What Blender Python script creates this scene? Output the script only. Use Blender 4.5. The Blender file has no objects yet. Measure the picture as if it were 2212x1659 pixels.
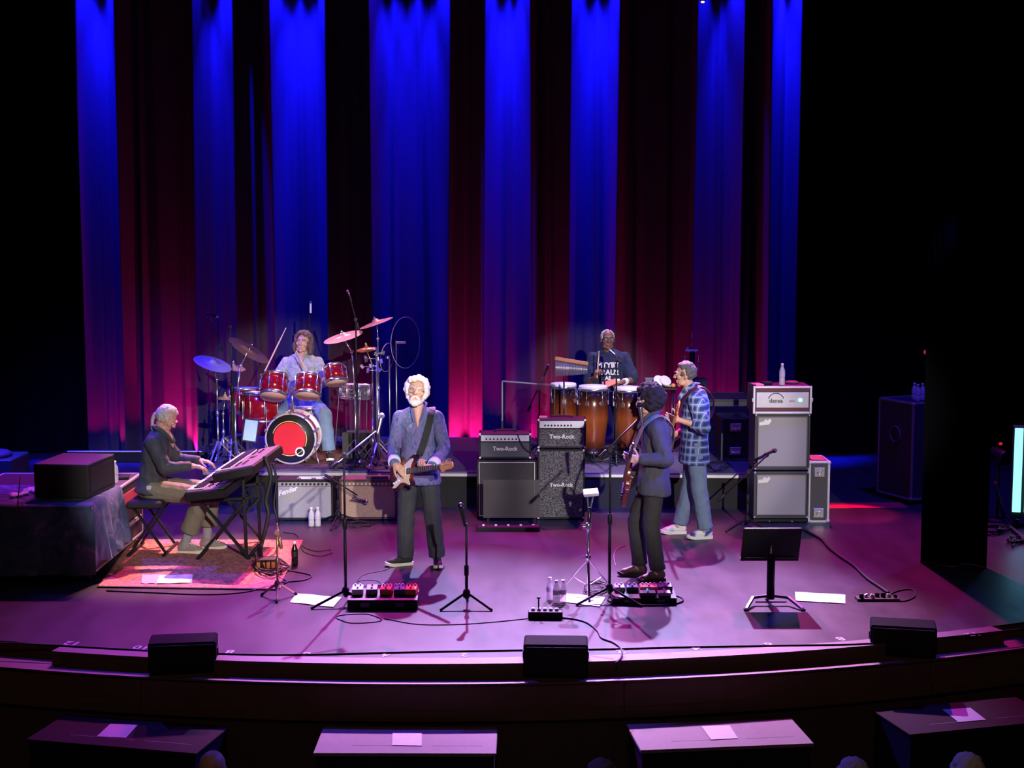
import bpy, bmesh, math, random
from mathutils import Vector, Matrix, Euler, noise

random.seed(7)
SC = bpy.context.scene
COL = SC.collection
PI = math.pi
V = Vector

# ---------------------------------------------------------------- camera
FPX, CAMZ, HOR = 3200.0, 3.2, 480.0          # focal length in pixels of the 2212 x 1659 frame
PITCH = math.atan((829.5 - HOR) / FPX)
cam = bpy.data.cameras.new('camera')
cam.sensor_width = 36.0
cam.lens = FPX / 2212.0 * 36.0
cam.clip_end = 200
camo = bpy.data.objects.new('camera', cam)
COL.objects.link(camo)
camo.location = (0, 0, CAMZ)
camo.rotation_euler = (PI / 2 - PITCH, 0, 0)
SC.camera = camo

# ---------------------------------------------------------------- world, exposure
w = bpy.data.worlds.new('world')
SC.world = w
w.use_nodes = True
w.node_tree.nodes['Background'].inputs[0].default_value = (0.30, 0.17, 0.16, 1)
w.node_tree.nodes['Background'].inputs[1].default_value = 0.018
SC.view_settings.view_transform = 'Standard'
SC.view_settings.look = 'None'
SC.view_settings.exposure = 0.0
SC.view_settings.gamma = 1.0
SC.view_settings.use_curve_mapping = False

# ---------------------------------------------------------------- stage lights
def spot(name, loc, target, power, color, angle, blend=0.3, radius=0.05):
    l = bpy.data.lights.new(name, 'SPOT')
    l.energy = power
    l.color = color
    l.spot_size = math.radians(angle)
    l.spot_blend = blend
    l.shadow_soft_size = radius
    o = bpy.data.objects.new(name, l)
    COL.objects.link(o)
    o.location = loc
    d = V(target) - V(loc)
    o.rotation_euler = d.to_track_quat('-Z', 'Y').to_euler()
    return o

# lamps above and behind the band, pointing down towards the audience
for x, tx, p, c in ((-0.6, -0.45, 13500, (0.54, 0.42, 0.98)), (2.1, 1.6, 13000, (0.56, 0.44, 0.98)), (-3.0, -2.9, 2600, (0.60, 0.16, 1.0))):
    spot('back_light', (x, 18.6, 6.7), (tx, 12.0, 0.0), p, c, 27, 0.9, 0.06)
for x, tx, p in ((-1.8, -1.0, 3700), (1.4, 0.6, 3900), (3.6, 3.4, 3300), (-4.2, -3.8, 1500)):
    spot('back_light_magenta', (x, 18.3, 6.6), (tx, 13.5, 0.0), p, (1.0, 0.03, 0.46), 43, 0.8, 0.08)
# warm lamp over the keyboards
spot('keys_light', (-2.2, 18.5, 6.8), (-3.05, 13.8, 0.0), 7500, (1.0, 0.50, 0.40), 17, 0.5, 0.06)
# blue wash from the overhead truss
for x, p in ((-5.6, 7000), (0.3, 1100), (4.9, 1500)):
    spot('blue_wash', (x, 14.5, 7.4), (x * 0.9, 17.0, 0.0), p, (0.05, 0.03, 1.0), 62, 0.9, 0.1)
for x in (-6.0, 6.0):
    spot('blue_wash', (x, 16.5, 6.8), (x * 0.08, 11.8, 0.0), 3600, (0.07, 0.05, 1.0), 44, 0.9, 0.1)
# warm white lamps from the front of house, one for each player or group
FR = (1.0, 0.90, 0.86)
def front(tx, ty, tz, p, ang, sx=4.0, sy=-8.0, sz=6.2, c=FR, bl=0.45):
    spot('front_light', (sx, sy, sz), (tx, ty, tz), p, c, ang, bl, 0.09)
# coloured side lamps
spot('side_blue', (6.0, 9.5, 6.0), (1.38, 13.2, 1.35), 7500, (0.06, 0.05, 1.0), 9, 0.6, 0.05)
spot('side_blue', (6.5, 10.5, 6.0), (2.0, 15.3, 1.2), 6000, (0.06, 0.08, 1.0), 8, 0.6, 0.05)
spot('side_pink', (-5.5, 20.0, 6.5), (-2.3, 17.2, 1.4), 1500, (1.0, 0.35, 0.5), 16, 0.7, 0.05)
spot('top_pink', (-1.4, 19.6, 6.4), (-2.1, 17.1, 1.3), 1500, (1.0, 0.45, 0.62), 26, 0.7, 0.05)
spot('top_lilac', (1.9, 19.6, 6.4), (1.2, 17.6, 1.3), 1800, (0.8, 0.55, 1.0), 24, 0.7, 0.05)
spot('red_wash', (3.9, 18.0, 6.4), (3.75, 16.1, 0.0), 2600, (1.0, 0.03, 0.10), 10, 0.5, 0.05)
# dim warm house light over the first tables
spot('house_light', (0.0, 1.0, 9.0), (0.0, 10.0, -0.5), 230, (1.0, 0.62, 0.45), 58, 0.8, 0.3)

# ---------------------------------------------------------------- helpers
def ray(px, py):
    u, v = (px - 1106.0) / FPX, (829.5 - py) / FPX
    c, s = math.cos(PITCH), math.sin(PITCH)
    return V((u, c + v * s, -s + v * c))
def g(px, py, z=0.0):
    "point of the horizontal plane z that the photo shows at (px, py)"
    d = ray(px, py)
    t = (z - CAMZ) / d.z
    return V((d.x * t, d.y * t, z))
def dp(px, py, y):
    "point at depth y that the photo shows at (px, py)"
    d = ray(px, py)
    t = y / d.y
    return V((d.x * t, y, CAMZ + d.z * t))

MATS = {}
def mat(name, col, rough=0.6, metal=0.0, spec=0.5, var=0.12, scale=18.0, bump=0.0, bscale=60.0, emit=None, estr=0.0, alpha=1.0, trans=0.0, coat=0.0):
    if name in MATS:
        return MATS[name]
    m = bpy.data.materials.new(name)
    m.use_nodes = True
    nt = m.node_tree
    b = nt.nodes['Principled BSDF']
    tc = nt.nodes.new('ShaderNodeTexCoord')
    if var > 0:
        n = nt.nodes.new('ShaderNodeTexNoise'); n.inputs['Scale'].default_value = scale; n.inputs['Detail'].default_value = 4
        nt.links.new(tc.outputs['Object'], n.inputs['Vector'])
        r = nt.nodes.new('ShaderNodeMix'); r.data_type = 'RGBA'
        r.inputs['A'].default_value = tuple(max(0, c * (1 - var)) for c in col) + (1,)
        r.inputs['B'].default_value = tuple(min(1, c * (1 + var)) for c in col) + (1,)
        nt.links.new(n.outputs['Fac'], r.inputs['Factor'])
        nt.links.new(r.outputs['Result'], b.inputs['Base Color'])
    else:
        b.inputs['Base Color'].default_value = tuple(col) + (1,)
    if bump > 0:
        n2 = nt.nodes.new('ShaderNodeTexNoise'); n2.inputs['Scale'].default_value = bscale; n2.inputs['Detail'].default_value = 3
        nt.links.new(tc.outputs['Object'], n2.inputs['Vector'])
        bp = nt.nodes.new('ShaderNodeBump'); bp.inputs['Strength'].default_value = bump; bp.inputs['Distance'].default_value = 0.01
        nt.links.new(n2.outputs['Fac'], bp.inputs['Height'])
        nt.links.new(bp.outputs['Normal'], b.inputs['Normal'])
    b.inputs['Roughness'].default_value = rough
    b.inputs['Metallic'].default_value = metal
    b.inputs['Specular IOR Level'].default_value = spec
    if coat: b.inputs['Coat Weight'].default_value = coat; b.inputs['Coat Roughness'].default_value = 0.08
    if emit: b.inputs['Emission Color'].default_value = tuple(emit) + (1,); b.inputs['Emission Strength'].default_value = estr
    if trans: b.inputs['Transmission Weight'].default_value = trans; b.inputs['IOR'].default_value = 1.2
    if alpha < 1: b.inputs['Alpha'].default_value = alpha
    MATS[name] = m
    return m

def frame(d, up=(0, 0, 1)):
    "matrix whose z axis is d"
    z = V(d).normalized()
    u = V(up)
    if abs(z.dot(u.normalized())) > 0.98:
        u = V((0, 1, 0))
    x = u.cross(z).normalized()
    y = z.cross(x)
    return Matrix((x, y, z)).transposed()

class MB:
    "collects shapes and links them as ONE mesh object"
    def __init__(s):
        s.v, s.f, s.m, s.s = [], [], [], []
    def add(s, vs, fs, mi=0, sm=False):
        o = len(s.v)
        s.v += [tuple(p) for p in vs]
        for f in fs:
            s.f.append(tuple(i + o for i in f)); s.m.append(mi); s.s.append(sm)
        return s
    def box(s, c, d, R=None, b=0.0, mi=0):
        hx, hy, hz = d[0] / 2, d[1] / 2, d[2] / 2
        b = min(b, hx * 0.49, hy * 0.49, hz * 0.49)
        c = V(c)
        R = R if R is not None else Matrix.Identity(3)
        if b <= 0:
            pts = [V((x * hx, y * hy, z * hz)) for x in (-1, 1) for y in (-1, 1) for z in (-1, 1)]
            fs = [(0, 1, 3, 2), (4, 6, 7, 5), (0, 4, 5, 1), (2, 3, 7, 6), (0, 2, 6, 4), (1, 5, 7, 3)]
            return s.add([c + R @ p for p in pts], fs, mi)
        pts, ix = [], {}
        for x in (-1, 1):
            for y in (-1, 1):
                for z in (-1, 1):
                    for a in range(3):
                        p = [x * (hx - b), y * (hy - b), z * (hz - b)]
                        p[a] = (x, y, z)[a] * (hx, hy, hz)[a]
                        ix[(x, y, z, a)] = len(pts); pts.append(V(p))
        fs = []
        for a in range(3):
            o1, o2 = [(1, 2), (2, 0), (0, 1)][a]
            for sg in (-1, 1):
                q = []
                for (p1, p2) in ((-1, -1), (1, -1), (1, 1), (-1, 1)):
                    k = [0, 0, 0]; k[a] = sg; k[o1] = p1; k[o2] = p2
                    q.append(ix[(k[0], k[1], k[2], a)])
                fs.append(tuple(q) if sg > 0 else tuple(reversed(q)))
            for p1 in (-1, 1):
                for p2 in (-1, 1):
                    k1 = [0, 0, 0]; k1[o1] = p1; k1[o2] = p2; k1[a] = -1
                    k2 = list(k1); k2[a] = 1
                    q = (ix[(*k1, o1)], ix[(*k2, o1)], ix[(*k2, o2)], ix[(*k1, o2)])
                    fs.append(q if p1 * p2 < 0 else tuple(reversed(q)))
        for x in (-1, 1):
            for y in (-1, 1):
                for z in (-1, 1):
                    t = (ix[(x, y, z, 0)], ix[(x, y, z, 1)], ix[(x, y, z, 2)])
                    fs.append(t if x * y * z > 0 else tuple(reversed(t)))
        return s.add([c + R @ p for p in pts], fs, mi)
    def bar(s, a, b, w, h, up=(0, 0, 1), bev=0.0, mi=0):
        a, b = V(a), V(b)
        return s.box((a + b) / 2, (w, h, (b - a).length), frame(b - a, up), bev, mi)
    def lathe(s, prof, c=(0, 0, 0), axis=(0, 0, 1), n=20, mi=0, sm=True, cap=True):
        R = frame(axis); c = V(c)
        vs, fs = [], []
        for r, z in prof:
            for k in range(n):
                a = 2 * PI * k / n
                vs.append(c + R @ V((r * math.cos(a), r * math.sin(a), z)))
        for i in range(len(prof) - 1):
            for k in range(n):
                k2 = (k + 1) % n
                fs.append((i * n + k, i * n + k2, (i + 1) * n + k2, (i + 1) * n + k))
        s.add(vs, fs, mi, sm)
        if cap:
            o = len(s.v) - len(vs)
            for i, rev in ((0, True), (len(prof) - 1, False)):
                if prof[i][0] > 1e-5:
                    q = [o + i * n + k for k in range(n)]
                    s.f.append(tuple(reversed(q)) if rev else tuple(q)); s.m.append(mi); s.s.append(False)
        return s
    def cyl(s, a, b, r, r2=None, n=12, mi=0):
        a, b = V(a), V(b)
        return s.lathe([(r, 0), (r if r2 is None else r2, (b - a).length)], a, b - a, n, mi)
    def ball(s, c, r, n=12, R=None, mi=0):
        rx, ry, rz = r if hasattr(r, '__len__') else (r, r, r)
        R = R if R is not None else Matrix.Identity(3)
        c = V(c); m = max(4, n // 2 + 1)
        vs = [c + R @ V((0, 0, -rz))]
        for i in range(1, m):
            t = PI * i / m
            for k in range(n):
                a = 2 * PI * k / n
                vs.append(c + R @ V((rx * math.sin(t) * math.cos(a), ry * math.sin(t) * math.sin(a), -rz * math.cos(t))))
        vs.append(c + R @ V((0, 0, rz)))
        fs = [(0, 1 + (k + 1) % n, 1 + k) for k in range(n)]
        for i in range(m - 2):
            for k in range(n):
                k2 = (k + 1) % n
                fs.append((1 + i * n + k, 1 + i * n + k2, 1 + (i + 1) * n + k2, 1 + (i + 1) * n + k))
        l = len(vs) - 1
        fs += [(l, 1 + (m - 2) * n + k, 1 + (m - 2) * n + (k + 1) % n) for k in range(n)]
        return s.add(vs, fs, mi, True)
    def caps(s, a, b, ra, rb, n=12, flat=1.0, side=None, mi=0):
        "tapered capsule; flat < 1 squeezes it along the normal of side"
        a, b = V(a), V(b)
        d = b - a; L = d.length
        R = frame(d, side if side is not None else (0, 0.02, 1))
        prof = []
        for i in range(5):
            t = -PI / 2 + PI / 2 * i / 4
            prof.append((ra * math.cos(t), ra * math.sin(t)))
        for i in range(5):
            t = PI / 2 * i / 4
            prof.append((rb * math.cos(t), L + rb * math.sin(t)))
        vs, fs = [], []
        for r, z in prof:
            for k in range(n):
                q = 2 * PI * k / n
                vs.append(a + R @ V((max(r, 1e-4) * math.cos(q) * flat, max(r, 1e-4) * math.sin(q), z)))
        for i in range(len(prof) - 1):
            for k in range(n):
                k2 = (k + 1) % n
                fs.append((i * n + k, i * n + k2, (i + 1) * n + k2, (i + 1) * n + k))
        fs.append(tuple(reversed(range(n))))
        e = (len(prof) - 1) * n
        fs.append(tuple(range(e, e + n)))
        return s.add(vs, fs, mi, True)
    def loft(s, st, n=20, mi=0):
        "stations (centre, radius side, radius depth, side vector, depth vector)"
        vs, fs = [], []
        for c, rx, ry, sx, sy in st:
            c, sx, sy = V(c), V(sx), V(sy)
            for k in range(n):
                q = 2 * PI * k / n
                ca, sa = math.cos(q), math.sin(q)
                e = 0.8
                vs.append(c + sx * (rx * math.copysign(abs(ca) ** e, ca)) + sy * (ry * math.copysign(abs(sa) ** e, sa)))
        for i in range(len(st) - 1):
            for k in range(n):
                k2 = (k + 1) % n
                fs.append((i * n + k, i * n + k2, (i + 1) * n + k2, (i + 1) * n + k))
        fs.append(tuple(reversed(range(n))))
        e = (len(st) - 1) * n
        fs.append(tuple(range(e, e + n)))
        return s.add(vs, fs, mi, True)
    def tube(s, pts, r, n=6, mi=0, closed=False):
        pts = [V(p) for p in pts]
        N = len(pts)
        vs, fs = [], []
        x = None
        for i, p in enumerate(pts):
            a = pts[i - 1] if i > 0 else (pts[-1] if closed else pts[0])
            b = pts[i + 1] if i < N - 1 else (pts[0] if closed else pts[-1])
            t = (b - a).normalized()
            if x is None:
                x = frame(t).col[0].copy()
            x = (x - t * x.dot(t)).normalized()
            y = t.cross(x)
            rr = r[i] if hasattr(r, '__len__') else r
            for k in range(n):
                q = 2 * PI * k / n
                vs.append(p + x * (rr * math.cos(q)) + y * (rr * math.sin(q)))
        for i in range(N if closed else N - 1):
            j = (i + 1) % N
            for k in range(n):
                k2 = (k + 1) % n
                fs.append((i * n + k, i * n + k2, j * n + k2, j * n + k))
        if not closed:
            fs.append(tuple(reversed(range(n))))
            fs.append(tuple(range((N - 1) * n, N * n)))
        return s.add(vs, fs, mi, True)
    def ring(s, c, axis, R, r, n=28, m=6, mi=0, a0=0.0, a1=None):
        F = frame(axis); c = V(c)
        full = a1 is None
        a1 = 2 * PI if full else a1
        k = n if full else n + 1
        return s.tube([c + F @ V((R * math.cos(a0 + (a1 - a0) * i / n), R * math.sin(a0 + (a1 - a0) * i / n), 0)) for i in range(k)], r, m, mi, closed=full)
    def prism(s, out, z0, z1, M=None, o=(0, 0, 0), mi=0):
        "outline in x, y pushed from z0 to z1, turned by M, moved to o"
        M = M if M is not None else Matrix.Identity(3)
        o = V(o); n = len(out)
        vs = [o + M @ V((x, y, z0)) for x, y in out] + [o + M @ V((x, y, z1)) for x, y in out]
        fs = [tuple(reversed(range(n))), tuple(range(n, 2 * n))]
        fs += [(k, (k + 1) % n, n + (k + 1) % n, n + k) for k in range(n)]
        return s.add(vs, fs, mi)
    def mesh(s, name):
        me = bpy.data.meshes.new(name)
        me.from_pydata(s.v, [], s.f)
        me.polygons.foreach_set('material_index', s.m)
        me.polygons.foreach_set('use_smooth', s.s)
        me.update()
        return me
    def build(s, name, mats, parent=None, label=None):
        me = s.mesh(name)
        bm = bmesh.new(); bm.from_mesh(me)
        bmesh.ops.recalc_face_normals(bm, faces=bm.faces)
        bm.to_mesh(me); bm.free()
        return link(name, me, mats, parent, label)

def link(name, me, mats, parent=None, label=None):
    for m in (mats if isinstance(mats, (list, tuple)) else [mats]):
        me.materials.append(m)
    o = bpy.data.objects.new(name, me)
    COL.objects.link(o)
    o.parent = parent
    if label: o['label'] = label
    return o
def tag(o, label, cat, group=None, kind=None):
    o['label'] = label; o['category'] = cat
    if group: o['group'] = group
    if kind: o['kind'] = kind
    return o
def struct(o, label=None):
    o['kind'] = 'structure'
    if label: o['label'] = label
    return o
def thing(name, label, cat, loc=(0, 0, 0), rz=0.0, group=None, rx=0.0, ry=0.0):
    e = bpy.data.objects.new(name, None)
    COL.objects.link(e)
    e.empty_display_size = 0.1
    e.location = loc
    e.rotation_euler = (rx, ry, rz)
    return tag(e, label, cat, group)
def copy_tree(o, loc, rz, label, parent=None):
    c = o.copy(); COL.objects.link(c)
    if parent is None:
        c.location = loc; c.rotation_euler = (0, 0, rz); c['label'] = label
    else:
        c.parent = parent
    for ch in list(o.children):
        copy_tree(ch, None, None, None, c)
    return c
def text(name, s, size, m, parent, loc, rot, depth=0.002, shear=0.0, align='CENTER', bold=0.0):
    cu = bpy.data.curves.new(name, 'FONT')
    cu.body = s; cu.size = size; cu.extrude = depth; cu.shear = shear; cu.align_x = align; cu.align_y = 'CENTER'; cu.offset = bold
    cu.resolution_u = 2
    t = bpy.data.objects.new(name, cu)
    COL.objects.link(t)
    dg = bpy.context.evaluated_depsgraph_get()
    me = bpy.data.meshes.new_from_object(t.evaluated_get(dg))
    bpy.data.objects.remove(t)
    o = link(name, me, m, parent)
    o.location = loc; o.rotation_euler = rot
    return o
def smooth_path(pts, k=6):
    "Catmull-Rom through the points"
    pts = [V(p) for p in pts]
    P = [pts[0] * 2 - pts[1]] + pts + [pts[-1] * 2 - pts[-2]]
    out = []
    for i in range(1, len(P) - 2):
        a, b, c, d = P[i - 1], P[i], P[i + 1], P[i + 2]
        for j in range(k):
            t = j / k
            out.append(0.5 * ((2 * b) + (c - a) * t + (2 * a - 5 * b + 4 * c - d) * t * t + (3 * b - a - 3 * c + d) * t ** 3))
    out.append(pts[-1])
    return out

# ---------------------------------------------------------------- common materials
BLACK = mat('black_paint', (0.010, 0.010, 0.011), 0.5, spec=0.25)
TOLEX = mat('black_vinyl', (0.016, 0.016, 0.018), 0.55, spec=0.3, bump=0.3, bscale=400)
RUBBER = mat('black_rubber', (0.010, 0.010, 0.010), 0.75)
CHROME = mat('chrome', (0.80, 0.80, 0.82), 0.22, 0.95, var=0.05)
STEEL = mat('brushed_steel', (0.55, 0.55, 0.57), 0.35, 1.0, var=0.1)
DSTEEL = mat('dark_steel', (0.10, 0.10, 0.11), 0.35, 1.0)
WHITE = mat('white_plastic', (0.80, 0.80, 0.80), 0.5, var=0.04)
PAPER = mat('white_paper', (0.86, 0.86, 0.82), 0.8, var=0.03)
VELVET = mat('black_velour', (0.0035, 0.0035, 0.005), 0.95, spec=0.05, bump=0.2, bscale=300)
CASEM = mat('dark_laminate', (0.025, 0.022, 0.028), 0.45)
ALU = mat('aluminium_edge', (0.62, 0.62, 0.66), 0.38, 0.85)

# ---------------------------------------------------------------- stage floor and front
AX, AY, AR = -0.65, 22.66, 12.0
def arc(r, x):
    return AY - math.sqrt(r * r - (x - AX) ** 2)
def arc_strip(mb, r0, z0, r1, z1, x0, x1, n=64, mi=0):
    "band between two arcs"
    vs, fs = [], []
    for i in range(n + 1):
        x = x0 + (x1 - x0) * i / n
        q = math.asin((x - AX) / AR)
        for r, z in ((r0, z0), (r1, z1)):
            vs.append((AX + r * math.sin(q), AY - r * math.cos(q), z))
    for i in range(n):
        fs.append((2 * i, 2 * i + 1, 2 * i + 3, 2 * i + 2))
    return mb.add(vs, fs, mi)

m = mat('stage_floor', (0.17, 0.155, 0.165), 0.42, spec=0.16)
nt = m.node_tree; b = nt.nodes['Principled BSDF']
tc = [n for n in nt.nodes if n.type == 'TEX_COORD'][0]
mp = nt.nodes.new('ShaderNodeMapping'); mp.inputs['Scale'].default_value = (1.0, 0.35, 1)
n1 = nt.nodes.new('ShaderNodeTexNoise'); n1.inputs['Scale'].default_value = 3.0; n1.inputs['Detail'].default_value = 8; n1.inputs['Roughness'].default_value = 0.65
n2 = nt.nodes.new('ShaderNodeTexNoise'); n2.inputs['Scale'].default_value = 160; n2.inputs['Detail'].default_value = 2
nt.links.new(tc.outputs['Object'], mp.inputs['Vector']); nt.links.new(mp.outputs['Vector'], n1.inputs['Vector'])
nt.links.new(tc.outputs['Object'], n2.inputs['Vector'])
mx = nt.nodes.new('ShaderNodeMath'); mx.operation = 'MULTIPLY_ADD'; mx.inputs[1].default_value = 0.35
nt.links.new(n2.outputs['Fac'], mx.inputs[0]); nt.links.new(n1.outputs['Fac'], mx.inputs[2])
cr = nt.nodes.new('ShaderNodeValToRGB')
cr.color_ramp.elements[0].position = 0.35; cr.color_ramp.elements[0].color = (0.024, 0.022, 0.024, 1)
cr.color_ramp.elements[1].position = 0.95; cr.color_ramp.elements[1].color = (0.060, 0.055, 0.058, 1)
nt.links.new(mx.outputs[0], cr.inputs['Fac']); nt.links.new(cr.outputs['Color'], b.inputs['Base Color'])
rr = nt.nodes.new('ShaderNodeMapRange'); rr.inputs['To Min'].default_value = 0.30; rr.inputs['To Max'].default_value = 0.50
nt.links.new(n1.outputs['Fac'], rr.inputs['Value']); nt.links.new(rr.outputs['Result'], b.inputs['Roughness'])
FLOORM = m

mb = MB()
N = 80
front_pts = []
for i in range(N + 1):
    x = -9.5 + 19.0 * i / N
    front_pts.append((x, arc(AR, x), 0))
vs = front_pts + [(p[0], 24.5, 0) for p in front_pts]
fs = [(i, i + 1, N + 1 + i + 1, N + 1 + i) for i in range(N)]
mb.add(vs, fs)
floor = struct(mb.build('floor', FLOORM), 'dark scuffed stage floor lit purple and magenta')

NOSE = mat('nosing_wood', (0.125, 0.078, 0.068), 0.6, var=0.2, scale=40)
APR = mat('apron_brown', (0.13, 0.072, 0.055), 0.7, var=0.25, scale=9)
mb = MB(); arc_strip(mb, AR, 0.001, AR + 0.155, 0.001, -3.42, 3.82); arc_strip(mb, AR + 0.155, 0.001, AR + 0.155, -0.02, -3.42, 3.82)
struct(mb.build('trim_1', NOSE), 'pale wooden nosing strip along the stage lip')
mb = MB(); arc_strip(mb, AR + 0.15, -0.02, AR + 0.15, -0.10, -3.42, 3.82); arc_strip(mb, AR - 0.02, 0.0, AR - 0.02, -0.1, -9.5, 9.5)
for x in (-3.42, 3.82):
    q = math.asin((x - AX) / AR)
    mb.add([(AX + r * math.sin(q), AY - r * math.cos(q), z) for r, z in ((AR - 0.02, 0), (AR + 0.15, 0), (AR + 0.15, -0.1), (AR - 0.02, -0.1))], [(0, 1, 2, 3)])
struct(mb.build('stage_step_riser', APR), 'dark brown riser under the stage lip')
mb = MB(); arc_strip(mb, AR - 0.02, -0.10, AR + 0.31, -0.10, -9.5, 9.5); arc_strip(mb, AR + 0.31, -0.10, AR + 0.31, -0.112, -9.5, 9.5)
struct(mb.build('trim_2', NOSE), 'thin pale edge of the lower stage ledge')
# curved apron: separate panels with thin joints
joints = [-9.5, -5.6, -2.67, 0.78, 3.10, 6.2, 9.5]
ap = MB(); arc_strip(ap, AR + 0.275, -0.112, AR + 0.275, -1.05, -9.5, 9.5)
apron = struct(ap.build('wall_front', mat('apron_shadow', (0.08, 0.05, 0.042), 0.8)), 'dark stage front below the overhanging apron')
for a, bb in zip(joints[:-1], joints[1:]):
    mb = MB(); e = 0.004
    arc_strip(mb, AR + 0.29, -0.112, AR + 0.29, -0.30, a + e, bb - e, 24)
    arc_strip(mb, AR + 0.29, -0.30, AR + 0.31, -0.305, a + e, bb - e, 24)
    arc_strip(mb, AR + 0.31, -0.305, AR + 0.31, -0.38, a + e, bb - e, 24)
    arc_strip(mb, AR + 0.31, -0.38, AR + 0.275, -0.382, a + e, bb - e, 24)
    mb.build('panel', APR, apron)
mb = MB()
mb.add([(-11, -3, -1.05), (11, -3, -1.05), (11, 14.5, -1.05), (-11, 14.5, -1.05)], [(0, 1, 2, 3)])
struct(mb.build('house_floor', mat('dark_carpet', (0.012, 0.009, 0.010), 0.95, bump=0.3, bscale=200)), 'dark carpeted floor of the hall')

# ---------------------------------------------------------------- backdrop curtain
CY0, CSL = 20.25, 0.0
crest = [(176, .30), (257, .26), (330, .10), (424, .30), (506, .16), (588, .32), (708, .28), (800, .30), (880, .04), (975, .26), (1049, .30), (1146, .32), (1233, .26), (1337, .30), (1420, .12), (1503, .26), (1604, .24), (1660, .30), (1726, .24)]
minor = [(208, .03), (236, .04), (300, .05), (380, .05), (440, .05), (478, .05), (545, .05), (600, .03), (650, .035), (757, .05), (815, .035), (852, .03), (905, .05), (930, .03), (957, .03), (1012, .06), (1070, .025), (1100, .035), (1186, .06), (1258, .03), (1290, .04), (1375, .06), (1445, .06), (1475, .03), (1525, .03), (1555, .05), (1580, .03), (1630, .05), (1690, .035)]
def px2x(px):
    return (px - 1106.0) * 0.006195
def bumpf(d, w):
    d = abs(d) / w
    return 0.0 if d >= 1 else (1 - d) ** 1.6 * (1 + 0.6 * d)
def cdepth(x, z):
    t = (6.4 - z) / 6.4
    s = 0.0
    for i, (p, h) in enumerate(crest):
        sh = math.sin(p * 1.7) * 0.055 * t
        s = max(s, h * bumpf(x - px2x(p) - sh, 0.20 + 0.05 * math.sin(p)))
    for p, h in minor:
        sh = math.sin(p * 2.3) * 0.06 * t
        s += 1.5 * h * (0.6 + 0.6 * t) * bumpf(x - px2x(p) - sh, 0.080)
    return s + 0.012 * noise.noise(V((x * 6, z * 0.4, 3)))
x0, x1 = px2x(174), px2x(1728)
nx = 760
zs = [0.02, 0.6, 1.4, 2.4, 3.6, 4.8, 6.0, 7.2, 8.6]
vs, fs = [], []
for z in zs:
    for i in range(nx + 1):
        x = x0 + (x1 - x0) * i / nx
        vs.append((x, CY0 - cdepth(x, z), z))
for j in range(len(zs) - 1):
    for i in range(nx):
        a = j * (nx + 1) + i
        fs.append((a, a + 1, a + nx + 2, a + nx + 1))
CURT = mat('dark_velour_curtain', (0.030, 0.022, 0.045), 0.9, spec=0.05, var=0.25, scale=30, bump=0.12, bscale=120)
mb = MB(); mb.add(vs, fs, 0, True)
tag(mb.build('backdrop_curtain', CURT), 'tall pleated dark velour curtain lit blue above and crimson below', 'curtain')
for px, p in ((202, 1.0), (232, .8), (434, .8), (482, .8), (612, 1.0), (648, 1.1), (684, 1.1), (812, .8), (853, .8), (905, .8), (950, .8), (1068, 1.0), (1098, 1.1), (1128, 1.0), (1256, .8), (1288, 1.0), (1314, .9), (1524, .6), (1576, .6), (1676, 1.1), (1706, 1.1)):
    x = px2x(px)
    spot('curtain_lamp', (x, CY0 - 0.26, 7.05), (x, CY0 + 0.16, 0.0), 11500 * p, (0.006, 0.006, 1.0), 25, 0.85, 0.015)
for px, p, dz in ((405, 1.5, .24), (990, 1.6, .22), (1020, 1.2, .22), (1150, 1.0, .34), (1400, .8, .34), (1465, .5, .3), (1570, .8, .3), (330, .5, .3), (225, .35, .3), (545, .5, .3), (760, .3, .3), (1190, .6, .3)):
    x = px2x(px)
    spot('uplight', (x, CY0 - dz - 0.06, 0.06), (x, CY0 - 0.02, 2.4), 260 * p, (1.0, 0.008, 0.16), 95, 0.9, 0.02)
    spot('uplight', (x, CY0 - dz - 0.16, 0.05), (x, CY0 - 0.02, 2.2), 140 * p, (1.0, 0.008, 0.14), 50, 1.0, 0.02)

# low black ledge in front of the curtain with a painted pale strip where its edge catches light
mb = MB(); mb.box((-1.0, 19.66, 0.075), (9.9, 0.10, 0.15), b=0.01)
led = MB(); led.box((-1.0, 19.605, 0.152), (9.9, 0.03, 0.012))
lt = tag(thing('curtain_ledge', 'long low black ledge with a pale edge at the foot of the backdrop', 'ledge', (0, 0, 0)), 'long low black ledge with a pale edge at the foot of the backdrop', 'ledge')
mb.build('ledge_body', BLACK, lt); led.build('lit_edge', mat('lit_edge', (0.6, 0.55, 0.6), 0.5), lt)

# black masking drapes
def drape(name, label, xa, xb, y, amp, per, ztop=9.0, yb=None):
    nn = max(8, int(abs(xb - xa) / per * 10))
    vs, fs = [], []
    for z in (0.001, 3.0, ztop):
        for i in range(nn + 1):
            t = i / nn
            x = xa + (xb - xa) * t
            yy = y if yb is None else y + (yb - y) * t
            vs.append((x, yy + amp * math.sin(2 * PI * x / per + 0.4 * z) + amp * 0.5 * math.sin(x * 7.3 + 1), z))
    for j in range(2):
        for i in range(nn):
            a = j * (nn + 1) + i
            fs.append((a, a + 1, a + nn + 2, a + nn + 1))
    mb = MB(); mb.add(vs, fs, 0, True)
    return tag(mb.build(name, VELVET), label, 'drape')
drape('masking_drape', 'wide black masking drape left of the lit backdrop', -10.0, x0 + 0.02, 20.4, 0.05, 0.6)
drape('masking_drape', 'wide black masking drape right of the lit backdrop', x1 - 0.02, 10.0, 20.4, 0.05, 0.6)
drape('masking_drape', 'narrow black wing drape hanging in front of the tall road case', 3.86, 4.42, 13.75, 0.07, 0.35, 9.0, 13.55)
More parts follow.
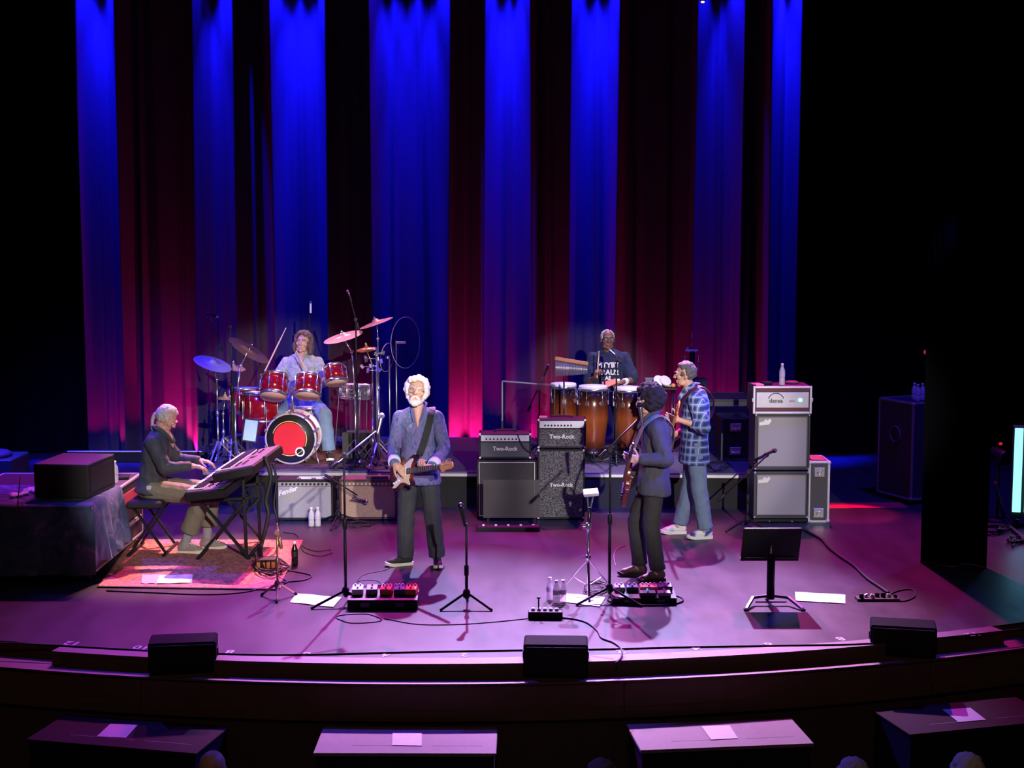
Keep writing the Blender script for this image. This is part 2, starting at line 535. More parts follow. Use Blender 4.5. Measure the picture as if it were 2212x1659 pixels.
for sx, nm in ((-9.6, 'wall_left'), (9.6, 'wall_right')):
    mb = MB(); mb.box((sx, 18.5, 4.0), (0.1, 12, 10))
    struct(mb.build(nm, VELVET))

# ---------------------------------------------------------------- risers
RZ = 0.41
RT = math.radians(-2.0)
DECK = mat('riser_deck', (0.10, 0.09, 0.10), 0.45, var=0.2, scale=6)
SKIRT = mat('riser_skirt', (0.009, 0.009, 0.010), 0.9, bump=0.2)
RIS0 = V((-2.55, 16.52, 0))
def rp(u, v, z=RZ):
    "riser coordinates: u along the front edge from its left end, v towards the back"
    return V((RIS0.x + u * math.cos(RT) - v * math.sin(RT), RIS0.y + u * math.sin(RT) + v * math.cos(RT), z))
RD = 2.7
ris = (('stage_riser', 'carpeted black riser carrying the drum kit', -0.95, 1.55), ('stage_riser', 'bare riser section between the drums and the congas', 1.55, 2.75), ('stage_riser', 'black skirted riser carrying the congas', 2.75, 5.35))
for nm, lb, u0, u1 in ris:
    t = thing(nm, lb, 'riser', rp((u0 + u1) / 2, RD / 2, 0), RT)
    W = u1 - u0
    mb = MB(); mb.box((0, 0, RZ - 0.03), (W - 0.006, RD, 0.06), b=0.004); mb.build('deck', DECK, t)
    mb = MB(); mb.box((0, -RD / 2 - 0.004, RZ - 0.035), (W - 0.006, 0.006, 0.03)); mb.build('edge_trim', ALU, t)
    mb = MB()
    vs, fs = [], []
    nn = int(W / 0.05)
    for z in (0.0, RZ - 0.06):
        for i in range(nn + 1):
            x = -W / 2 + W * i / nn
            vs.append((x, -RD / 2 + 0.03 + 0.008 * math.sin(i * 1.9), z))
    fs = [(i, i + 1, nn + 2 + i, nn + 1 + i) for i in range(nn)]
    mb.add(vs, fs, 0, True); mb.build('skirt', SKIRT, t)
    mb = MB()
    for sx in (-1, 1):
        mb = MB(); mb.box((sx * (W / 2 - 0.04), 0.1, (RZ - 0.06) / 2), (0.02, RD - 0.3, RZ - 0.06)); mb.build('side_panel', BLACK, t)

# ---------------------------------------------------------------- people
def remeshed(mb, name, voxel, sm=2, fn=None):
    "one continuous surface around everything collected in mb"
    me = mb.mesh(name + '_raw')
    o = bpy.data.objects.new(name + '_raw', me)
    COL.objects.link(o)
    r = o.modifiers.new('r', 'REMESH'); r.mode = 'VOXEL'; r.voxel_size = voxel; r.use_smooth_shade = True
    if sm:
        s = o.modifiers.new('s', 'SMOOTH'); s.iterations = sm; s.factor = 0.5
    dg = bpy.context.evaluated_depsgraph_get()
    out = bpy.data.meshes.new_from_object(o.evaluated_get(dg))
    out.name = name
    bpy.data.objects.remove(o); bpy.data.meshes.remove(me)
    if fn:
        nn = [v.normal.copy() for v in out.vertices]
        for v, n in zip(out.vertices, nn):
            v.co = fn(v.co, n)
        out.update()
    out.polygons.foreach_set('use_smooth', [True] * len(out.polygons))
    return out
def wrinkle(amp, sc=9.0, st=0.55, seed=0.0):
    def f(co, n):
        q = V((co.x * sc + seed, co.y * sc, co.z * sc * st))
        a = noise.noise(q) + 0.5 * noise.noise(q * 2.3)
        return co + n * (amp * (1 - 2 * abs(a)))
    return f

def hand(mb, W, d, n, thumb, curl=(0.5, 0.6, 0.4), sc=1.0, spread=0.05, tdir=None):
    "palm and five fingers; d from wrist to knuckles, n where the palm looks, thumb +1/-1 picks its side"
    d = V(d).normalized(); n = V(n); n = (n - d * n.dot(d)).normalized()
    s = d.cross(n) * thumb
    W = V(W)
    P = W + d * 0.045 * sc
    mb.caps(W, W + d * 0.03 * sc, 0.027 * sc, 0.028 * sc, 10, 1.0)
    for k in (-1, 0, 1):
        mb.caps(P + s * 0.020 * k * sc - d * 0.02 * sc, W + d * 0.088 * sc + s * 0.023 * k * sc, 0.016 * sc, 0.0145 * sc, 8)
    L = ((0.044, 0.027, 0.022), (0.049, 0.030, 0.023), (0.045, 0.028, 0.022), (0.036, 0.021, 0.019))
    for i in range(4):
        off = (0.032, 0.011, -0.010, -0.030)[i]
        p = W + d * (0.092 - (0.004, 0.0, 0.003, 0.010)[i]) * sc + s * off * sc
        a = 0.0
        dd = (d + s * (1.5 - i) * spread).normalized()
        for j in range(3):
            a += curl[j] * (1 + 0.10 * i)
            q = dd * math.cos(a) + n * math.sin(a)
            e = p + q * L[i][j] * sc
            mb.caps(p, e, (0.0092, 0.0084, 0.0076)[j] * sc, (0.0086, 0.0077, 0.0066)[j] * sc, 8)
            p = e
    t = V(tdir).normalized() if tdir is not None else (d * 0.62 + s * 0.62 + n * 0.40).normalized()
    p = W + d * 0.022 * sc + s * 0.026 * sc
    e = p + t * 0.042 * sc
    mb.caps(p, e, 0.0135 * sc, 0.0105 * sc, 8)
    t2 = (t * 0.8 + d * 0.45 + n * 0.15).normalized()
    e2 = e + t2 * 0.030 * sc
    mb.caps(e, e2, 0.0102 * sc, 0.0090 * sc, 8)
    mb.caps(e2, e2 + (t2 + d * 0.3).normalized() * 0.022 * sc, 0.0090 * sc, 0.0075 * sc, 8)

def head_shape(mb, H, R, k=1.0, jaw=1.0, nose=1.0):
    def P(x, y, z): return H + R @ V((x * k, y * k, z * k))
    def E(c, r): mb.ball(P(*c), (r[0] * k, r[1] * k, r[2] * k), 16, R)
    E((0, 0.012, 0.038), (0.076, 0.094, 0.082))
    E((0, -0.020, 0.010), (0.068, 0.072, 0.090))
    E((0, -0.030, -0.045), (0.056 * jaw, 0.056, 0.060))
    E((0, -0.058, -0.090), (0.027 * jaw, 0.025, 0.022))
    for s in (-1, 1):
        E((s * 0.044, -0.058, -0.010), (0.026, 0.024, 0.022))            # cheek
        E((s * 0.036 * jaw, -0.030, -0.075), (0.026, 0.04, 0.024))       # jaw
        E((s * 0.077, 0.012, -0.002), (0.010, 0.020, 0.032))             # ear
        mb.caps(P(s * 0.012, -0.090, 0.035), P(s * 0.048, -0.076, 0.036), 0.0105 * k, 0.010 * k, 8)   # brow
    mb.caps(P(0, -0.088, 0.028), P(0, -0.108, -0.012), 0.0085 * k, 0.0125 * k * nose, 8)
    for s in (-1, 1):
        mb.ball(P(s * 0.012 * nose, -0.097, -0.016), 0.010 * k, 8)
    mb.caps(P(-0.020, -0.082, -0.050), P(0.020, -0.082, -0.050), 0.0100 * k, 0.0100 * k, 8)
    mb.caps(P(-0.018, -0.080, -0.062), P(0.018, -0.080, -0.062), 0.0095 * k, 0.0095 * k, 8)
    return P

def lumpy(mb, P, R, zones, size, n, jit=0.012, rnd=None, k=1.0):
    "clumps of hair on the skull inside zones (azimuth range, elevation range); azimuth 0 looks backwards"
    rnd = rnd or random
    for (a0, a1), (e0, e1), cnt, rr in zones:
        for _ in range(cnt):
            a = math.radians(rnd.uniform(a0, a1)); e = math.radians(rnd.uniform(e0, e1))
            r = rr + rnd.uniform(-jit, jit)
            x, y, z = math.sin(a) * math.cos(e) * 0.078, math.cos(a) * math.cos(e) * 0.094 + 0.012, math.sin(e) * 0.084 + 0.036
            q = V((x, y - 0.012, z - 0.036)).normalized() * r
            s = size * rnd.uniform(0.7, 1.25)
            mb.ball(P(x + q.x, y + q.y, z + q.z), s * k, n)

SKINS = {}
def skin(name, c):
    m = mat('skin_' + name, c, 0.5, spec=0.4, var=0.10, scale=25)
    b = m.node_tree.nodes['Principled BSDF']
    b.inputs['Subsurface Weight'].default_value = 0.08
    b.inputs['Subsurface Radius'].default_value = (0.01, 0.004, 0.002)
    return m

def torso(mb, J, grow=0.0, z0=0.0, belly=0.0, top=True):
    pv, ch, nk = V(J['pelvis']), V(J['chest']), V(J['neck'])
    sh = (V(J['shL']) - V(J['shR'])).normalized()
    hp = (V(J['hipL']) - V(J['hipR'])).normalized()
    ax = (ch - pv).normalized()
    def fr(side):
        s = (side - ax * side.dot(ax)).normalized()
        return s, ax.cross(s)
    mid = (pv + ch) / 2
    bulk = J.get('bulk', 1.0)
    st = []
    for c, rx, ry, sd in ((pv - ax * 0.10, .145, .105, hp), (pv, .162, .118, hp), (mid - ax * 0.05, .150, .112 + belly, hp), (mid + ax * 0.06, .154, .114 + belly * .7, (hp + sh) / 2), (ch, .166, .118, sh), (ch + ax * 0.10, .168, .110, sh), (ch + ax * 0.17, .140, .085, sh), (ch + ax * 0.215, .085, .060, sh)):
        s, d = fr(sd)
        st.append((c, (rx + grow) * bulk, (ry + grow) * bulk, s, d))
    mb.loft(st)
    for k in ('L', 'R'):
        S = V(J['sh' + k])
        mb.caps(ch + ax * 0.12, S, 0.080 * bulk + grow, 0.056 * bulk + grow)
        mb.caps(nk, S - (S - nk) * 0.15, 0.052 + grow, 0.042 * bulk + grow)

def limb(mb, pts, radii, n=12):
    for (a, b), (ra, rb) in zip(zip(pts[:-1], pts[1:]), zip(radii[:-1], radii[1:])):
        mb.caps(a, b, ra, rb, n)

def shoe(parent, A, toe, mats, heel=0.0, sole_h=0.028, up=0.0, name='shoe', L=0.28):
    "A ankle, toe horizontal direction; sole at the ground below A"
    A = V(A); t = V(toe).normalized(); s = V((-t.y, t.x, 0))
    z0 = A.z - 0.085
    def W(l, w, h): return V((A.x, A.y, z0)) + t * l + s * w + V((0, 0, h + up * max(0, l) * 0.0 + heel * max(0.0, -l + 0.12)))
    outline = [(-0.075, 0.0), (-0.068, 0.026), (-0.02, 0.034), (0.06, 0.036), (0.12, 0.047), (0.165, 0.042), (0.198, 0.020), (0.204, 0.0)]
    full = outline + [(l, -w) for l, w in reversed(outline[1:-1])]
    k = L / 0.28
    so = MB()
    n = len(full)
    lo = [W(l * k, w * 1.04, 0.0 + (0.018 * max(0, (l - 0.14) / 0.06) if l > 0.14 else 0)) for l, w in full]
    hi = [W(l * k, w * 1.06, sole_h + (0.018 * max(0, (l - 0.14) / 0.06) if l > 0.14 else 0)) for l, w in full]
    so.add(lo + hi, [tuple(reversed(range(n))), tuple(range(n, 2 * n))] + [(i, (i + 1) % n, n + (i + 1) % n, n + i) for i in range(n)], 0, False)
    u = MB()
    u.caps(W(-0.035 * k, 0, 0.06), W(0.0, 0, 0.10), 0.038, 0.045)
    u.caps(W(-0.035 * k, 0, 0.052), W(0.10 * k, 0, 0.045), 0.036, 0.038)
    u.caps(W(0.05 * k, 0, 0.06), W(0.15 * k, 0, 0.034), 0.038, 0.034)
    u.caps(W(0.13 * k, 0.008, 0.034), W(0.168 * k, -0.004, 0.030), 0.037, 0.029)
    me = remeshed(u, 'shoe', 0.008, 2)
    o = link(name, me, mats[0], parent)
    so.build('sole', mats[1], o)
    if len(mats) > 2:
        la = MB()
        for i in range(4):
            c0 = W((0.055 + 0.022 * i) * k, -0.022, 0.098 - 0.009 * i); c1 = W((0.062 + 0.022 * i) * k, 0.022, 0.098 - 0.009 * i)
            la.caps(c0, c1, 0.005, 0.005, 6)
        la.build('laces', mats[2], o)
    return o

def person(label, loc, rz, J, skinm, shirtm, pantm, shoes, hand_cfg, head_cfg, shirt=None, sleeve='long', hem=0.02, leg_r=(0.105, 0.078, 0.062), seed=1.0, pant_end=0.06, collar=True, cuffm=None, tuck=False, socks=None, belly=0.0, sleeve_r=(0.072, 0.058, 0.050)):
    t = thing('person', label, 'person', loc, rz)
    H = V(J['head']); yaw, pitch, roll = J['hrot']
    R = Matrix.Rotation(yaw, 3, 'Z') @ Matrix.Rotation(pitch, 3, 'X') @ Matrix.Rotation(roll, 3, 'Y')
    hk = head_cfg.get('k', 1.0)
    jf = lambda k: V(J[k])
    b = MB()
    P = head_shape(b, H, R, hk, head_cfg.get('jaw', 1.0), head_cfg.get('nose', 1.0))
    b.caps(jf('neck') - V((0, 0, 0.03)), P(0, 0.012, -0.05), 0.062, 0.056)
    torso(b, J, -0.012, belly=belly)
    if collar:
        n0 = jf('neck')
        b.caps(n0 + V((0, -0.046, 0.012)), n0 + V((0, -0.098, -0.060)), 0.046, 0.030)
        b.caps(n0 + V((0, -0.098, -0.060)), n0 + V((0, -0.128, -0.145)), 0.030, 0.006)
    for k in ('L', 'R'):
        limb(b, [jf('sh' + k), jf('el' + k), jf('wr' + k)], [0.052, 0.040, 0.0275])
        e, w = jf('el' + k), jf('wr' + k)
        b.caps(e + (w - e) * 0.12, e + (w - e) * 0.35, 0.041, 0.040)
        limb(b, [jf('hip' + k), jf('kn' + k), jf('an' + k)], [0.082, 0.055, 0.038])
        kn, an = jf('kn' + k), jf('an' + k)
        b.caps(kn + (an - kn) * 0.15, kn + (an - kn) * 0.42, 0.052, 0.050)
        b.caps(an, an + V(J['toe' + k]).normalized() * 0.10 - V((0, 0, 0.045)), 0.036, 0.03)
        hc = hand_cfg[k]
        hand(b, w, hc['d'], hc['n'], hc['t'], hc.get('curl', (0.5, 0.6, 0.4)), hc.get('sc', 1.04), hc.get('sp', 0.05), hc.get('td'))
    body = link('body', remeshed(b, 'body', 0.0055, 2), skinm, t)
    # shirt
    sb = MB()
    torso(sb, J, 0.008, belly=belly)
    pv, ch = jf('pelvis'), jf('chest')
    ax = (ch - pv).normalized()
    hp = (jf('hipL') - jf('hipR')).normalized(); hp = (hp - ax * hp.dot(ax)).normalized()
    dd = ax.cross(hp)
    if not tuck:
        dn = V((0, 0, -1)) if not J.get('seated') else -ax
        sb.loft([(pv + ax * 0.10, .164, .124 + belly, hp, dd), (pv + dn * 0.0, .176, .135, hp, dd), (pv + dn * (0.06 + hem), .206, .152, hp, dd), (pv + dn * (0.075 + hem), .205, .151, hp, dd)])
    for k in ('L', 'R'):
        S, e, w = jf('sh' + k), jf('el' + k), jf('wr' + k)
        if sleeve == 'long':
            limb(sb, [S, e, w - (w - e).normalized() * 0.025], [sleeve_r[0], sleeve_r[1], sleeve_r[2]])
            sb.caps(w - (w - e).normalized() * 0.05, w - (w - e).normalized() * 0.02, sleeve_r[2] * 0.96, sleeve_r[2] * 0.92)
        elif sleeve == 'roll':
            q = e + (w - e) * 0.30
            limb(sb, [S, e, q], [sleeve_r[0], sleeve_r[1], sleeve_r[1] * 0.98])
        else:
            q = S + (e - S) * 0.90
            limb(sb, [S, q], [sleeve_r[0] + 0.012, sleeve_r[0] + 0.012])
    nk = jf('neck')
    link('shirt', remeshed(sb, 'shirt', 0.009, 2, wrinkle(0.0075, 8.5, 0.6, seed)), shirtm, t)
    if collar:
        cl = MB()
        up = (H - nk); up.normalize()
        F = frame(up, (0, 1, 0))
        fwd = R @ V((0, -1, 0)); fwd.z = 0; fwd.normalize()
        sd = V((-fwd.y, fwd.x, 0))
        for s in (-1, 1):
            pts = [nk - fwd * 0.062 + V((0, 0, 0.065)), nk - fwd * 0.03 + sd * s * 0.060 + V((0, 0, 0.060)), nk + fwd * 0.03 + sd * s * 0.066 + V((0, 0, 0.030)), nk + fwd * 0.085 + sd * s * 0.050 - V((0, 0, 0.025)), nk + fwd * 0.125 + sd * s * 0.030 - V((0, 0, 0.085))]
            ps = smooth_path(pts, 4)
            for a, q in zip(ps[:-1], ps[1:]):
                cl.caps(a, q, 0.024, 0.024, 8, 0.4, fwd)
        link('collar', remeshed(cl, 'collar', 0.006, 1), shirtm, t)
    if cuffm:
        for k in ('L', 'R'):
            e, w = jf('el' + k), jf('wr' + k)
            q = w - (w - e).normalized() * 0.055
            cf = MB(); cf.lathe([(sleeve_r[2] + .010, -0.035), (sleeve_r[2] + .016, 0), (sleeve_r[2] + .010, 0.035)], q, w - e, 16)
            cf.build('cuff', cuffm, t)
    # trousers
    pb = MB()
    pb.loft([(pv - ax * 0.115, .145, .112, hp, dd), (pv - ax * 0.05, .162, .124, hp, dd), (pv + ax * 0.03, .158, .118, hp, dd), (pv + ax * 0.09, .146, .108 + belly, hp, dd)])
    for k in ('L', 'R'):
        hpk, kn, an = jf('hip' + k), jf('kn' + k), jf('an' + k)
        q = an + (kn - an).normalized() * pant_end
        dn_ = (kn - an).normalized()
        q2 = q + dn_ * 0.10
        limb(pb, [hpk, kn, q2], leg_r)
        pb.lathe([(leg_r[2] * 0.99, 0.0), (leg_r[2] * 1.0, 0.06), (leg_r[2] * 1.02, 0.10)], q2, -dn_, 20)
    link('trousers', remeshed(pb, 'trousers', 0.009, 2, wrinkle(0.006, 7.0, 0.9, seed + 5)), pantm, t)
    for k in ('L', 'R'):
        an = jf('an' + k)
        if socks:
            sk = MB(); sk.caps(an + (jf('kn' + k) - an).normalized() * 0.13, an - V((0, 0, 0.02)), 0.046, 0.043); sk.build('sock', socks, t)
        shoe(t, an, J['toe' + k], shoes, J.get('heel' + k, 0.0))
    # face
    hc = head_cfg
    if hc.get('eyes', True):
        for s in (-1, 1):
            eb = MB(); eb.ball(P(s * 0.030, -0.078, 0.014), (0.0135 * hk, 0.012 * hk, 0.0065 * hk), 10, R)
            ey = eb.build('eye', mat('eye_white', (0.75, 0.72, 0.70), 0.25), t)
            ib = MB(); ib.ball(P(s * 0.030, -0.0875, 0.014), 0.0048 * hk, 8); ib.build('iris', mat('iris_dark', (0.03, 0.02, 0.015), 0.2), ey)
    lp = MB(); lp.caps(P(-0.019, -0.0900, -0.056), P(0.017, -0.0890, -0.056), 0.0036 * hk, 0.0036 * hk, 8)
    lp.build('lips', mat('lips_' + skinm.name, tuple(c * f for c, f in zip(hc.get('lip', (0.45, 0.2, 0.18)), (1, 1, 1))), 0.45), t)
    if hc.get('brow'):
        for s in (-1, 1):
            bb = MB(); bb.caps(P(s * 0.014, -0.0995, 0.040), P(s * 0.048, -0.0845, 0.041), 0.0055 * hk, 0.0040 * hk, 8); bb.build('eyebrow', hc['brow'], t)
    hm = MB(); rnd = random.Random(int(seed * 100))
    hc['hair'](hm, P, R, rnd, hk)
    me = remeshed(hm, 'hair', hc.get('hvox', 0.007), hc.get('hsm', 1), hc.get('hfn'))
    link('hair', me, hc['hairm'], t)
    if hc.get('beard'):
        bd = MB()
        for s in (-1, 1):
            bd.caps(P(s * 0.058, -0.020, -0.060), P(s * 0.034, -0.062, -0.088), 0.016 * hk, 0.020 * hk, 8)
            bd.caps(P(s * 0.008, -0.096, -0.040), P(s * 0.034, -0.080, -0.062), 0.009 * hk, 0.010 * hk, 8)
        bd.ball(P(0, -0.074, -0.096), (0.040 * hk, 0.030 * hk, 0.030 * hk), 12, R)
        link('beard', remeshed(bd, 'beard', 0.005, 1, wrinkle(0.003, 60, 0.5)), hc['beard'], t)
    if hc.get('glasses'):
        gl = MB()
        for s in (-1, 1):
            gl.ring(P(s * 0.033, -0.099, 0.012), R @ V((s * 0.2, -1, 0)), 0.023 * hk, 0.0022, 18, 6)
            gl.tube([P(s * 0.056, -0.092, 0.016), P(s * 0.078, -0.02, 0.016), P(s * 0.080, 0.02, 0.006)], 0.0022)
        gl.tube([P(-0.010, -0.102, 0.016), P(0, -0.106, 0.019), P(0.010, -0.102, 0.016)], 0.0022)
        go = gl.build('glasses', hc['glasses'], t)
        ln = MB()
        for s in (-1, 1):
            ln.lathe([(0.0225 * hk, -0.0008), (0.0225 * hk, 0.0008)], P(s * 0.033, -0.099, 0.012), R @ V((s * 0.2, -1, 0)), 16)
            ln.build('lens', mat('lens_glass', (0.35, 0.25, 0.25), 0.4, spec=0.2, alpha=0.15, var=0), go); ln = MB()
    return t, P, R

def fabric_print(name, cols, scale=28.0, rough=0.85, stretch=(1, 1, 1), detail=5):
    m = mat(name, cols[0], rough, spec=0.2)
    nt = m.node_tree; b = nt.nodes['Principled BSDF']
    tc = [n for n in nt.nodes if n.type == 'TEX_COORD'][0]
    mp = nt.nodes.new('ShaderNodeMapping'); mp.inputs['Scale'].default_value = stretch
    nt.links.new(tc.outputs['Object'], mp.inputs['Vector'])
    n = nt.nodes.new('ShaderNodeTexNoise'); n.inputs['Scale'].default_value = scale; n.inputs['Detail'].default_value = detail; n.inputs['Roughness'].default_value = 0.6; n.inputs['Distortion'].default_value = 1.2
    nt.links.new(mp.outputs['Vector'], n.inputs['Vector'])
    cr = nt.nodes.new('ShaderNodeValToRGB')
    for e in list(cr.color_ramp.elements)[1:]: cr.color_ramp.elements.remove(e)
    k = len(cols)
    cr.color_ramp.elements[0].position = 0.28; cr.color_ramp.elements[0].color = (*cols[0], 1)
    for i in range(1, k):
        e = cr.color_ramp.elements.new(0.28 + 0.44 * i / (k - 1)); e.color = (*cols[i], 1)
    nt.links.new(n.outputs['Fac'], cr.inputs['Fac']); nt.links.new(cr.outputs['Color'], b.inputs['Base Color'])
    return m
def plaid(name, base, dark, light, s=11.0):
    m = mat(name, base, 0.85, spec=0.2)
    nt = m.node_tree; b = nt.nodes['Principled BSDF']
    tc = [n for n in nt.nodes if n.type == 'TEX_COORD'][0]
    sp = nt.nodes.new('ShaderNodeSeparateXYZ'); nt.links.new(tc.outputs['Object'], sp.inputs[0])
    def math_(op, a, bb=None):
        n = nt.nodes.new('ShaderNodeMath'); n.operation = op
        for i, q in enumerate((a, bb)):
            if q is None: continue
            if isinstance(q, (int, float)): n.inputs[i].default_value = q
            else: nt.links.new(q, n.inputs[i])
        return n.outputs[0]
    def stripes(v):
        fr = math_('FRACT', math_('MULTIPLY', v, s))
        return math_('LESS_THAN', fr, 0.5), math_('LESS_THAN', math_('ABSOLUTE', math_('SUBTRACT', fr, 0.75)), 0.055)
    hx = math_('ADD', sp.outputs[0], math_('MULTIPLY', sp.outputs[1], 0.9))
    a1, l1 = stripes(hx); a2, l2 = stripes(sp.outputs[2])
    da = math_('MULTIPLY', math_('ADD', a1, a2), 0.5)
    li = math_('MAXIMUM', l1, l2)
    m1 = nt.nodes.new('ShaderNodeMix'); m1.data_type = 'RGBA'; m1.inputs['A'].default_value = (*base, 1); m1.inputs['B'].default_value = (*dark, 1); nt.links.new(da, m1.inputs['Factor'])
    m2 = nt.nodes.new('ShaderNodeMix'); m2.data_type = 'RGBA'; m2.inputs['B'].default_value = (*light, 1); nt.links.new(li, m2.inputs['Factor']); nt.links.new(m1.outputs['Result'], m2.inputs['A'])
    nt.links.new(m2.outputs['Result'], b.inputs['Base Color'])
    return m

SK1 = skin('fair', (0.52, 0.29, 0.22))
SK2 = skin('tan', (0.44, 0.25, 0.18))
SK3 = skin('dark', (0.20, 0.095, 0.060))
BROWG = mat('brow_grey', (0.45, 0.42, 0.40), 0.8)
BROWD = mat('brow_dark', (0.05, 0.04, 0.035), 0.8)
HWHITE = mat('white_hair', (0.62, 0.59, 0.57), 0.75, bump=0.6, bscale=150, var=0.15, scale=90)
HGREY = mat('grey_hair', (0.48, 0.44, 0.42), 0.7, bump=0.6, bscale=150, var=0.35, scale=60)
HPEPPER = mat('salt_pepper_hair', (0.085, 0.08, 0.085), 0.7, bump=0.6, bscale=150, var=0.5, scale=60)
HDARK = mat('dark_curly_hair', (0.020, 0.016, 0.014), 0.8, spec=0.2, bump=0.8, bscale=120, var=0.4, scale=70)
HBROWN = mat('brown_hair', (0.12, 0.075, 0.055), 0.75, bump=0.7, bscale=130, var=0.35, scale=70)
SHORTW = mat('cropped_white_hair', (0.45, 0.42, 0.40), 0.9, bump=0.5, bscale=300, var=0.3, scale=200)

def hair_white(mb, P, R, rnd, k):
    lumpy(mb, P, R, [((-115, 115), (-30, 80), 170, 0.016), ((-180, 180), (48, 90), 70, 0.020), ((70, 125), (-45, 30), 30, 0.016), ((-125, -70), (-45, 30), 30, 0.016), ((-165, 165), (38, 60), 40, 0.018), ((-90, 90), (-65, -20), 60, 0.012)], 0.020, 8, 0.008, rnd, k)
def hair_ponytail(mb, P, R, rnd, k):
    lumpy(mb, P, R, [((-110, 110), (-30, 80), 200, 0.005), ((-180, 180), (52, 90), 60, 0.006), ((-80, 80), (-50, -20), 40, 0.004)], 0.018, 8, 0.003, rnd, k)
    pts = smooth_path([P(0, 0.095, 0.005), P(0, 0.112, -0.030), P(0, 0.105, -0.075), P(0, 0.080, -0.120), P(0, 0.050, -0.160)], 4)
    for i, (a, b) in enumerate(zip(pts[:-1], pts[1:])):
        mb.caps(a, b, 0.024 - 0.0006 * i, 0.024 - 0.0008 * i, 8)
def hair_curly(mb, P, R, rnd, k):
    lumpy(mb, P, R, [((-120, 120), (-40, 85), 230, 0.036), ((-180, 180), (45, 90), 90, 0.036), ((-100, 100), (-75, -30), 110, 0.030), ((-165, 165), (36, 60), 50, 0.026)], 0.021, 8, 0.014, rnd, k)
def hair_wavy(mb, P, R, rnd, k):
    lumpy(mb, P, R, [((-120, 120), (-30, 85), 170, 0.020), ((-180, 180), (50, 90), 60, 0.020), ((-110, 110), (-80, -20), 90, 0.026), ((-160, 160), (40, 58), 40, 0.016)], 0.020, 8, 0.009, rnd, k)
    for s in (-1, 1):
        for i in range(12):
            a = rnd.uniform(-0.03, 0.06)
            pts = smooth_path([P(s * 0.082, a, 0.03), P(s * (0.100 + rnd.uniform(0, .02)), a + 0.01, -0.03), P(s * (0.092 + rnd.uniform(-.01, .02)), a + 0.015, -0.09 - rnd.uniform(0, 0.03))], 4)
            for q, w_ in zip(pts[:-1], pts[1:]): mb.caps(q, w_, 0.013, 0.012, 6)
def hair_short(mb, P, R, rnd, k):
    lumpy(mb, P, R, [((-110, 110), (-25, 80), 220, 0.006), ((-180, 180), (50, 90), 90, 0.012), ((-160, 160), (40, 60), 50, 0.012), ((-70, 70), (-45, -20), 40, 0.003)], 0.017, 8, 0.004, rnd, k)
def hair_cropped(mb, P, R, rnd, k):
    lumpy(mb, P, R, [((-112, 112), (-20, 60), 320, -0.011), ((60, 112), (-10, 45), 60, -0.010), ((-112, -60), (-10, 45), 60, -0.010), ((-100, 100), (50, 88), 60, -0.0125)], 0.0165, 8, 0.001, rnd, k)

BLK_PANT = mat('black_trousers', (0.022, 0.021, 0.022), 0.85)
CHAR_PANT = mat('charcoal_jeans', (0.028, 0.031, 0.040), 0.85, bump=0.2, bscale=300)
BLUE_JEAN = mat('blue_denim', (0.13, 0.19, 0.30), 0.85, var=0.25, bump=0.2, bscale=300)
KHAKI = mat('olive_khaki', (0.19, 0.175, 0.12), 0.85)

# --- front man with the sunburst guitar
base = g(906, 1222)
J = dict(pelvis=(0, 0, 0.97), chest=(0.005, 0.01, 1.26), neck=(0.0, 0.01, 1.475), head=(-0.012, -0.035, 1.632), hrot=(-0.05, -0.22, 0.06),
         shL=(0.168, 0.0, 1.400), shR=(-0.168, 0.0, 1.400), elL=(0.245, -0.13, 1.135), elR=(-0.235, -0.01, 1.115), wrL=(0.145, -0.385, 1.000), wrR=(-0.205, -0.255, 1.005),
         hipL=(0.09, 0, 0.93), hipR=(-0.09, 0, 0.93), knL=(0.125, -0.02, 0.52), knR=(-0.12, 0.0, 0.52), anL=(0.165, 0.02, 0.085), anR=(-0.13, 0.03, 0.085), toeL=(0.12, -1, 0), toeR=(-0.92, -0.35, 0))
hc = dict(L=dict(d=(-0.70, -0.45, 0.10), n=(-0.15, 0.55, 0.8), t=1, curl=(0.9, 1.0, 0.6)), R=dict(d=(0.72, -0.40, -0.50), n=(0.2, 0.75, -0.55), t=-1, curl=(0.45, 0.5, 0.4)))
SH1 = fabric_print('blue_paisley_cotton', [(0.010, 0.014, 0.045), (0.06, 0.10, 0.24), (0.16, 0.12, 0.30), (0.04, 0.10, 0.16), (0.36, 0.38, 0.64)], 15, stretch=(1, 1, .45))
CUF1 = mat('pale_blue_cuff', (0.58, 0.60, 0.78), 0.8)
SHOEB = mat('black_knit', (0.015, 0.015, 0.017), 0.8)
SOLEW = mat('white_sole', (0.75, 0.68, 0.60), 0.7)
FM, FP, FR_ = person('white-haired bearded man in a blue printed shirt playing a sunburst guitar', base, 0.0, J, SK1, SH1, CHAR_PANT, (SHOEB, SOLEW), hc,
       dict(hair=hair_white, hairm=HWHITE, beard=mat('white_beard', (0.55, 0.51, 0.49), 0.8), glasses=mat('gold_wire', (0.55, 0.42, 0.25), 0.3, 1.0), brow=BROWG, eyes=True, k=1.06), seed=1.0, hem=0.11, cuffm=CUF1, leg_r=(0.100, 0.080, 0.076), sleeve_r=(0.066, 0.058, 0.046), pant_end=0.0)
FM_BASE = base

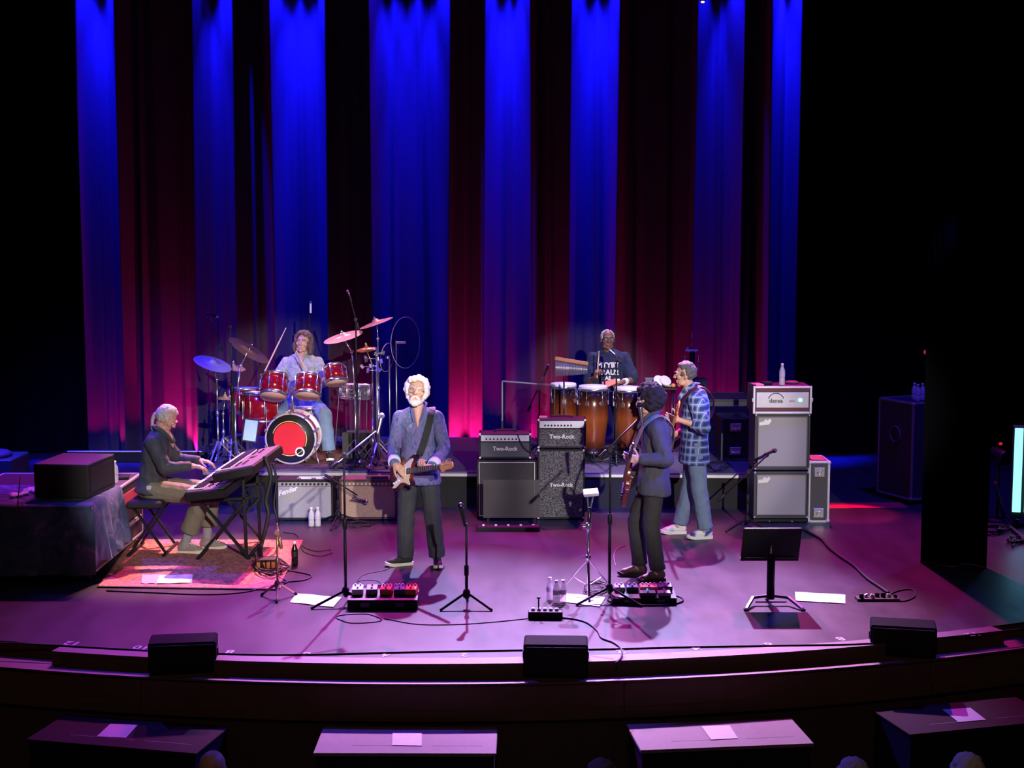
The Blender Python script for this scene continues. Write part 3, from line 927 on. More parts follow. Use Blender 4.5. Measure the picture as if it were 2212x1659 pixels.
# --- curly haired guitarist, facing left
base = g(1410, 1249)
J = dict(pelvis=(0, 0.0, 0.96), chest=(0.0, 0.02, 1.26), neck=(0, -0.01, 1.465), head=(0, -0.05, 1.605), hrot=(-0.10, 0.10, 0.0),
         shL=(0.165, 0.0, 1.385), shR=(-0.165, 0.0, 1.385), elL=(0.235, 0.085, 1.12), elR=(-0.23, 0.06, 1.12), wrL=(0.26, -0.150, 1.125), wrR=(-0.14, -0.20, 0.945),
         hipL=(0.09, 0, 0.92), hipR=(-0.09, 0, 0.92), knL=(0.10, -0.03, 0.51), knR=(-0.10, -0.15, 0.52), anL=(0.115, 0.035, 0.085), anR=(-0.10, -0.11, 0.085), toeL=(0.35, -1, 0), toeR=(0.05, -1, 0))
hc = dict(L=dict(d=(0.15, -0.9, 0.15), n=(-0.9, -0.2, 0.1), t=-1, curl=(0.5, 0.8, 0.6), td=(0, -0.3, 0.9)), R=dict(d=(0.75, -0.55, -0.2), n=(0.1, 0.9, -0.3), t=-1, curl=(0.6, 0.6, 0.4)))
SH2 = mat('charcoal_shirt', (0.045, 0.045, 0.055), 0.85, var=0.2)
SHOE2 = mat('brown_leather', (0.10, 0.065, 0.045), 0.4, var=0.3)
CG, CGP, CGR = person('curly-haired man in a charcoal shirt and black trousers playing a dark red guitar', base, -PI / 2, J, SK1, SH2, BLK_PANT, (SHOE2, mat('dark_sole', (0.03, 0.025, 0.02), 0.7)), hc,
       dict(hair=hair_curly, hairm=HDARK, brow=BROWD, hfn=None, hvox=0.008, hsm=1, nose=1.15), seed=2.0, hem=0.10, leg_r=(0.092, 0.076, 0.068), pant_end=0.02, sleeve_r=(0.078, 0.066, 0.05))
CG_BASE = base

# --- bass player, facing left
base = g(1497, 1158)
J = dict(pelvis=(0, 0.0, 1.0), chest=(0.0, 0.01, 1.30), neck=(0, -0.03, 1.51), head=(0, -0.105, 1.655), hrot=(-0.12, 0.06, 0.0), bulk=1.06,
         shL=(0.17, -0.01, 1.42), shR=(-0.17, -0.01, 1.42), elL=(0.27, 0.06, 1.16), elR=(-0.25, 0.06, 1.16), wrL=(0.25, -0.185, 1.235), wrR=(-0.12, -0.22, 1.01),
         hipL=(0.095, 0, 0.95), hipR=(-0.095, 0, 0.95), knL=(0.12, 0.04, 0.52), knR=(-0.11, -0.02, 0.52), anL=(0.12, 0.115, 0.085), anR=(-0.12, -0.125, 0.085), toeL=(0.15, -1, 0), toeR=(0.05, -1, 0))
hc = dict(L=dict(d=(0.05, -0.95, 0.20), n=(-0.9, -0.2, 0.1), t=-1, curl=(0.6, 0.8, 0.6), td=(0, -0.3, 0.9)), R=dict(d=(0.75, -0.55, -0.2), n=(0.1, 0.9, -0.3), t=-1, curl=(0.6, 0.6, 0.4)))
SH3 = plaid('blue_white_plaid', (0.12, 0.18, 0.36), (0.018, 0.032, 0.12), (0.30, 0.34, 0.48), 13.5)
SHOE3 = fabric_print('blue_white_leather', [(0.75, 0.75, 0.78), (0.75, 0.75, 0.78), (0.06, 0.10, 0.42), (0.04, 0.05, 0.12)], 7, 0.5, detail=0)
BP, BPP, BPR = person('grey-haired man in a blue plaid shirt and jeans playing bass', base, -PI / 2, J, SK2, SH3, BLUE_JEAN, (SHOE3, mat('clean_white_sole', (0.85, 0.85, 0.85), 0.6), WHITE), hc,
       dict(hair=hair_short, hairm=HPEPPER, brow=BROWD), seed=3.0, hem=0.16, leg_r=(0.094, 0.084, 0.074), pant_end=0.02, sleeve='roll', sleeve_r=(0.085, 0.070, 0.058), belly=0.01)
BP_BASE = base

# --- keyboard player on the bench, facing right
base = g(333, 1190)
J = dict(pelvis=(0, 0.0, 0.665), chest=(0.0, -0.045, 0.965), neck=(0, -0.085, 1.170), head=(0, -0.150, 1.300), hrot=(0.0, 0.66, 0.0), seated=True, bulk=1.04,
         shL=(0.17, -0.06, 1.085), shR=(-0.17, -0.06, 1.085), elL=(0.25, -0.20, 0.865), elR=(-0.255, -0.19, 0.86), wrL=(0.13, -0.43, 0.875), wrR=(-0.20, -0.415, 0.875),
         hipL=(0.10, -0.03, 0.62), hipR=(-0.10, -0.03, 0.62), knL=(0.14, -0.54, 0.575), knR=(-0.14, -0.52, 0.575), anL=(0.08, -0.50, 0.085), anR=(-0.10, -0.32, 0.085), toeL=(0.05, -1, 0), toeR=(-0.1, -1, 0))
hc = dict(L=dict(d=(-0.05, -1, -0.12), n=(0, 0.15, -1), t=-1, curl=(0.30, 0.40, 0.3)), R=dict(d=(0.10, -1, -0.10), n=(0, 0.15, -1), t=1, curl=(0.30, 0.40, 0.3)))
SH4 = mat('dark_slate_shirt', (0.038, 0.046, 0.055), 0.75, var=0.2)
SHOE4 = mat('taupe_suede', (0.28, 0.235, 0.20), 0.8, var=0.2)
KP, KPP, KPR = person('grey ponytailed man in a dark shirt and khaki trousers seated playing keyboards', base, PI / 2, J, SK1, SH4, KHAKI, (SHOE4, mat('cream_sole', (0.72, 0.66, 0.60), 0.7), PAPER), hc,
       dict(hair=hair_ponytail, hairm=HGREY, brow=BROWG), seed=4.0, hem=0.0, leg_r=(0.105, 0.088, 0.088), pant_end=0.14, socks=mat('grey_sock', (0.30, 0.31, 0.34), 0.9), sleeve_r=(0.078, 0.064, 0.045))
KP_BASE = base

# --- drummer on his throne
DR = dp(655, 900, 17.75); base = V((DR.x, 17.75, RZ + 0.003))
J = dict(pelvis=(0, 0.0, 0.63), chest=(0.0, -0.01, 0.93), neck=(0, -0.02, 1.145), head=(0.02, -0.06, 1.295), hrot=(-0.18, -0.10, 0.12), seated=True, bulk=1.04,
         shL=(0.18, 0.0, 1.06), shR=(-0.18, 0.0, 1.06), elL=(0.28, -0.07, 0.83), elR=(-0.32, -0.10, 0.85), wrL=(0.205, -0.29, 0.835), wrR=(-0.40, -0.33, 0.93),
         hipL=(0.10, -0.03, 0.58), hipR=(-0.10, -0.03, 0.58), knL=(0.31, -0.40, 0.53), knR=(-0.20, -0.42, 0.53), anL=(0.36, -0.43, 0.085), anR=(-0.14, -0.27, 0.085), toeL=(0.2, -1, 0), toeR=(-0.1, -1, 0))
hc = dict(L=dict(d=(-0.7, -0.65, 0.05), n=(-0.1, 0.1, -1), t=-1, curl=(1.0, 1.0, 0.6)), R=dict(d=(-0.1, -0.9, 0.35), n=(0.6, -0.2, -0.7), t=1, curl=(1.0, 1.0, 0.6)))
for k_ in ('pelvis', 'chest', 'neck', 'head', 'shL', 'shR', 'elL', 'elR', 'wrL', 'wrR', 'hipL', 'hipR'):
    J[k_] = (J[k_][0], J[k_][1], J[k_][2] + 0.05)
SH5 = fabric_print('grey_green_camp_shirt', [(0.16, 0.20, 0.16), (0.30, 0.34, 0.30), (0.42, 0.42, 0.40), (0.24, 0.29, 0.26)], 14)
DM, DMP, DMR = person('long-haired man in a grey-green patterned shirt drumming behind the red kit', base, 0.0, J, SK1, SH5, BLUE_JEAN, (SHOEB, SOLEW), hc,
       dict(hair=hair_wavy, hairm=HBROWN, brow=BROWD), seed=5.0, sleeve='roll', leg_r=(0.105, 0.085, 0.075), pant_end=0.02)
DM_BASE = base

# --- percussionist
PB = dp(1314, 900, 18.25); base = V((PB.x, 18.25, RZ + 0.003))
J = dict(pelvis=(0, 0.0, 0.80), chest=(0.0, -0.01, 1.11), neck=(0, -0.01, 1.335), head=(-0.02, -0.06, 1.475), hrot=(0.12, -0.02, 0.0), bulk=1.12,
         shL=(0.19, 0.0, 1.24), shR=(-0.19, 0.0, 1.24), elL=(0.29, -0.12, 0.985), elR=(-0.245, -0.10, 0.96), wrL=(0.155, -0.34, 0.985), wrR=(-0.175, -0.33, 1.045),
         hipL=(0.11, -0.0, 0.76), hipR=(-0.11, -0.0, 0.76), knL=(0.14, -0.08, 0.44), knR=(-0.14, -0.08, 0.44), anL=(0.15, 0.02, 0.085), anR=(-0.15, 0.02, 0.085), toeL=(0.2, -1, 0), toeR=(-0.2, -1, 0))
hc = dict(L=dict(d=(-0.85, -0.40, -0.05), n=(-0.2, 0.3, -0.9), t=-1, curl=(0.9, 0.9, 0.6)), R=dict(d=(0.05, -0.5, 0.85), n=(0.7, -0.6, -0.2), t=1, curl=(1.1, 1.1, 0.7)))
for k_ in ('pelvis', 'chest', 'neck', 'head', 'shL', 'shR', 'elL', 'elR', 'wrL', 'wrR', 'hipL', 'hipR'):
    J[k_] = (J[k_][0], J[k_][1], J[k_][2] - 0.13)
J['knL'] = (0.16, -0.22, 0.40); J['knR'] = (-0.16, -0.22, 0.40)
SH6 = mat('navy_tee', (0.018, 0.024, 0.060), 0.9, var=0.2)
PM, PMP, PMR = person('man with cropped white hair in a navy t-shirt playing congas and cowbell', base, 0.0, J, SK3, SH6, BLK_PANT, (SHOEB, SOLEW), hc,
       dict(hair=hair_cropped, hairm=SHORTW, brow=BROWD, glasses=mat('thin_dark_frame', (0.06, 0.04, 0.03), 0.3), nose=1.35, k=1.05, lip=(0.25, 0.10, 0.09), jaw=1.1), seed=6.0, sleeve='short', collar=False, leg_r=(0.12, 0.095, 0.085), sleeve_r=(0.072, 0.07, 0.06), hem=0.05, belly=0.03)
PM_BASE = base
wb = MB(); e, w_ = V(J['elL']), V(J['wrL']); q = w_ - (w_ - e) * 0.22
wb.lathe([(0.036, -0.035), (0.042, -0.03), (0.042, 0.03), (0.036, 0.035)], q, w_ - e, 16); wb.build('sweatband', mat('white_terry', (0.80, 0.78, 0.78), 0.95, bump=0.4), PM, 'white sweatband')
pr = [('MTYBT', 1.045, 0.086), ('BRAU2', 0.955, 0.086), ('AS', 0.885, 0.06)]
for s_, z_, sz in pr:
    text('shirt_print', s_, sz, PAPER, PM, (-0.02, -0.180, z_), (PI / 2, 0, 0), 0.012, bold=0.003)

# --- heads of the audience at the tables
def audience(label, px, top, Y, skinm, hairm, hairf, seed):
    zt = dp(px, top, Y)
    z = -1.05
    t = thing('person', label, 'person', (zt.x, Y, z))
    h = zt.z - z - 0.125
    b = MB(); H = V((0, 0.02, h)); R = Matrix.Rotation(PI, 3, 'Z')
    P = head_shape(b, H, R, 1.0)
    b.caps((0, -0.02, h - 0.22), H - V((0, 0, 0.05)), 0.06, 0.055)
    b.loft([((0, -0.04, 0.42), .17, .12, V((1, 0, 0)), V((0, 1, 0))), ((0, -0.04, h - 0.45), .17, .12, V((1, 0, 0)), V((0, 1, 0))), ((0, -0.03, h - 0.30), .20, .11, V((1, 0, 0)), V((0, 1, 0))), ((0, -0.02, h - 0.20), .10, .07, V((1, 0, 0)), V((0, 1, 0)))])
    for s in (-1, 1):
        limb(b, [(s * 0.19, -0.02, h - 0.28), (s * 0.25, 0.06, h - 0.55), (s * 0.16, 0.30, h - 0.56)], [0.055, 0.045, 0.03])
        hand(b, (s * 0.16, 0.30, h - 0.56), (-s * 0.2, 1, 0), (0, 0, -1), s, (0.2, 0.3, 0.2))
        limb(b, [(s * 0.10, -0.04, 0.47), (s * 0.12, 0.40, 0.48), (s * 0.12, 0.38, 0.06)], [0.09, 0.06, 0.045])
    link('body', remeshed(b, 'body', 0.009, 2), skinm, t)
    sb = MB()
    sb.loft([((0, -0.04, 0.41), .19, .14, V((1, 0, 0)), V((0, 1, 0))), ((0, -0.04, h - 0.45), .185, .135, V((1, 0, 0)), V((0, 1, 0))), ((0, -0.03, h - 0.28), .215, .12, V((1, 0, 0)), V((0, 1, 0))), ((0, -0.02, h - 0.20), .11, .08, V((1, 0, 0)), V((0, 1, 0)))])
    for s in (-1, 1): limb(sb, [(s * 0.19, -0.02, h - 0.28), (s * 0.25, 0.06, h - 0.55)], [0.07, 0.06])
    link('shirt', remeshed(sb, 'shirt', 0.012, 2, wrinkle(0.006)), mat('dark_top', (0.02, 0.02, 0.025), 0.9), t)
    tb = MB()
    for s in (-1, 1): limb(tb, [(s * 0.10, -0.06, 0.47), (s * 0.12, 0.40, 0.48), (s * 0.12, 0.38, 0.10)], [0.11, 0.08, 0.07])
    link('trousers', remeshed(tb, 'trousers', 0.012, 2), BLK_PANT, t)
    for s in (-1, 1):
        o = shoe(t, (s * 0.12, 0.38, 0.085), (0, 1, 0), (SHOEB, SOLEW))
    if hairf:
        hm = MB(); hairf(hm, P, R, random.Random(seed), 1.0); link('hair', remeshed(hm, 'hair', 0.009, 1), hairm, t)
    # the chair under them
    c = thing('banquet_chair', 'dark chair under the ' + label, 'chair', (zt.x, Y, z))
    cb = MB(); cb.box((0, -0.02, 0.375), (0.44, 0.42, 0.05), b=0.015); cb.build('seat', CASEM, c)
    cb = MB(); cb.box((0, -0.25, 0.68), (0.42, 0.04, 0.36), b=0.015); cb.build('backrest', CASEM, c)
    for sx in (-1, 1):
        for sy in (-0.24, 0.15):
            cb = MB(); cb.cyl((sx * 0.19, sy, 0), (sx * 0.19, sy, 0.86 if sy < 0 else 0.35), 0.012); cb.build('leg', DSTEEL, c)
audience('bald spectator at the lower left edge of the frame', 457, 1622, 8.15, SK1, None, None, 1)
audience('spectator just showing below the bright table', 1300, 1650, 8.1, SK2, HBROWN, hair_short, 2)
audience('spectator just showing right of the bright table', 1845, 1647, 8.1, SK1, HGREY, hair_short, 3)
audience('spectator at the lower right edge of the frame', 2092, 1636, 8.1, SK1, HWHITE, hair_short, 4)

# ---------------------------------------------------------------- instruments
def stuff(o):
    o['kind'] = 'stuff'; return o
def place(e, o, M):
    e.location = o
    e.rotation_euler = M.to_euler()
    return e
def basis(x, zhint):
    "x axis along x, z axis near zhint"
    x = V(x).normalized(); z = V(zhint); z = (z - x * z.dot(x)).normalized()
    return Matrix((x, z.cross(x), z)).transposed()
def rotz(v, a):
    return Matrix.Rotation(a, 3, 'Z') @ V(v)

GBODY = [(-.215, 0), (-.21, .06), (-.18, .12), (-.12, .155), (-.05, .145), (0, .115), (.05, .11), (.10, .13), (.17, .155), (.20, .145), (.195, .118), (.15, .080), (.13, .03), (.13, -.03), (.12, -.065), (.145, -.095), (.16, -.122), (.135, -.142), (.08, -.128), (.03, -.112), (-.02, -.12), (-.08, -.152), (-.15, -.155), (-.20, -.10), (-.218, -.04)]
def dense(out, k=3):
    n = len(out); r = []
    P = [V((x, y, 0)) for x, y in out]
    for i in range(n):
        a, b, c, d = P[i - 1], P[i], P[(i + 1) % n], P[(i + 2) % n]
        for j in range(k):
            t = j / k
            q = 0.5 * ((2 * b) + (c - a) * t + (2 * a - 5 * b + 4 * c - d) * t * t + (3 * b - a - 3 * c + d) * t ** 3)
            r.append((q.x, q.y))
    return r
def guitar(label, cat, O, M, bodym, guardm, neckm, headm, scale=1.0, nstr=6, strap=None, strapm=None, edge=None):
    t = thing('electric_guitar' if nstr == 6 else 'bass_guitar', label, cat)
    place(t, O, M)
    s = scale
    out = [(x * s, y * s) for x, y in dense(GBODY)]
    mb = MB()
    n = len(out)
    inn = [(x * 0.955, y * 0.945) for x, y in out]
    rows = [(inn, -0.022), (out, -0.014), (out, 0.014), (inn, 0.022)]
    vs = [(x, y, z) for o_, z in rows for x, y in o_]
    fs = [tuple(reversed(range(n))), tuple(range(3 * n, 4 * n))]
    for r in range(3):
        fs += [(r * n + k, r * n + (k + 1) % n, (r + 1) * n + (k + 1) % n, (r + 1) * n + k) for k in range(n)]
    mb.add(vs, fs)
    body = mb.build('body', bodym, t)
    pg = [(-.13, -.115), (-.145, -.135), (-.09, -.135), (-.03, -.10), (.03, -.095), (.085, -.112), (.13, -.125), (.125, -.10), (.105, -.07), (.125, -.035), (.125, .03), (.135, .06), (.165, .10), (.15, .115), (.10, .10), (.05, .075), (0, .05), (-.03, .0), (-.07, -.04), (-.09, -.08)]
    mb = MB(); mb.prism([(x * s, y * s) for x, y in dense(pg, 2)], 0.0222, 0.0250); mb.build('pickguard', guardm, t)
    L0, L1 = 0.10 * s, 0.605 * s * (1.0 if nstr == 6 else 1.28)
    mb = MB(); mb.prism([(L0, -.028), (L0, .028), (L1, .0215), (L1, -.0215)], 0.020, 0.040); nk = mb.build('neck', neckm, t)
    mb = MB(); mb.prism([(L0, -.0275), (L0, .0275), (L1, .021), (L1, -.021)], 0.0402, 0.0455); mb.build('fretboard', mat('dark_fretboard', (0.035, 0.022, 0.016), 0.5) if headm is not neckm else neckm, nk)
    fr = MB()
    for i in range(1, 20):
        x = L0 + (L1 - L0) * (1 - 2 ** (-(i) / 12.0)) / (1 - 2 ** (-20 / 12.0)); x = L1 - (x - L0)
        fr.box((x, 0, 0.0462), (0.002, 0.046, 0.0016))
    stuff(fr.build('frets', STEEL, nk))
    hd = [(0, -.021), (.02, -.045), (.035, -.048), (.06, -.034), (.15, -.028), (.178, -.012), (.18, .01), (.16, .033), (.03, .040), (0, .022)]
    mb = MB(); mb.prism([(L1 + x, y) for x, y in hd], 0.022, 0.036); hs = mb.build('headstock', headm, t)
    for i in range(nstr):
        x = L1 + 0.03 + 0.022 * i * 6 / nstr
        tb = MB(); tb.cyl((x, 0.012, 0.036), (x, 0.012, 0.052), 0.004, n=8); tb.cyl((x, 0.036, 0.028), (x, 0.052, 0.028), 0.003, n=6); tb.box((x, 0.058, 0.028), (0.016, 0.014, 0.008), b=0.003)
        tb.build('tuner', CHROME, hs)
    for x in ((-.06, 0.0, 0.055) if nstr == 6 else (-.02, .04)):
        mb = MB(); mb.box((x * s, 0.003, 0.029), (0.018, 0.07, 0.010), b=0.004); mb.build('pickup', WHITE if nstr == 6 else BLACK, t)
    mb = MB(); mb.box((-.115 * s, 0, 0.028), (0.035, 0.075, 0.012), b=0.003); mb.build('bridge', CHROME, t)
    for i in range(3):
        mb = MB(); mb.cyl((-.11 * s + .035 * i, -.095 * s + .01 * i, 0.025), (-.11 * s + .035 * i, -.095 * s + .01 * i, 0.041), 0.011, 0.009, 12); mb.build('knob', WHITE if guardm is not BLACK else BLACK, t)
    st = MB()
    for i in range(nstr):
        y = (i - (nstr - 1) / 2) * 0.0085
        st.cyl((-.115 * s, y, 0.037), (L1 + .03, y * 0.8, 0.0485), 0.0009, n=4)
    stuff(st.build('strings', STEEL, t))
    if strap:
        Mi = M.inverted()
        ps = [Mi @ (V(p) - V(O)) for p in smooth_path(strap, 6)]
        nrm = Mi @ V(strapm[1])
        mb = MB()
        vs, fs = [], []
        for i, p in enumerate(ps):
            a = ps[max(0, i - 1)]; b_ = ps[min(len(ps) - 1, i + 1)]
            tt = (b_ - a).normalized(); sd = tt.cross(strapm[2][i * (len(strapm[2]) - 1) // (len(ps) - 1)] @ Mi.transposed() if False else Mi @ V(strapm[2][min(len(strapm[2]) - 1, i * len(strapm[2]) // len(ps))])).normalized()
            nn = sd.cross(tt).normalized()
            for q, w_ in ((-1, -1), (1, -1), (1, 1), (-1, 1)):
                vs.append(p + sd * q * 0.030 + nn * w_ * 0.002)
        for i in range(len(ps) - 1):
            for k in range(4):
                fs.append((i * 4 + k, i * 4 + (k + 1) % 4, i * 4 + 4 + (k + 1) % 4, i * 4 + 4 + k))
        fs += [(0, 3, 2, 1), tuple(len(vs) - 4 + k for k in range(4))]
        mb.add(vs, fs); mb.build('strap', strapm[0], t)
    return t

def sunburst(name, inner, mid, outer, s=0.2):
    m = mat(name, mid, 0.18, coat=0.6, var=0)
    nt = m.node_tree; b = nt.nodes['Principled BSDF']
    tc = [n for n in nt.nodes if n.type == 'TEX_COORD'][0]
    mp = nt.nodes.new('ShaderNodeMapping'); mp.inputs['Scale'].default_value = (1 / (s * 1.15), 1 / (s * .85), 0)
    ln = nt.nodes.new('ShaderNodeVectorMath'); ln.operation = 'LENGTH'
    cr = nt.nodes.new('ShaderNodeValToRGB')
    cr.color_ramp.elements[0].position = 0.2; cr.color_ramp.elements[0].color = (*inner, 1)
    cr.color_ramp.elements[1].position = 0.95; cr.color_ramp.elements[1].color = (*outer, 1)
    e = cr.color_ramp.elements.new(0.6); e.color = (*mid, 1)
    nt.links.new(tc.outputs['Object'], mp.inputs['Vector']); nt.links.new(mp.outputs['Vector'], ln.inputs[0]); nt.links.new(ln.outputs['Value'], cr.inputs['Fac']); nt.links.new(cr.outputs['Color'], b.inputs['Base Color'])
    return m
MAPLE = mat('maple_neck', (0.60, 0.27, 0.09), 0.3, var=0.2, scale=12)
B = FM_BASE
O = B + V((-0.115, -0.235, 0.925))
d = V((0.60, -0.74, 0.20)).normalized()
M = basis(d, (-0.70, -0.62, 0.22))
sp = [O + M @ V((-.20, .03, 0)), B + V((-0.17, 0.02, 1.02)), B + V((-0.10, 0.15, 1.22)), B + V((0.05, 0.135, 1.42)), B + V((0.125, 0.02, 1.495)), B + V((0.120, -0.10, 1.42)), B + V((0.085, -0.160, 1.27)), B + V((0.03, -0.185, 1.10)), O + M @ V((.17, .135, 0.0))]
sn = [(-1, 0, 0), (-.6, .8, 0), (0, 1, .3), (0, .8, .6), (0, -.1, 1), (0, -.9, .5), (0, -1, .15), (0, -1, .1), (-.3, -1, 0)]
guitar('sunburst electric guitar with cream pickguard slung on the white-haired man', 'guitar', O, M, sunburst('sunburst', (0.42, 0.16, 0.04), (0.14, 0.02, 0.012), (0.012, 0.006, 0.005)), mat('cream_guard', (0.80, 0.66, 0.52), 0.35), mat('rosewood', (0.10, 0.07, 0.05), 0.45), MAPLE, 1.02, 6, sp, (mat('black_strap', (0.012, 0.012, 0.014), 0.8), (0, -1, 0), sn))
# curly man's guitar
B = CG_BASE
L = lambda v: B + rotz(v, -PI / 2)
O = L((-0.10, -0.235, 0.84))
d = rotz(V((0.78, 0.04, 0.56)), -PI / 2).normalized()
M = basis(d, rotz(V((0, -1, 0.15)), -PI / 2))
sp = [O + M @ V((-.20, .03, 0)), L((-0.22, 0.03, 1.05)), L((-0.15, 0.17, 1.20)), L((0.03, 0.155, 1.40)), L((0.135, 0.03, 1.50)), L((0.15, -0.10, 1.42)), L((0.13, -0.165, 1.28)), L((0.09, -0.20, 1.15)), O + M @ V((.19, .12, 0.0))]
sn = [rotz(q, -PI / 2) for q in ((-1, 0, 0), (-.6, .8, 0), (0, 1, .3), (0, .8, .6), (.3, -.1, 1), (.3, -.9, .5), (.3, -1, .15), (.3, -1, .1), (-.3, -1, 0))]
guitar('dark red electric guitar with its neck raised, held by the curly-haired man', 'guitar', O, M, mat('dark_red_lacquer', (0.13, 0.022, 0.02), 0.25, coat=0.5), BLACK, mat('mahogany_neck', (0.16, 0.06, 0.03), 0.4), mat('dark_headstock', (0.03, 0.02, 0.02), 0.3), 1.0, 6, sp, (fabric_print('woven_green_blue_strap', [(0.10, 0.16, 0.05), (0.06, 0.20, 0.26), (0.30, 0.16, 0.12), (0.22, 0.26, 0.10)], 9), (0, -1, 0), sn))
# bass
B = BP_BASE
L = lambda v: B + rotz(v, -PI / 2)
O = L((-0.14, -0.225, 0.93))
d = rotz(V((0.82, 0.02, 0.52)), -PI / 2).normalized()
M = basis(d, rotz(V((0, -1, 0.15)), -PI / 2))
sp = [O + M @ V((-.20, .03, 0)), L((-0.23, 0.05, 1.08)), L((-0.15, 0.19, 1.24)), L((0.03, 0.175, 1.44)), L((0.135, 0.04, 1.56)), L((0.15, -0.10, 1.47)), L((0.13, -0.175, 1.32)), L((0.09, -0.21, 1.2)), O + M @ V((.19, .12, 0.0))]
guitar('dark electric bass held across the body of the plaid-shirted man', 'bass guitar', O, M, mat('dark_bass_lacquer', (0.05, 0.012, 0.012), 0.25, coat=0.5), BLACK, MAPLE, MAPLE, 1.02, 4, sp, (mat('maroon_strap', (0.06, 0.008, 0.02), 0.7), (0, -1, 0), sn))

# ---------------------------------------------------------------- microphones and stands
MICG = mat('mic_grille', (0.42, 0.42, 0.44), 0.35, 0.9, bump=0.8, bscale=500)
def microphone(label, at, d, kind='vocal', m=None, gm=None):
    "at: where the clip holds it, d: direction of the capsule"
    t = thing('microphone', label, 'microphone')
    place(t, at, frame(V(d)))
    if kind == 'vocal':
        mb = MB(); mb.lathe([(0.010, -0.10), (0.012, -0.098), (0.018, 0.045), (0.024, 0.055)], n=14); mb.build('handle', m or BLACK, t)
        mb = MB(); mb.ball((0, 0, 0.078), (0.026, 0.026, 0.028), 14); mb.lathe([(0.0265, 0.072), (0.0275, 0.076), (0.0265, 0.080)], n=16); mb.build('grille', gm or MICG, t)
    else:
        mb = MB(); mb.lathe([(0.010, -0.07), (0.013, -0.068), (0.013, 0.05)], n=12); mb.build('handle', m or BLACK, t)
        mb = MB(); mb.lathe([(0.0132, 0.05), (0.0135, 0.075), (0.010, 0.08)], n=12); mb.build('grille', MICG, t)
    return t
def mic_stand(label, base, top, boom=None, legr=0.30, m=None, rot=0.0, round_base=False, clutch=None, hub=0.10, thin=0.0095):
    m = m or BLACK
    t = thing('microphone_stand', label, 'stand', base)
    H = top - base.z
    if round_base:
        mb = MB(); mb.lathe([(0.125, 0), (0.125, 0.010), (0.11, 0.020), (0.03, 0.032), (0.018, 0.06)], n=24); mb.build('round_base', m, t)
    else:
        mb = MB(); mb.lathe([(0.020, hub - 0.02), (0.030, hub - 0.01), (0.032, hub + 0.03), (0.020, hub + 0.06)], n=14); mb.build('hub', m, t)
        for k in range(3):
            a = rot + 2 * PI * k / 3
            e = V((math.cos(a) * legr, math.sin(a) * legr, 0.012))
            s0 = V((math.cos(a) * 0.02, math.sin(a) * 0.02, hub + 0.02))
            lg = MB(); lg.bar(s0, e, 0.016, 0.020, bev=0.004); lo = lg.build('leg', m, t)
            ft = MB(); ft.caps(e - (e - s0).normalized() * 0.02, e, 0.0125, 0.0125, 8); ft.build('rubber_foot', RUBBER, lo)
    c = clutch or H * 0.55
    mb = MB(); mb.cyl((0, 0, 0.03 if round_base else hub - 0.03), (0, 0, c), thin + 0.0035, n=12); mb.build('lower_pole', m, t)
    mb = MB(); mb.lathe([(0.016, c - 0.05), (0.019, c - 0.04), (0.019, c + 0.03), (0.012, c + 0.045)], n=12); mb.build('clutch', m, t)
    mb = MB(); mb.cyl((0, 0, c), (0, 0, H), thin, n=12); mb.build('upper_pole', m, t)
    if boom:
        a, b_ = V(boom[0]) - base, V(boom[1]) - base
        mb = MB(); mb.cyl(a, b_, 0.008, n=10); bo = mb.build('boom_arm', boom[2] if len(boom) > 2 else m, t)
        mb = MB(); mb.caps(a - (b_ - a).normalized() * 0.03, a + (b_ - a).normalized() * 0.04, 0.016, 0.016, 10); mb.build('counterweight', m, bo)
        mb = MB(); mb.cyl((0, 0.025, H), (0, -0.025, H), 0.020, n=12); mb.caps((0, 0, H - 0.03), (0, 0, H + 0.01), 0.014, 0.014, 8); mb.build('boom_clamp', m, t)
    return t

# main vocal stand in front of the white-haired man
bs = g(747, 1307)
pt = dp(748, 984, bs.y)
A, E = dp(721, 1006, bs.y - 0.10), dp(812, 932, bs.y + 0.34)
tdir = (E - A).normalized()
mic_stand('black tripod microphone stand with a pale boom beside the white-haired man', bs, pt.z, (A, E, STEEL), 0.30, rot=math.radians(208))
microphone('vocal microphone on the pale boom beside the white-haired man', E + V((0.03, 0.05, 0.06)), V((0.15, 0.55, 0.8)), m=STEEL)
# stand with no boom, centre
bs = g(1008, 1312)
mic_stand('short black tripod stand standing alone at centre stage', bs, dp(1004, 1130, bs.y).z, None, 0.24, rot=math.radians(90), clutch=0.32)
microphone('black handheld microphone clipped upright on the lone short stand', bs + V((-0.03, 0, dp(1003, 1112, bs.y).z)), V((-0.22, 0, 1)), gm=DSTEEL)
# vocal stand of the curly man
bs = g(1316, 1300)
pt = dp(1316, 985, bs.y)
A, E = dp(1301, 982, bs.y - 0.04), dp(1376, 908, bs.y + 0.16)
mic_stand('black tripod microphone stand with a boom beside the curly-haired man', bs, dp(1312, 972, bs.y).z, (A, E), 0.31, rot=math.radians(206))
q = dp(1385, 894, bs.y + 0.18)
microphone('vocal microphone on the boom at the curly-haired man\'s face', q, V((-0.12, 0.25, 0.95)), m=STEEL, gm=BLACK)
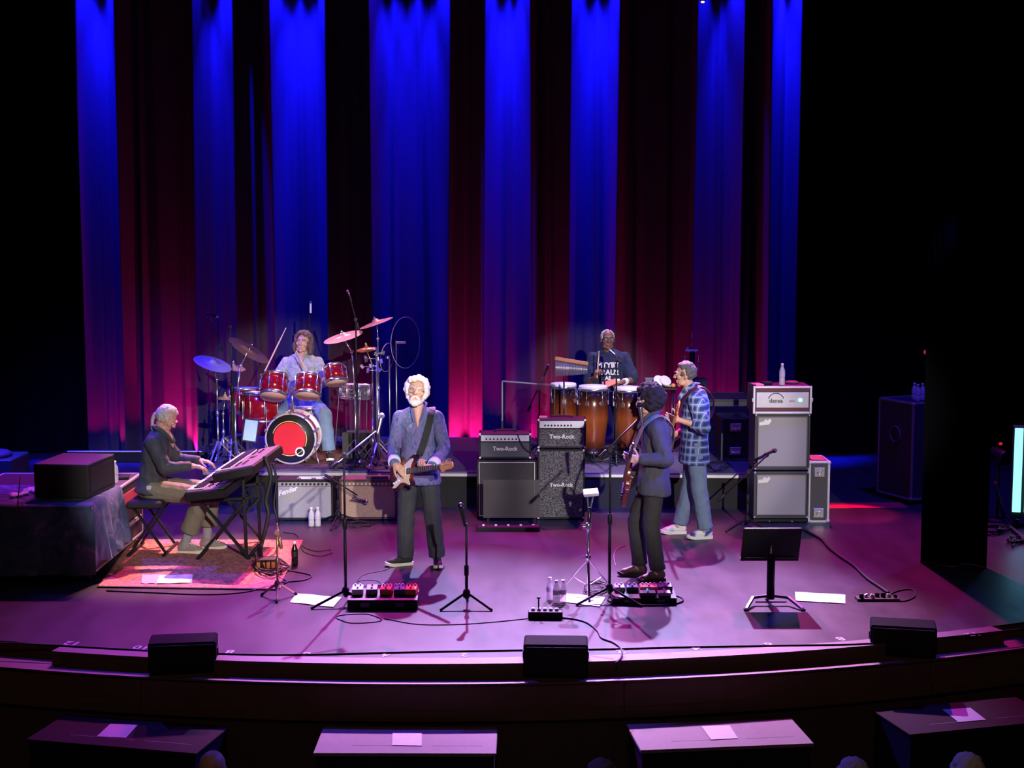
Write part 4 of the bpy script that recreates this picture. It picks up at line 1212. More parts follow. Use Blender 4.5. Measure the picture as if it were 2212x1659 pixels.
# drum overheads and percussion stands
bs = V((dp(437, 900, 16.9).x, 16.9, RZ))
bs = rp(-0.72, 0.55)
mic_stand('tall boom stand with a round base at the left of the drums', bs, 2.0, (bs + V((-0.12, 0, 1.35)), dp(455, 686, bs.y - 0.05)), round_base=True)
microphone('small overhead microphone at the upper left of the drums', dp(458, 680, bs.y - 0.05), V((0.8, 0.2, -0.35)), 'pencil')
bs = V((dp(771, 900, 16.75).x, 16.75, RZ))
mic_stand('tall black boom stand in front of the right-hand cymbals', bs, dp(771, 690, 16.75).z, (dp(773, 705, 16.75), dp(757, 648, 16.78)), rot=0.4, legr=0.22)
microphone('overhead microphone lit pink above the right-hand cymbals', dp(755, 640, 16.78), V((-0.3, 0.3, 0.7)), 'pencil')
bs = V((dp(671, 900, 18.35).x, 18.35, RZ))
mic_stand('tall straight stand directly behind the drummer', bs, dp(671, 680, 18.35).z, None, rot=0.2, legr=0.22)
microphone('pale microphone pointing up above the drummer\'s head', dp(671, 664, 18.35), V((0.02, 0, 1)), 'pencil', WHITE)
bs = V((dp(1331, 900, 17.05).x, 17.05, RZ))
mic_stand('black stand between the centre and right congas', bs, dp(1331, 775, 17.05).z, (dp(1338, 782, 17.05), dp(1324, 766, 17.35)), rot=0.5, legr=0.22)
microphone('vocal microphone at the conga player\'s mouth', dp(1322, 762, 17.45), V((-0.25, 0.9, 0.15)), m=STEEL)
bs = V((dp(1165, 900, 17.7).x, 17.7, RZ))
mic_stand('thin boom stand behind the clear panel left of the congas', bs, dp(1165, 840, 17.7).z, (dp(1143, 882, 17.6), dp(1177, 806, 17.8)), rot=0.1, legr=0.2)
microphone('small microphone left of the wooden chime bar', dp(1180, 800, 17.8), V((0.35, 0, 0.9)), 'pencil')
bs = V((dp(805, 900, 16.6).x, 16.6, RZ))
mic_stand('slim chrome stand at the right front of the drum riser', bs, dp(805, 905, 16.6).z, None, m=STEEL, rot=0.3, legr=0.16)
# low microphones at the amplifiers
bs = g(731, 1135)
mic_stand('low boom stand between the two combo amplifiers', bs, 0.42, (bs + V((-0.10, 0.0, 0.52)), dp(772, 1070, bs.y + 0.02)), rot=math.radians(20), legr=0.28)
microphone('dark microphone aimed at the tan combo amplifier', dp(778, 1080, bs.y + 0.05), V((0.6, 0.5, -0.3)), m=DSTEEL)
bs = g(1614, 1146)
mic_stand('low boom stand beside the bass cabinets', bs, 0.62, (bs + V((-0.28, 0.0, 0.34)), dp(1656, 985, bs.y - 0.02)), rot=math.radians(-35), legr=0.26)
microphone('black microphone in front of the upper bass cabinet', dp(1664, 977, bs.y - 0.02), V((0.5, 0.5, 0.1)))

# ---------------------------------------------------------------- drums
REDL = mat('red_lacquer', (0.25, 0.004, 0.010), 0.16, coat=0.9, var=0.15, scale=8)
HEADC = mat('coated_head', (0.78, 0.52, 0.40), 0.6, var=0.1)
HEADW = mat('white_head', (0.80, 0.78, 0.80), 0.5, var=0.05)
BRASS = mat('bronze_cymbal', (0.34, 0.19, 0.14), 0.5, 0.3, var=0.2, scale=40)
BRASSP = mat('bright_cymbal', (0.62, 0.40, 0.34), 0.42, 0.4, var=0.15, scale=40)
def drum(name, label, c, axis, r, h, shellm, nl=6, topm=None, botm=None, legs=0, cat='drum', rim=None):
    t = thing(name, label, cat)
    place(t, c, frame(V(axis), (0, 1, 0.001)))
    rim = rim or CHROME
    mb = MB(); mb.lathe([(r, 0.008), (r, h - 0.008)], n=32); mb.build('shell', shellm, t)
    for z, nm, hm in ((0, 'resonant_head', botm or HEADC), (h, 'batter_head', topm or HEADW)):
        mb = MB(); s = 1 if z else -1
        mb.lathe([(0.0001, z + s * 0.002), (r * 1.0, z + s * 0.002), (r * 1.005, z - s * 0.006)], n=32, cap=False); mb.build(nm, hm, t)
        mb = MB(); mb.lathe([(r * 1.012, z - s * 0.028), (r * 1.045, z - s * 0.028), (r * 1.05, z + s * 0.006), (r * 1.015, z + s * 0.008), (r * 1.012, z - s * 0.028)], n=32, cap=False); mb.build('hoop', rim, t)
    for k in range(nl):
        a = 2 * PI * k / nl + 0.3
        p = V((math.cos(a), math.sin(a), 0))
        mb = MB(); mb.caps(p * (r + 0.010) + V((0, 0, h * 0.30)), p * (r + 0.010) + V((0, 0, h * 0.70)), 0.011, 0.011, 8)
        mb.cyl(p * (r + 0.016) + V((0, 0, 0.01)), p * (r + 0.016) + V((0, 0, h - 0.01)), 0.004, n=6); mb.build('lug', rim, t)
    for k in range(legs):
        a = 2 * PI * k / legs + 0.9
        p = V((math.cos(a), math.sin(a), 0)) * (r + 0.022)
        q = p * 1.12
        mb = MB(); mb.tube([p + V((0, 0, h * .55)), p + V((0, 0, 0.0)), q + V((0, 0, -legz + 0.006))], 0.006); mb.box(p + V((0, 0, h * 0.4)), (0.03, 0.03, 0.05), b=0.006); mb.build('leg', CHROME, t)
    return t
legz = 0.0
# bass drum, lying, front head to the audience
bc = dp(628, 953, 16.95)
BDR = 0.285
t = thing('bass_drum', 'red bass drum with a black front head and a red round emblem', 'drum')
place(t, V((bc.x, 16.95, RZ + BDR * 1.05 + 0.004)), frame(V((0.06, 1, 0)), (0, 0, 1)))
mb = MB(); mb.lathe([(BDR, 0.02), (BDR, 0.34)], n=40); mb.build('shell', REDL, t)
mb = MB(); mb.lathe([(0.0001, 0.004), (BDR * 0.985, 0.004), (BDR, 0.02)], n=40, cap=False); mb.build('front_head', mat('black_drumhead', (0.012, 0.012, 0.013), 0.35), t)
mb = MB(); mb.lathe([(0.0001, 0.35), (BDR * 0.985, 0.35), (BDR, 0.33)], n=40, cap=False); mb.build('batter_head', HEADW, t)
HOOP = mat('pale_hoop', (0.62, 0.52, 0.58), 0.25, 0.35)
for z in (0.012, 0.345):
    mb = MB(); mb.lathe([(BDR * 0.99, z - 0.022), (BDR * 1.055, z - 0.022), (BDR * 1.055, z + 0.022), (BDR * 0.99, z + 0.022), (BDR * 0.99, z - 0.022)], n=40, cap=False); mb.build('hoop', HOOP, t)
for k in range(10):
    a = 2 * PI * (k + 0.5) / 10
    p = V((math.cos(a), math.sin(a), 0))
    mb = MB(); mb.box(p * (BDR * 1.06) + V((0, 0, 0.0)), (0.035, 0.035, 0.05), b=0.008, R=Matrix.Rotation(a, 3, 'Z')); mb.cyl(p * (BDR + .025), p * (BDR + .025) + V((0, 0, 0.16)), 0.005, n=6); mb.box(p * (BDR + 0.014) + V((0, 0, 0.17)), (0.03, 0.03, 0.07), b=0.008, R=Matrix.Rotation(a, 3, 'Z')); mb.build('claw', CHROME, t)
DRX = frame(V((0.06, 1, 0)), (0, 0, 1))
def onhead(x, z): # emblem coordinates on the front head, x to the right, z up, seen from the audience
    v = DRX.inverted() @ V((x, 0, z)); return v
c0 = onhead(-0.015, 0.0)
mb = MB(); mb.lathe([(0.186, 0.0028), (0.186, 0.0016)], (c0.x, c0.y, 0), n=36); mb.build('emblem', mat('emblem_red', (0.62, 0.010, 0.022), 0.4, var=0.08), t, 'plain round red emblem')
F0 = (c0.x, c0.y, 0.001)
for a0, a1 in ((0.3, 2.4), (2.7, 3.6), (3.9, 5.4)):
    mb = MB(); mb.ring(F0, (0, 0, 1), 0.200, 0.006, 24, 6, 0, a0, a1); mb.build('emblem_line', mat('emblem_gold', (0.75, 0.42, 0.12), 0.5), t)
c1 = onhead(0.105, -0.155)
mb = MB(); mb.ring((c1.x, c1.y, 0), (0, 0, 1), 0.047, 0.010, 24, 6); pr_ = mb.build('port_ring', WHITE, t)
mb = MB(); mb.lathe([(0.044, -0.003), (0.044, 0.002)], (c1.x, c1.y, 0), n=20); mb.build('port_hole', mat('hole_black', (0.004, 0.004, 0.004), 0.9), pr_)
for s in (-1, 1):
    v0, v1 = onhead(s * 0.26, -0.12), onhead(s * 0.33, -BDR * 1.05 + 0.01)
    mb = MB(); mb.cyl(V((v0.x, v0.y, 0.10)), V((v1.x, v1.y, -0.02)), 0.007); mb.build('spur', CHROME, t)
# rack toms
th = math.radians(30)
AXT = V((0.02, math.sin(th), math.cos(th)))
drum('rack_tom', 'left red rack tom above the bass drum', dp(590, 856, 16.92), AXT, 0.150, 0.255, REDL)
drum('rack_tom', 'centre red rack tom above the bass drum', dp(664, 855, 16.94), AXT, 0.140, 0.235, REDL)
drum('rack_tom', 'small right red rack tom beside the shiny side drum', dp(727, 827, 17.05), V((-0.16, 0.42, 0.86)), 0.122, 0.205, REDL)
t = thing('tom_mount', 'chrome post holding the two rack toms on the bass drum', 'drum hardware', V((bc.x, 17.12, RZ + 2 * BDR + 0.012)))
mb = MB(); mb.cyl((0, 0, 0), (0, 0, 0.30), 0.014); mb.build('post', CHROME, t)
for s in (-1, 1):
    mb = MB(); mb.tube([(0, 0, 0.26), (s * 0.05, -0.02, 0.28), (s * 0.10, -0.05, 0.28)], 0.010); mb.build('arm', CHROME, t)
# floor toms at the left, side drum at the right
fz = dp(566, 848, 17.35).z
legz = fz - 0.34 - RZ
drum('floor_tom', 'red floor tom left of the bass drum', V((dp(566, 900, 17.35).x, 17.35, fz - 0.34)), V((0, 0.06, 1)), 0.215, 0.34, REDL, 8, HEADW, None, 3)
fz = dp(531, 838, 17.7).z; legz = fz - 0.30 - RZ
drum('floor_tom', 'second red floor tom at the far left of the kit', V((dp(531, 900, 17.7).x, 17.7, fz - 0.30)), V((0, 0.05, 1)), 0.175, 0.30, REDL, 6, HEADW, None, 3)
fz = dp(766, 831, 17.35).z; legz = fz - 0.16 - RZ
drum('side_drum', 'shiny steel drum with a white head right of the drummer', V((dp(768, 900, 17.35).x, 17.35, fz - 0.16)), V((0.05, 0.05, 1)), 0.178, 0.16, CHROME, 8, HEADW, HEADW, 3)
fz = RZ + 0.62; legz = fz - 0.15 - RZ
drum('snare_drum', 'snare drum between the drummer\'s knees', V((dp(664, 900, 17.35).x, 17.51, fz - 0.15)), V((0, 0.0, 1)), 0.140, 0.14, DSTEEL, 8, HEADW, HEADW, 3)
# throne
t = thing('drum_throne', 'black round stool under the drummer', 'stool', DM_BASE)
mb = MB(); mb.lathe([(0.05, 0.49), (0.165, 0.495), (0.175, 0.52), (0.165, 0.555), (0.0001, 0.56)], n=24); mb.build('seat', TOLEX, t)
mb = MB(); mb.cyl((0, 0, 0.06), (0, 0, 0.50), 0.014); mb.build('post', CHROME, t)
for k in range(3):
    a = 2 * PI * k / 3 + 0.5
    mb = MB(); mb.bar((math.cos(a) * .02, math.sin(a) * .02, 0.22), (math.cos(a) * .24, math.sin(a) * .24, 0.012), 0.02, 0.012); mb.build('leg', CHROME, t)
# cymbals
def cymbal(label, c, n, r, m, foot=None, bell=1.0, lean=None):
    t = thing('cymbal', label, 'cymbal')
    place(t, c, frame(V(n), (0, 1, 0.001)))
    mb = MB(); mb.lathe([(r, -0.012), (r * 0.97, -0.010), (r * 0.55, 0.004), (r * 0.22, 0.012), (r * 0.18, 0.030), (r * 0.08, 0.042), (0.006, 0.044), (0.006, 0.041), (r * 0.08, 0.039), (r * 0.17, 0.027), (r * 0.21, 0.009), (r * 0.55, 0.001), (r, -0.0135)], n=40, cap=False); mb.build('plate', m, t)
    mb = MB(); mb.cyl((0, 0, -0.03), (0, 0, 0.075), 0.005, n=8); mb.ball((0, 0, 0.055), (0.016, 0.016, 0.010), 10); mb.build('wing_nut', CHROME, t)
    if foot is not None:
        f = V(foot); c = V(c)
        nn = V(n).normalized()
        s = thing('cymbal_stand', 'chrome stand of the ' + label, 'stand', f)
        topp = (c - nn * 0.035) - f
        bend = V((0, 0, topp.z - 0.16)) if lean is None else V(lean) - f
        mb = MB(); mb.cyl((0, 0, 0.05), (0, 0, bend.z * 0.6), 0.0135, n=10); mb.build('lower_tube', CHROME, s)
        mb = MB(); mb.cyl((0, 0, bend.z * 0.6), bend, 0.010, n=10); mb.build('upper_tube', CHROME, s)
        mb = MB(); mb.cyl(bend, topp, 0.007, n=8); mb.ball(bend, 0.022, 10); mb.build('tilter', CHROME, s)
        mb = MB(); mb.lathe([(0.018, bend.z * .6 - .03), (0.022, bend.z * .6), (0.018, bend.z * .6 + .03)], n=12); mb.build('collar', CHROME, s)
        for k in range(3):
            a = 2 * PI * k / 3 + f.x * 3
            e = V((math.cos(a) * .24, math.sin(a) * .24, 0.010))
            lg = MB(); lg.bar((math.cos(a) * .015, math.sin(a) * .015, 0.26), e, 0.020, 0.008); lo = lg.build('leg', CHROME, s)
            ft = MB(); ft.caps(e - V((0, 0, -.004)), e, 0.010, 0.010, 8); ft.build('rubber_foot', RUBBER, lo)
    return t
def on_riser(px, Y): return V((dp(px, 900, Y).x, Y, RZ))
cymbal('large brown crash cymbal tilted up at the left of the drummer', dp(538, 755, 17.0), (0.45, 0.42, 0.78), 0.262, BRASS, on_riser(508, 17.05), lean=dp(520, 790, 17.03))
cymbal('pink lit crash cymbal right of the drummer\'s head', dp(741, 726, 17.15), (-0.24, -0.16, 0.95), 0.235, BRASSP, on_riser(768, 17.15), lean=dp(760, 760, 17.15))
cymbal('highest crimson cymbal at the upper right of the kit', dp(812, 696, 17.2), (-0.32, -0.06, 0.94), 0.205, mat('crimson_sheen_cymbal', (0.60, 0.26, 0.28), 0.45, 0.3), on_riser(818, 17.2))
cymbal('low blue lit cymbal at the far left of the kit', dp(460, 784, 17.0), (0.33, -0.20, 0.92), 0.225, mat('dark_cymbal', (0.42, 0.34, 0.40), 0.45, 0.4), on_riser(470, 17.0))
cymbal('small low cymbal beside the far left floor tom', dp(486, 858, 17.3), (0.05, -0.08, 1), 0.10, BRASSP, on_riser(482, 17.3))
cymbal('small orange splash cymbal above the shiny side drum', dp(792, 753, 17.3), (-0.12, -0.16, 1), 0.12, mat('orange_cymbal', (0.65, 0.28, 0.12), 0.35, 0.8), on_riser(806, 17.3))
cymbal('small dark cymbal under the large brown crash', dp(503, 792, 17.25), (0.2, -0.12, 1), 0.15, BRASS, on_riser(500, 17.25))
# percussion rack of clamps and bells at the right of the kit
t = thing('percussion_rack', 'chrome rack crowded with bells and clamps at the right of the kit', 'percussion rack', on_riser(815, 17.0))
q0 = on_riser(815, 17.0)
mb = MB(); mb.cyl((0, 0, 0.02), (0, 0, dp(806, 752, 17.0).z - RZ), 0.013); mb.build('post', CHROME, t)
for k in range(3):
    a = 2 * PI * k / 3 + 0.2
    mb = MB(); mb.bar((math.cos(a) * .015, math.sin(a) * .015, 0.25), (math.cos(a) * .22, math.sin(a) * .22, 0.012), 0.02, 0.01); mb.build('leg', CHROME, t)
for px, py, l in ((790, 775, 0.07), (800, 790, 0.05), (823, 780, 0.06), (828, 762, 0.05), (795, 800, 0.06), (820, 800, 0.05), (782, 792, 0.05), (812, 765, 0.06)):
    c = dp(px, py, 16.98) - q0
    mb = MB(); R_ = Euler((random.uniform(-.6, .6), random.uniform(-.6, .6), random.uniform(0, 3))).to_matrix()
    mb.box(c, (l * 0.7, l * 0.5, l), R_, 0.008); bo = mb.build('bell', CHROME if random.random() < .6 else BRASSP, t)
    mb = MB(); mb.cyl(c, V((0, 0, c.z)), 0.006, n=6); mb.build('clamp_arm', CHROME, bo)
mb = MB(); mb.bar(dp(808, 766, 16.95) - q0, dp(830, 760, 16.95) - q0, 0.02, 0.02, bev=0.006); mb.build('cross_bar', CHROME, t)
# clear discs on stands
CLEAR = mat('clear_acrylic', (0.85, 0.80, 0.85), 0.06, trans=1.0, var=0)
for lb, px, py, Y, n, r, fx in (('large clear acrylic disc on a stand right of the drums', 876, 740, 17.35, (0.86, -0.50, 0.02), 0.30, 857), ('smaller clear acrylic disc leaning beside the percussion rack', 836, 772, 17.45, (0.92, -0.38, -0.1), 0.17, 842)):
    c = dp(px, py, Y)
    t = thing('acrylic_disc', lb, 'sound baffle', V((dp(fx, 900, Y).x, Y, RZ)))
    q0 = V((dp(fx, 900, Y).x, Y, RZ))
    mb = MB(); mb.lathe([(r, -0.002), (r, 0.002)], c - q0, n, 40); mb.build('disc', CLEAR, t)
    mb = MB(); mb.ring(c - q0, n, r, 0.004, 40, 6); mb.build('rim', mat('acrylic_rim', (0.45, 0.35, 0.38), 0.3), t)
    mb = MB(); mb.cyl((0, 0, 0.03), V((0, 0, c.z - RZ + 0.02)), 0.0095); mb.build('pole', STEEL, t)
    mb = MB(); mb.bar(V((0, 0, c.z - RZ)), c - q0, 0.03, 0.03, bev=0.006); mb.build('clamp', WHITE, t)
    for k in range(3):
        a = 2 * PI * k / 3 + 0.9
        mb = MB(); mb.bar((math.cos(a) * .01, math.sin(a) * .01, 0.2), (math.cos(a) * .2, math.sin(a) * .2, 0.012), 0.018, 0.01); mb.build('leg', STEEL, t)
# drum sticks
STICK = mat('hickory', (0.72, 0.48, 0.32), 0.5)
def stick(label, a, b_):
    mb = MB(); a, b_ = V(a), V(b_); d_ = (b_ - a); L_ = d_.length
    mb.lathe([(0.0075, 0), (0.009, 0.01), (0.009, L_ * .7), (0.005, L_ * .95), (0.007, L_ * .98), (0.004, L_)], a, d_, 10)
    tag(mb.build('drumstick', STICK), label, 'drumstick')
hR = DM_BASE + V((-0.41, -0.41, 1.005))
stick('raised drumstick in the drummer\'s right hand', hR - V((0.02, 0, 0.05)), dp(618, 708, 17.35))
hL = DM_BASE + V((0.14, -0.36, 0.88))
stick('drumstick held across the drummer\'s chest', hL + V((0.05, 0, -0.03)), dp(640, 757, 17.30))
hP = PM_BASE + V((-0.165, -0.40, 0.97))
stick('pale stick upright in the conga player\'s hand', hP - V((0.0, 0.0, 0.06)), hP + V((0.02, -0.03, 0.27)))

# ---------------------------------------------------------------- congas and percussion
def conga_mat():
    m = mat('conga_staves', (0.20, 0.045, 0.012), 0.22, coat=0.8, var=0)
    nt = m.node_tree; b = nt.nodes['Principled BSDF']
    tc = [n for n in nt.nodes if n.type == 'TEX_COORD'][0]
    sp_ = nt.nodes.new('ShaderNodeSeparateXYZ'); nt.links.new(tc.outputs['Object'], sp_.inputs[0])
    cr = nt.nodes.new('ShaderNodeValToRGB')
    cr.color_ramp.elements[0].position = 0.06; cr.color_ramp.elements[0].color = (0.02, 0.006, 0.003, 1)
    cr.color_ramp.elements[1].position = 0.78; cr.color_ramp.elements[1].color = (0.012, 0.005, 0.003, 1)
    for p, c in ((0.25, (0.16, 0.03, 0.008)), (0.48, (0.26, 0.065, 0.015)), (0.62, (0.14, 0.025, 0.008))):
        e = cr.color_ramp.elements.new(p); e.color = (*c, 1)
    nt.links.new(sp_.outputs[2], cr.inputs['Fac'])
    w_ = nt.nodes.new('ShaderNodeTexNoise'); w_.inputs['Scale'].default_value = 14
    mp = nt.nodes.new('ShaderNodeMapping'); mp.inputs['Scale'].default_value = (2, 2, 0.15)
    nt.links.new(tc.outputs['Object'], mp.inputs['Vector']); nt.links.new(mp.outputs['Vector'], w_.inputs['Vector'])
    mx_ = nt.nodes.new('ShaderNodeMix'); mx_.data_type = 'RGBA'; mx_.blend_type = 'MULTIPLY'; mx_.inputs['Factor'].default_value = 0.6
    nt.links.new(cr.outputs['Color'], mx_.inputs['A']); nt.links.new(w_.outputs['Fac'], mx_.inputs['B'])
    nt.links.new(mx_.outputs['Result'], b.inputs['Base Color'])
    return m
CONGA = conga_mat()
def conga(label, px, py, Y, r):
    c = dp(px, py, Y); H = c.z - RZ
    t = thing('conga', label, 'conga', V((c.x, Y, RZ)), random.uniform(0, 1), 'congas on the riser')
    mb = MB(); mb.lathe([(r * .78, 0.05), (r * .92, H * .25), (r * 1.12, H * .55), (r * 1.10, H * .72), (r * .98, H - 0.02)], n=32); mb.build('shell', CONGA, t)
    mb = MB(); mb.lathe([(r * 0.99, H - 0.05), (r * 1.04, H - 0.012), (r * 1.0, H + 0.002), (0.0001, H + 0.006)], n=32, cap=False); mb.build('skin_head', HEADW, t)
    mb = MB(); mb.lathe([(r * 1.03, H - 0.055), (r * 1.09, H - 0.055), (r * 1.10, H - 0.030), (r * 1.05, H - 0.025), (r * 1.03, H - 0.055)], n=32, cap=False); mb.build('rim', CHROME, t)
    mb = MB(); mb.lathe([(r * .80, 0.03), (r * .84, 0.03), (r * .88, 0.10), (r * .84, 0.10)], n=32); mb.build('bottom_band', DSTEEL, t)
    for k in range(6):
        a = 2 * PI * k / 6
        p = V((math.cos(a), math.sin(a), 0))
        mb = MB(); mb.cyl(p * r * 1.115 + V((0, 0, H - .05)), p * r * 1.16 + V((0, 0, H - .22)), 0.005, n=6); mb.box(p * r * 1.12 + V((0, 0, H - 0.20)), (0.02, 0.045, 0.055), Matrix.Rotation(a, 3, 'Z'), 0.006); mb.build('lug', CHROME, t)
    for k in range(3):
        a = 2 * PI * k / 3 + 0.5
        p = V((math.cos(a), math.sin(a), 0))
        mb = MB(); mb.cyl(p * r * .86 + V((0, 0, 0.09)), p * r * .95 + V((0, 0, 0.0)), 0.010, n=8); mb.build('foot', RUBBER, t)
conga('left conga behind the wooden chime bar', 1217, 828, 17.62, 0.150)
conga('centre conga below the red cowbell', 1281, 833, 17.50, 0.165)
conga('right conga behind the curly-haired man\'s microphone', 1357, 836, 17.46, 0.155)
# bar chimes on a stand
a, b_ = dp(1198, 774, 17.15), dp(1271, 786, 17.15)
t = thing('bar_chimes', 'row of silver bar chimes hanging from a wooden bar', 'chimes', V((dp(1218, 900, 17.18).x, 17.18, RZ)))
q0 = V((dp(1218, 900, 17.18).x, 17.18, RZ))
mb = MB(); mb.bar(a - q0, b_ - q0, 0.035, 0.045, bev=0.008); mb.build('wooden_bar', mat('oiled_wood', (0.42, 0.16, 0.06), 0.4, var=0.3, scale=30), t)
mb = MB()
for i in range(30):
    f = (i + 1.2) / 31.5
    p = a + (b_ - a) * f - q0
    mb.cyl(p - V((0, 0, 0.028)), p - V((0, 0, 0.028 + 0.185 - 0.095 * f)), 0.0045, n=6)
stuff(mb.build('chime_tubes', mat('satin_tube', (0.62, 0.62, 0.66), 0.3, 0.8), t))
mb = MB(); mb.cyl((0, 0, 0.03), (0, 0, (a + (b_ - a) * .28 - q0).z), 0.010); mb.build('pole', DSTEEL, t)
for k in range(3):
    an = 2 * PI * k / 3 + 0.2
    mb = MB(); mb.bar((math.cos(an) * .01, math.sin(an) * .01, 0.2), (math.cos(an) * .2, math.sin(an) * .2, 0.012), 0.018, 0.01); mb.build('leg', DSTEEL, t)
# red cowbell in the player's hand
cc = PM_BASE + V((0.0, -0.42, 0.855))
t = thing('cowbell', 'red cowbell held in front of the conga player', 'cowbell')
place(t, cc, basis((0.92, 0.0, 0.34), (0, -1, 0.2)))
RED = mat('red_enamel', (0.70, 0.02, 0.06), 0.35)
mb = MB()
o0 = [(-0.10, -0.042), (-0.10, 0.042), (0.085, 0.028), (0.085, -0.028)]
mb.prism(o0, -0.028, 0.028); mb.build('bell_body', RED, t)
mb = MB(); mb.box((0.10, 0, 0), (0.035, 0.03, 0.02), b=0.006); mb.build('clamp', CHROME, t)
# clear panel left of the congas
a0, a1 = dp(1085, 823, 16.85), dp(1198, 834, 16.95)
bz = dp(1085, 915, 16.85).z
t = thing('sound_baffle', 'clear acrylic sound panel with a pale frame left of the congas', 'sound baffle', V((a0.x, 16.85, RZ)))
q0 = V((a0.x, 16.85, RZ))
W_ = a1.x - a0.x; ht = a0.z - RZ; hb = bz - RZ
mb = MB(); mb.box((W_ / 2, 0.05, (ht + hb) / 2 - 0.01), (W_, 0.006, ht - hb), Matrix.Rotation(0.12, 3, 'Z')); mb.build('pane', CLEAR, t)
mb = MB(); mb.bar((0, 0, ht), (W_, 0.1, ht - 0.06), 0.014, 0.020, bev=0.003); mb.build('top_rail', STEEL, t)
mb = MB(); mb.bar((0, 0, hb + 0.02), (0, 0, ht), 0.020, 0.014, bev=0.003); mb.build('post', STEEL, t)
mb = MB(); mb.bar((W_, 0.1, 0.0), (W_, 0.1, ht - 0.06), 0.016, 0.014, bev=0.003); mb.build('post', DSTEEL, t)
mb = MB(); mb.bar((0, 0, 0), (0, 0, hb + 0.03), 0.03, 0.03, bev=0.005); mb.build('post', DSTEEL, t)
for x in (0, W_):
    mb = MB(); mb.box((x, 0.02 if x == 0 else 0.1, 0.010), (0.04, 0.35, 0.020), b=0.005); mb.build('foot', DSTEEL, t)
# percussion table behind the bass player
c = dp(1425, 835, 18.3)
t = thing('percussion_table', 'small black trap table loaded with hand percussion', 'table', V((c.x, 18.3, RZ)))
h_ = c.z - RZ
mb = MB(); mb.box((0, 0, h_ - 0.012), (0.40, 0.34, 0.024), b=0.005); mb.build('top', BLACK, t)
for sx in (-1, 1):
    for sy in (-1, 1):
        mb = MB(); mb.cyl((sx * .17, sy * .14, 0), (sx * .17, sy * .14, h_ - .02), 0.010); mb.build('leg', DSTEEL, t)
q0 = V((c.x, 18.3, c.z + 0.0))
mb = MB(); mb.box((-0.13, 0.0, 0.055), (0.12, 0.10, 0.11), b=0.01); o = mb.build('speaker_box', mat('grey_box', (0.10, 0.11, 0.10), 0.6)); tag(o, 'small grey box at the left end of the trap table', 'box'); o.location = q0
for i, (dx, ry, lb) in enumerate(((-0.02, 0.55, 'white tambourine tilted on the left of the trap table'), (0.06, 0.35, 'white tambourine tilted on the right of the trap table'))):
    t = thing('tambourine', lb, 'tambourine', q0 + V((dx, -0.08, 0.078)), 0.2 * i, None, 0.75, ry)
    mb = MB(); mb.lathe([(0.060, -0.020), (0.072, -0.020), (0.072, 0.020), (0.060, 0.020), (0.060, -0.020)], n=28, cap=False); mb.build('frame', WHITE, t)
    mb = MB(); mb.lathe([(0.0001, 0.019), (0.066, 0.019)], n=24, cap=False); mb.build('skin_head', WHITE, t)
    for k in range(6):
        an = 2 * PI * k / 6
        mb = MB(); mb.cyl((math.cos(an) * .068, math.sin(an) * .068, -.006), (math.cos(an) * .068, math.sin(an) * .068, .006), 0.014, n=12); mb.build('jingle', CHROME, t)
t = thing('maraca', 'orange gourd shaker behind the curly-haired man\'s head', 'shaker', q0 + V((0.155, -0.13, 0.028)))
mb = MB(); mb.ball((0, 0, 0), (0.030, 0.030, 0.026), 14); mb.build('gourd', mat('orange_gourd', (0.70, 0.28, 0.08), 0.4), t)
mb = MB(); mb.cyl((0.02, 0, -0.005), (-0.10, 0.03, -0.015), 0.008); mb.build('handle', STICK, t)
# tall stand with a ring clamp
t = thing('ring_stand', 'tall dark stand with a pale ring clamp behind the bass player', 'stand', V((dp(1495, 900, 18.7).x, 18.7, RZ)))
q0 = V((dp(1495, 900, 18.7).x, 18.7, RZ))
mb = MB(); mb.cyl((0, 0, 0.03), dp(1495, 802, 18.7) - q0, 0.014); mb.build('pole', DSTEEL, t)
mb = MB(); mb.caps(dp(1495, 800, 18.7) - q0, dp(1495, 765, 18.7) - q0, 0.065, 0.060, 14, 0.6); mb.build('dark_body', BLACK, t)
mb = MB(); mb.ring(dp(1496, 750, 18.69) - q0, (0, 1, 0), 0.065, 0.014, 20, 8, 0, -2.7, 0.0); mb.build('ring', mat('pale_pink_plastic', (0.70, 0.55, 0.52), 0.5), t)
mb = MB(); mb.box(dp(1494, 757, 18.66) - q0, (0.16, 0.03, 0.025), b=0.005); mb.build('clamp', WHITE, t)
mb = MB(); mb.cyl(dp(1494, 757, 18.7) - q0, dp(1495, 722, 18.7) - q0, 0.005); mb.caps(dp(1495, 722, 18.7) - q0, dp(1495, 716, 18.7) - q0, 0.011, 0.005, 8); mb.build('tip_rod', CHROME, t)
for k in range(3):
    an = 2 * PI * k / 3
    mb = MB(); mb.bar((math.cos(an) * .01, math.sin(an) * .01, 0.2), (math.cos(an) * .2, math.sin(an) * .2, 0.012), 0.018, 0.01); mb.build('leg', DSTEEL, t)
for k, (px, py) in enumerate(((1480, 775), (1509, 775), (1508, 792), (1482, 795))):
    mb = MB(); mb.caps(dp(px, py - 5, 18.68) - q0, dp(px, py + 6, 18.68) - q0, 0.014, 0.010, 8); mb.build('knob', CHROME, t)

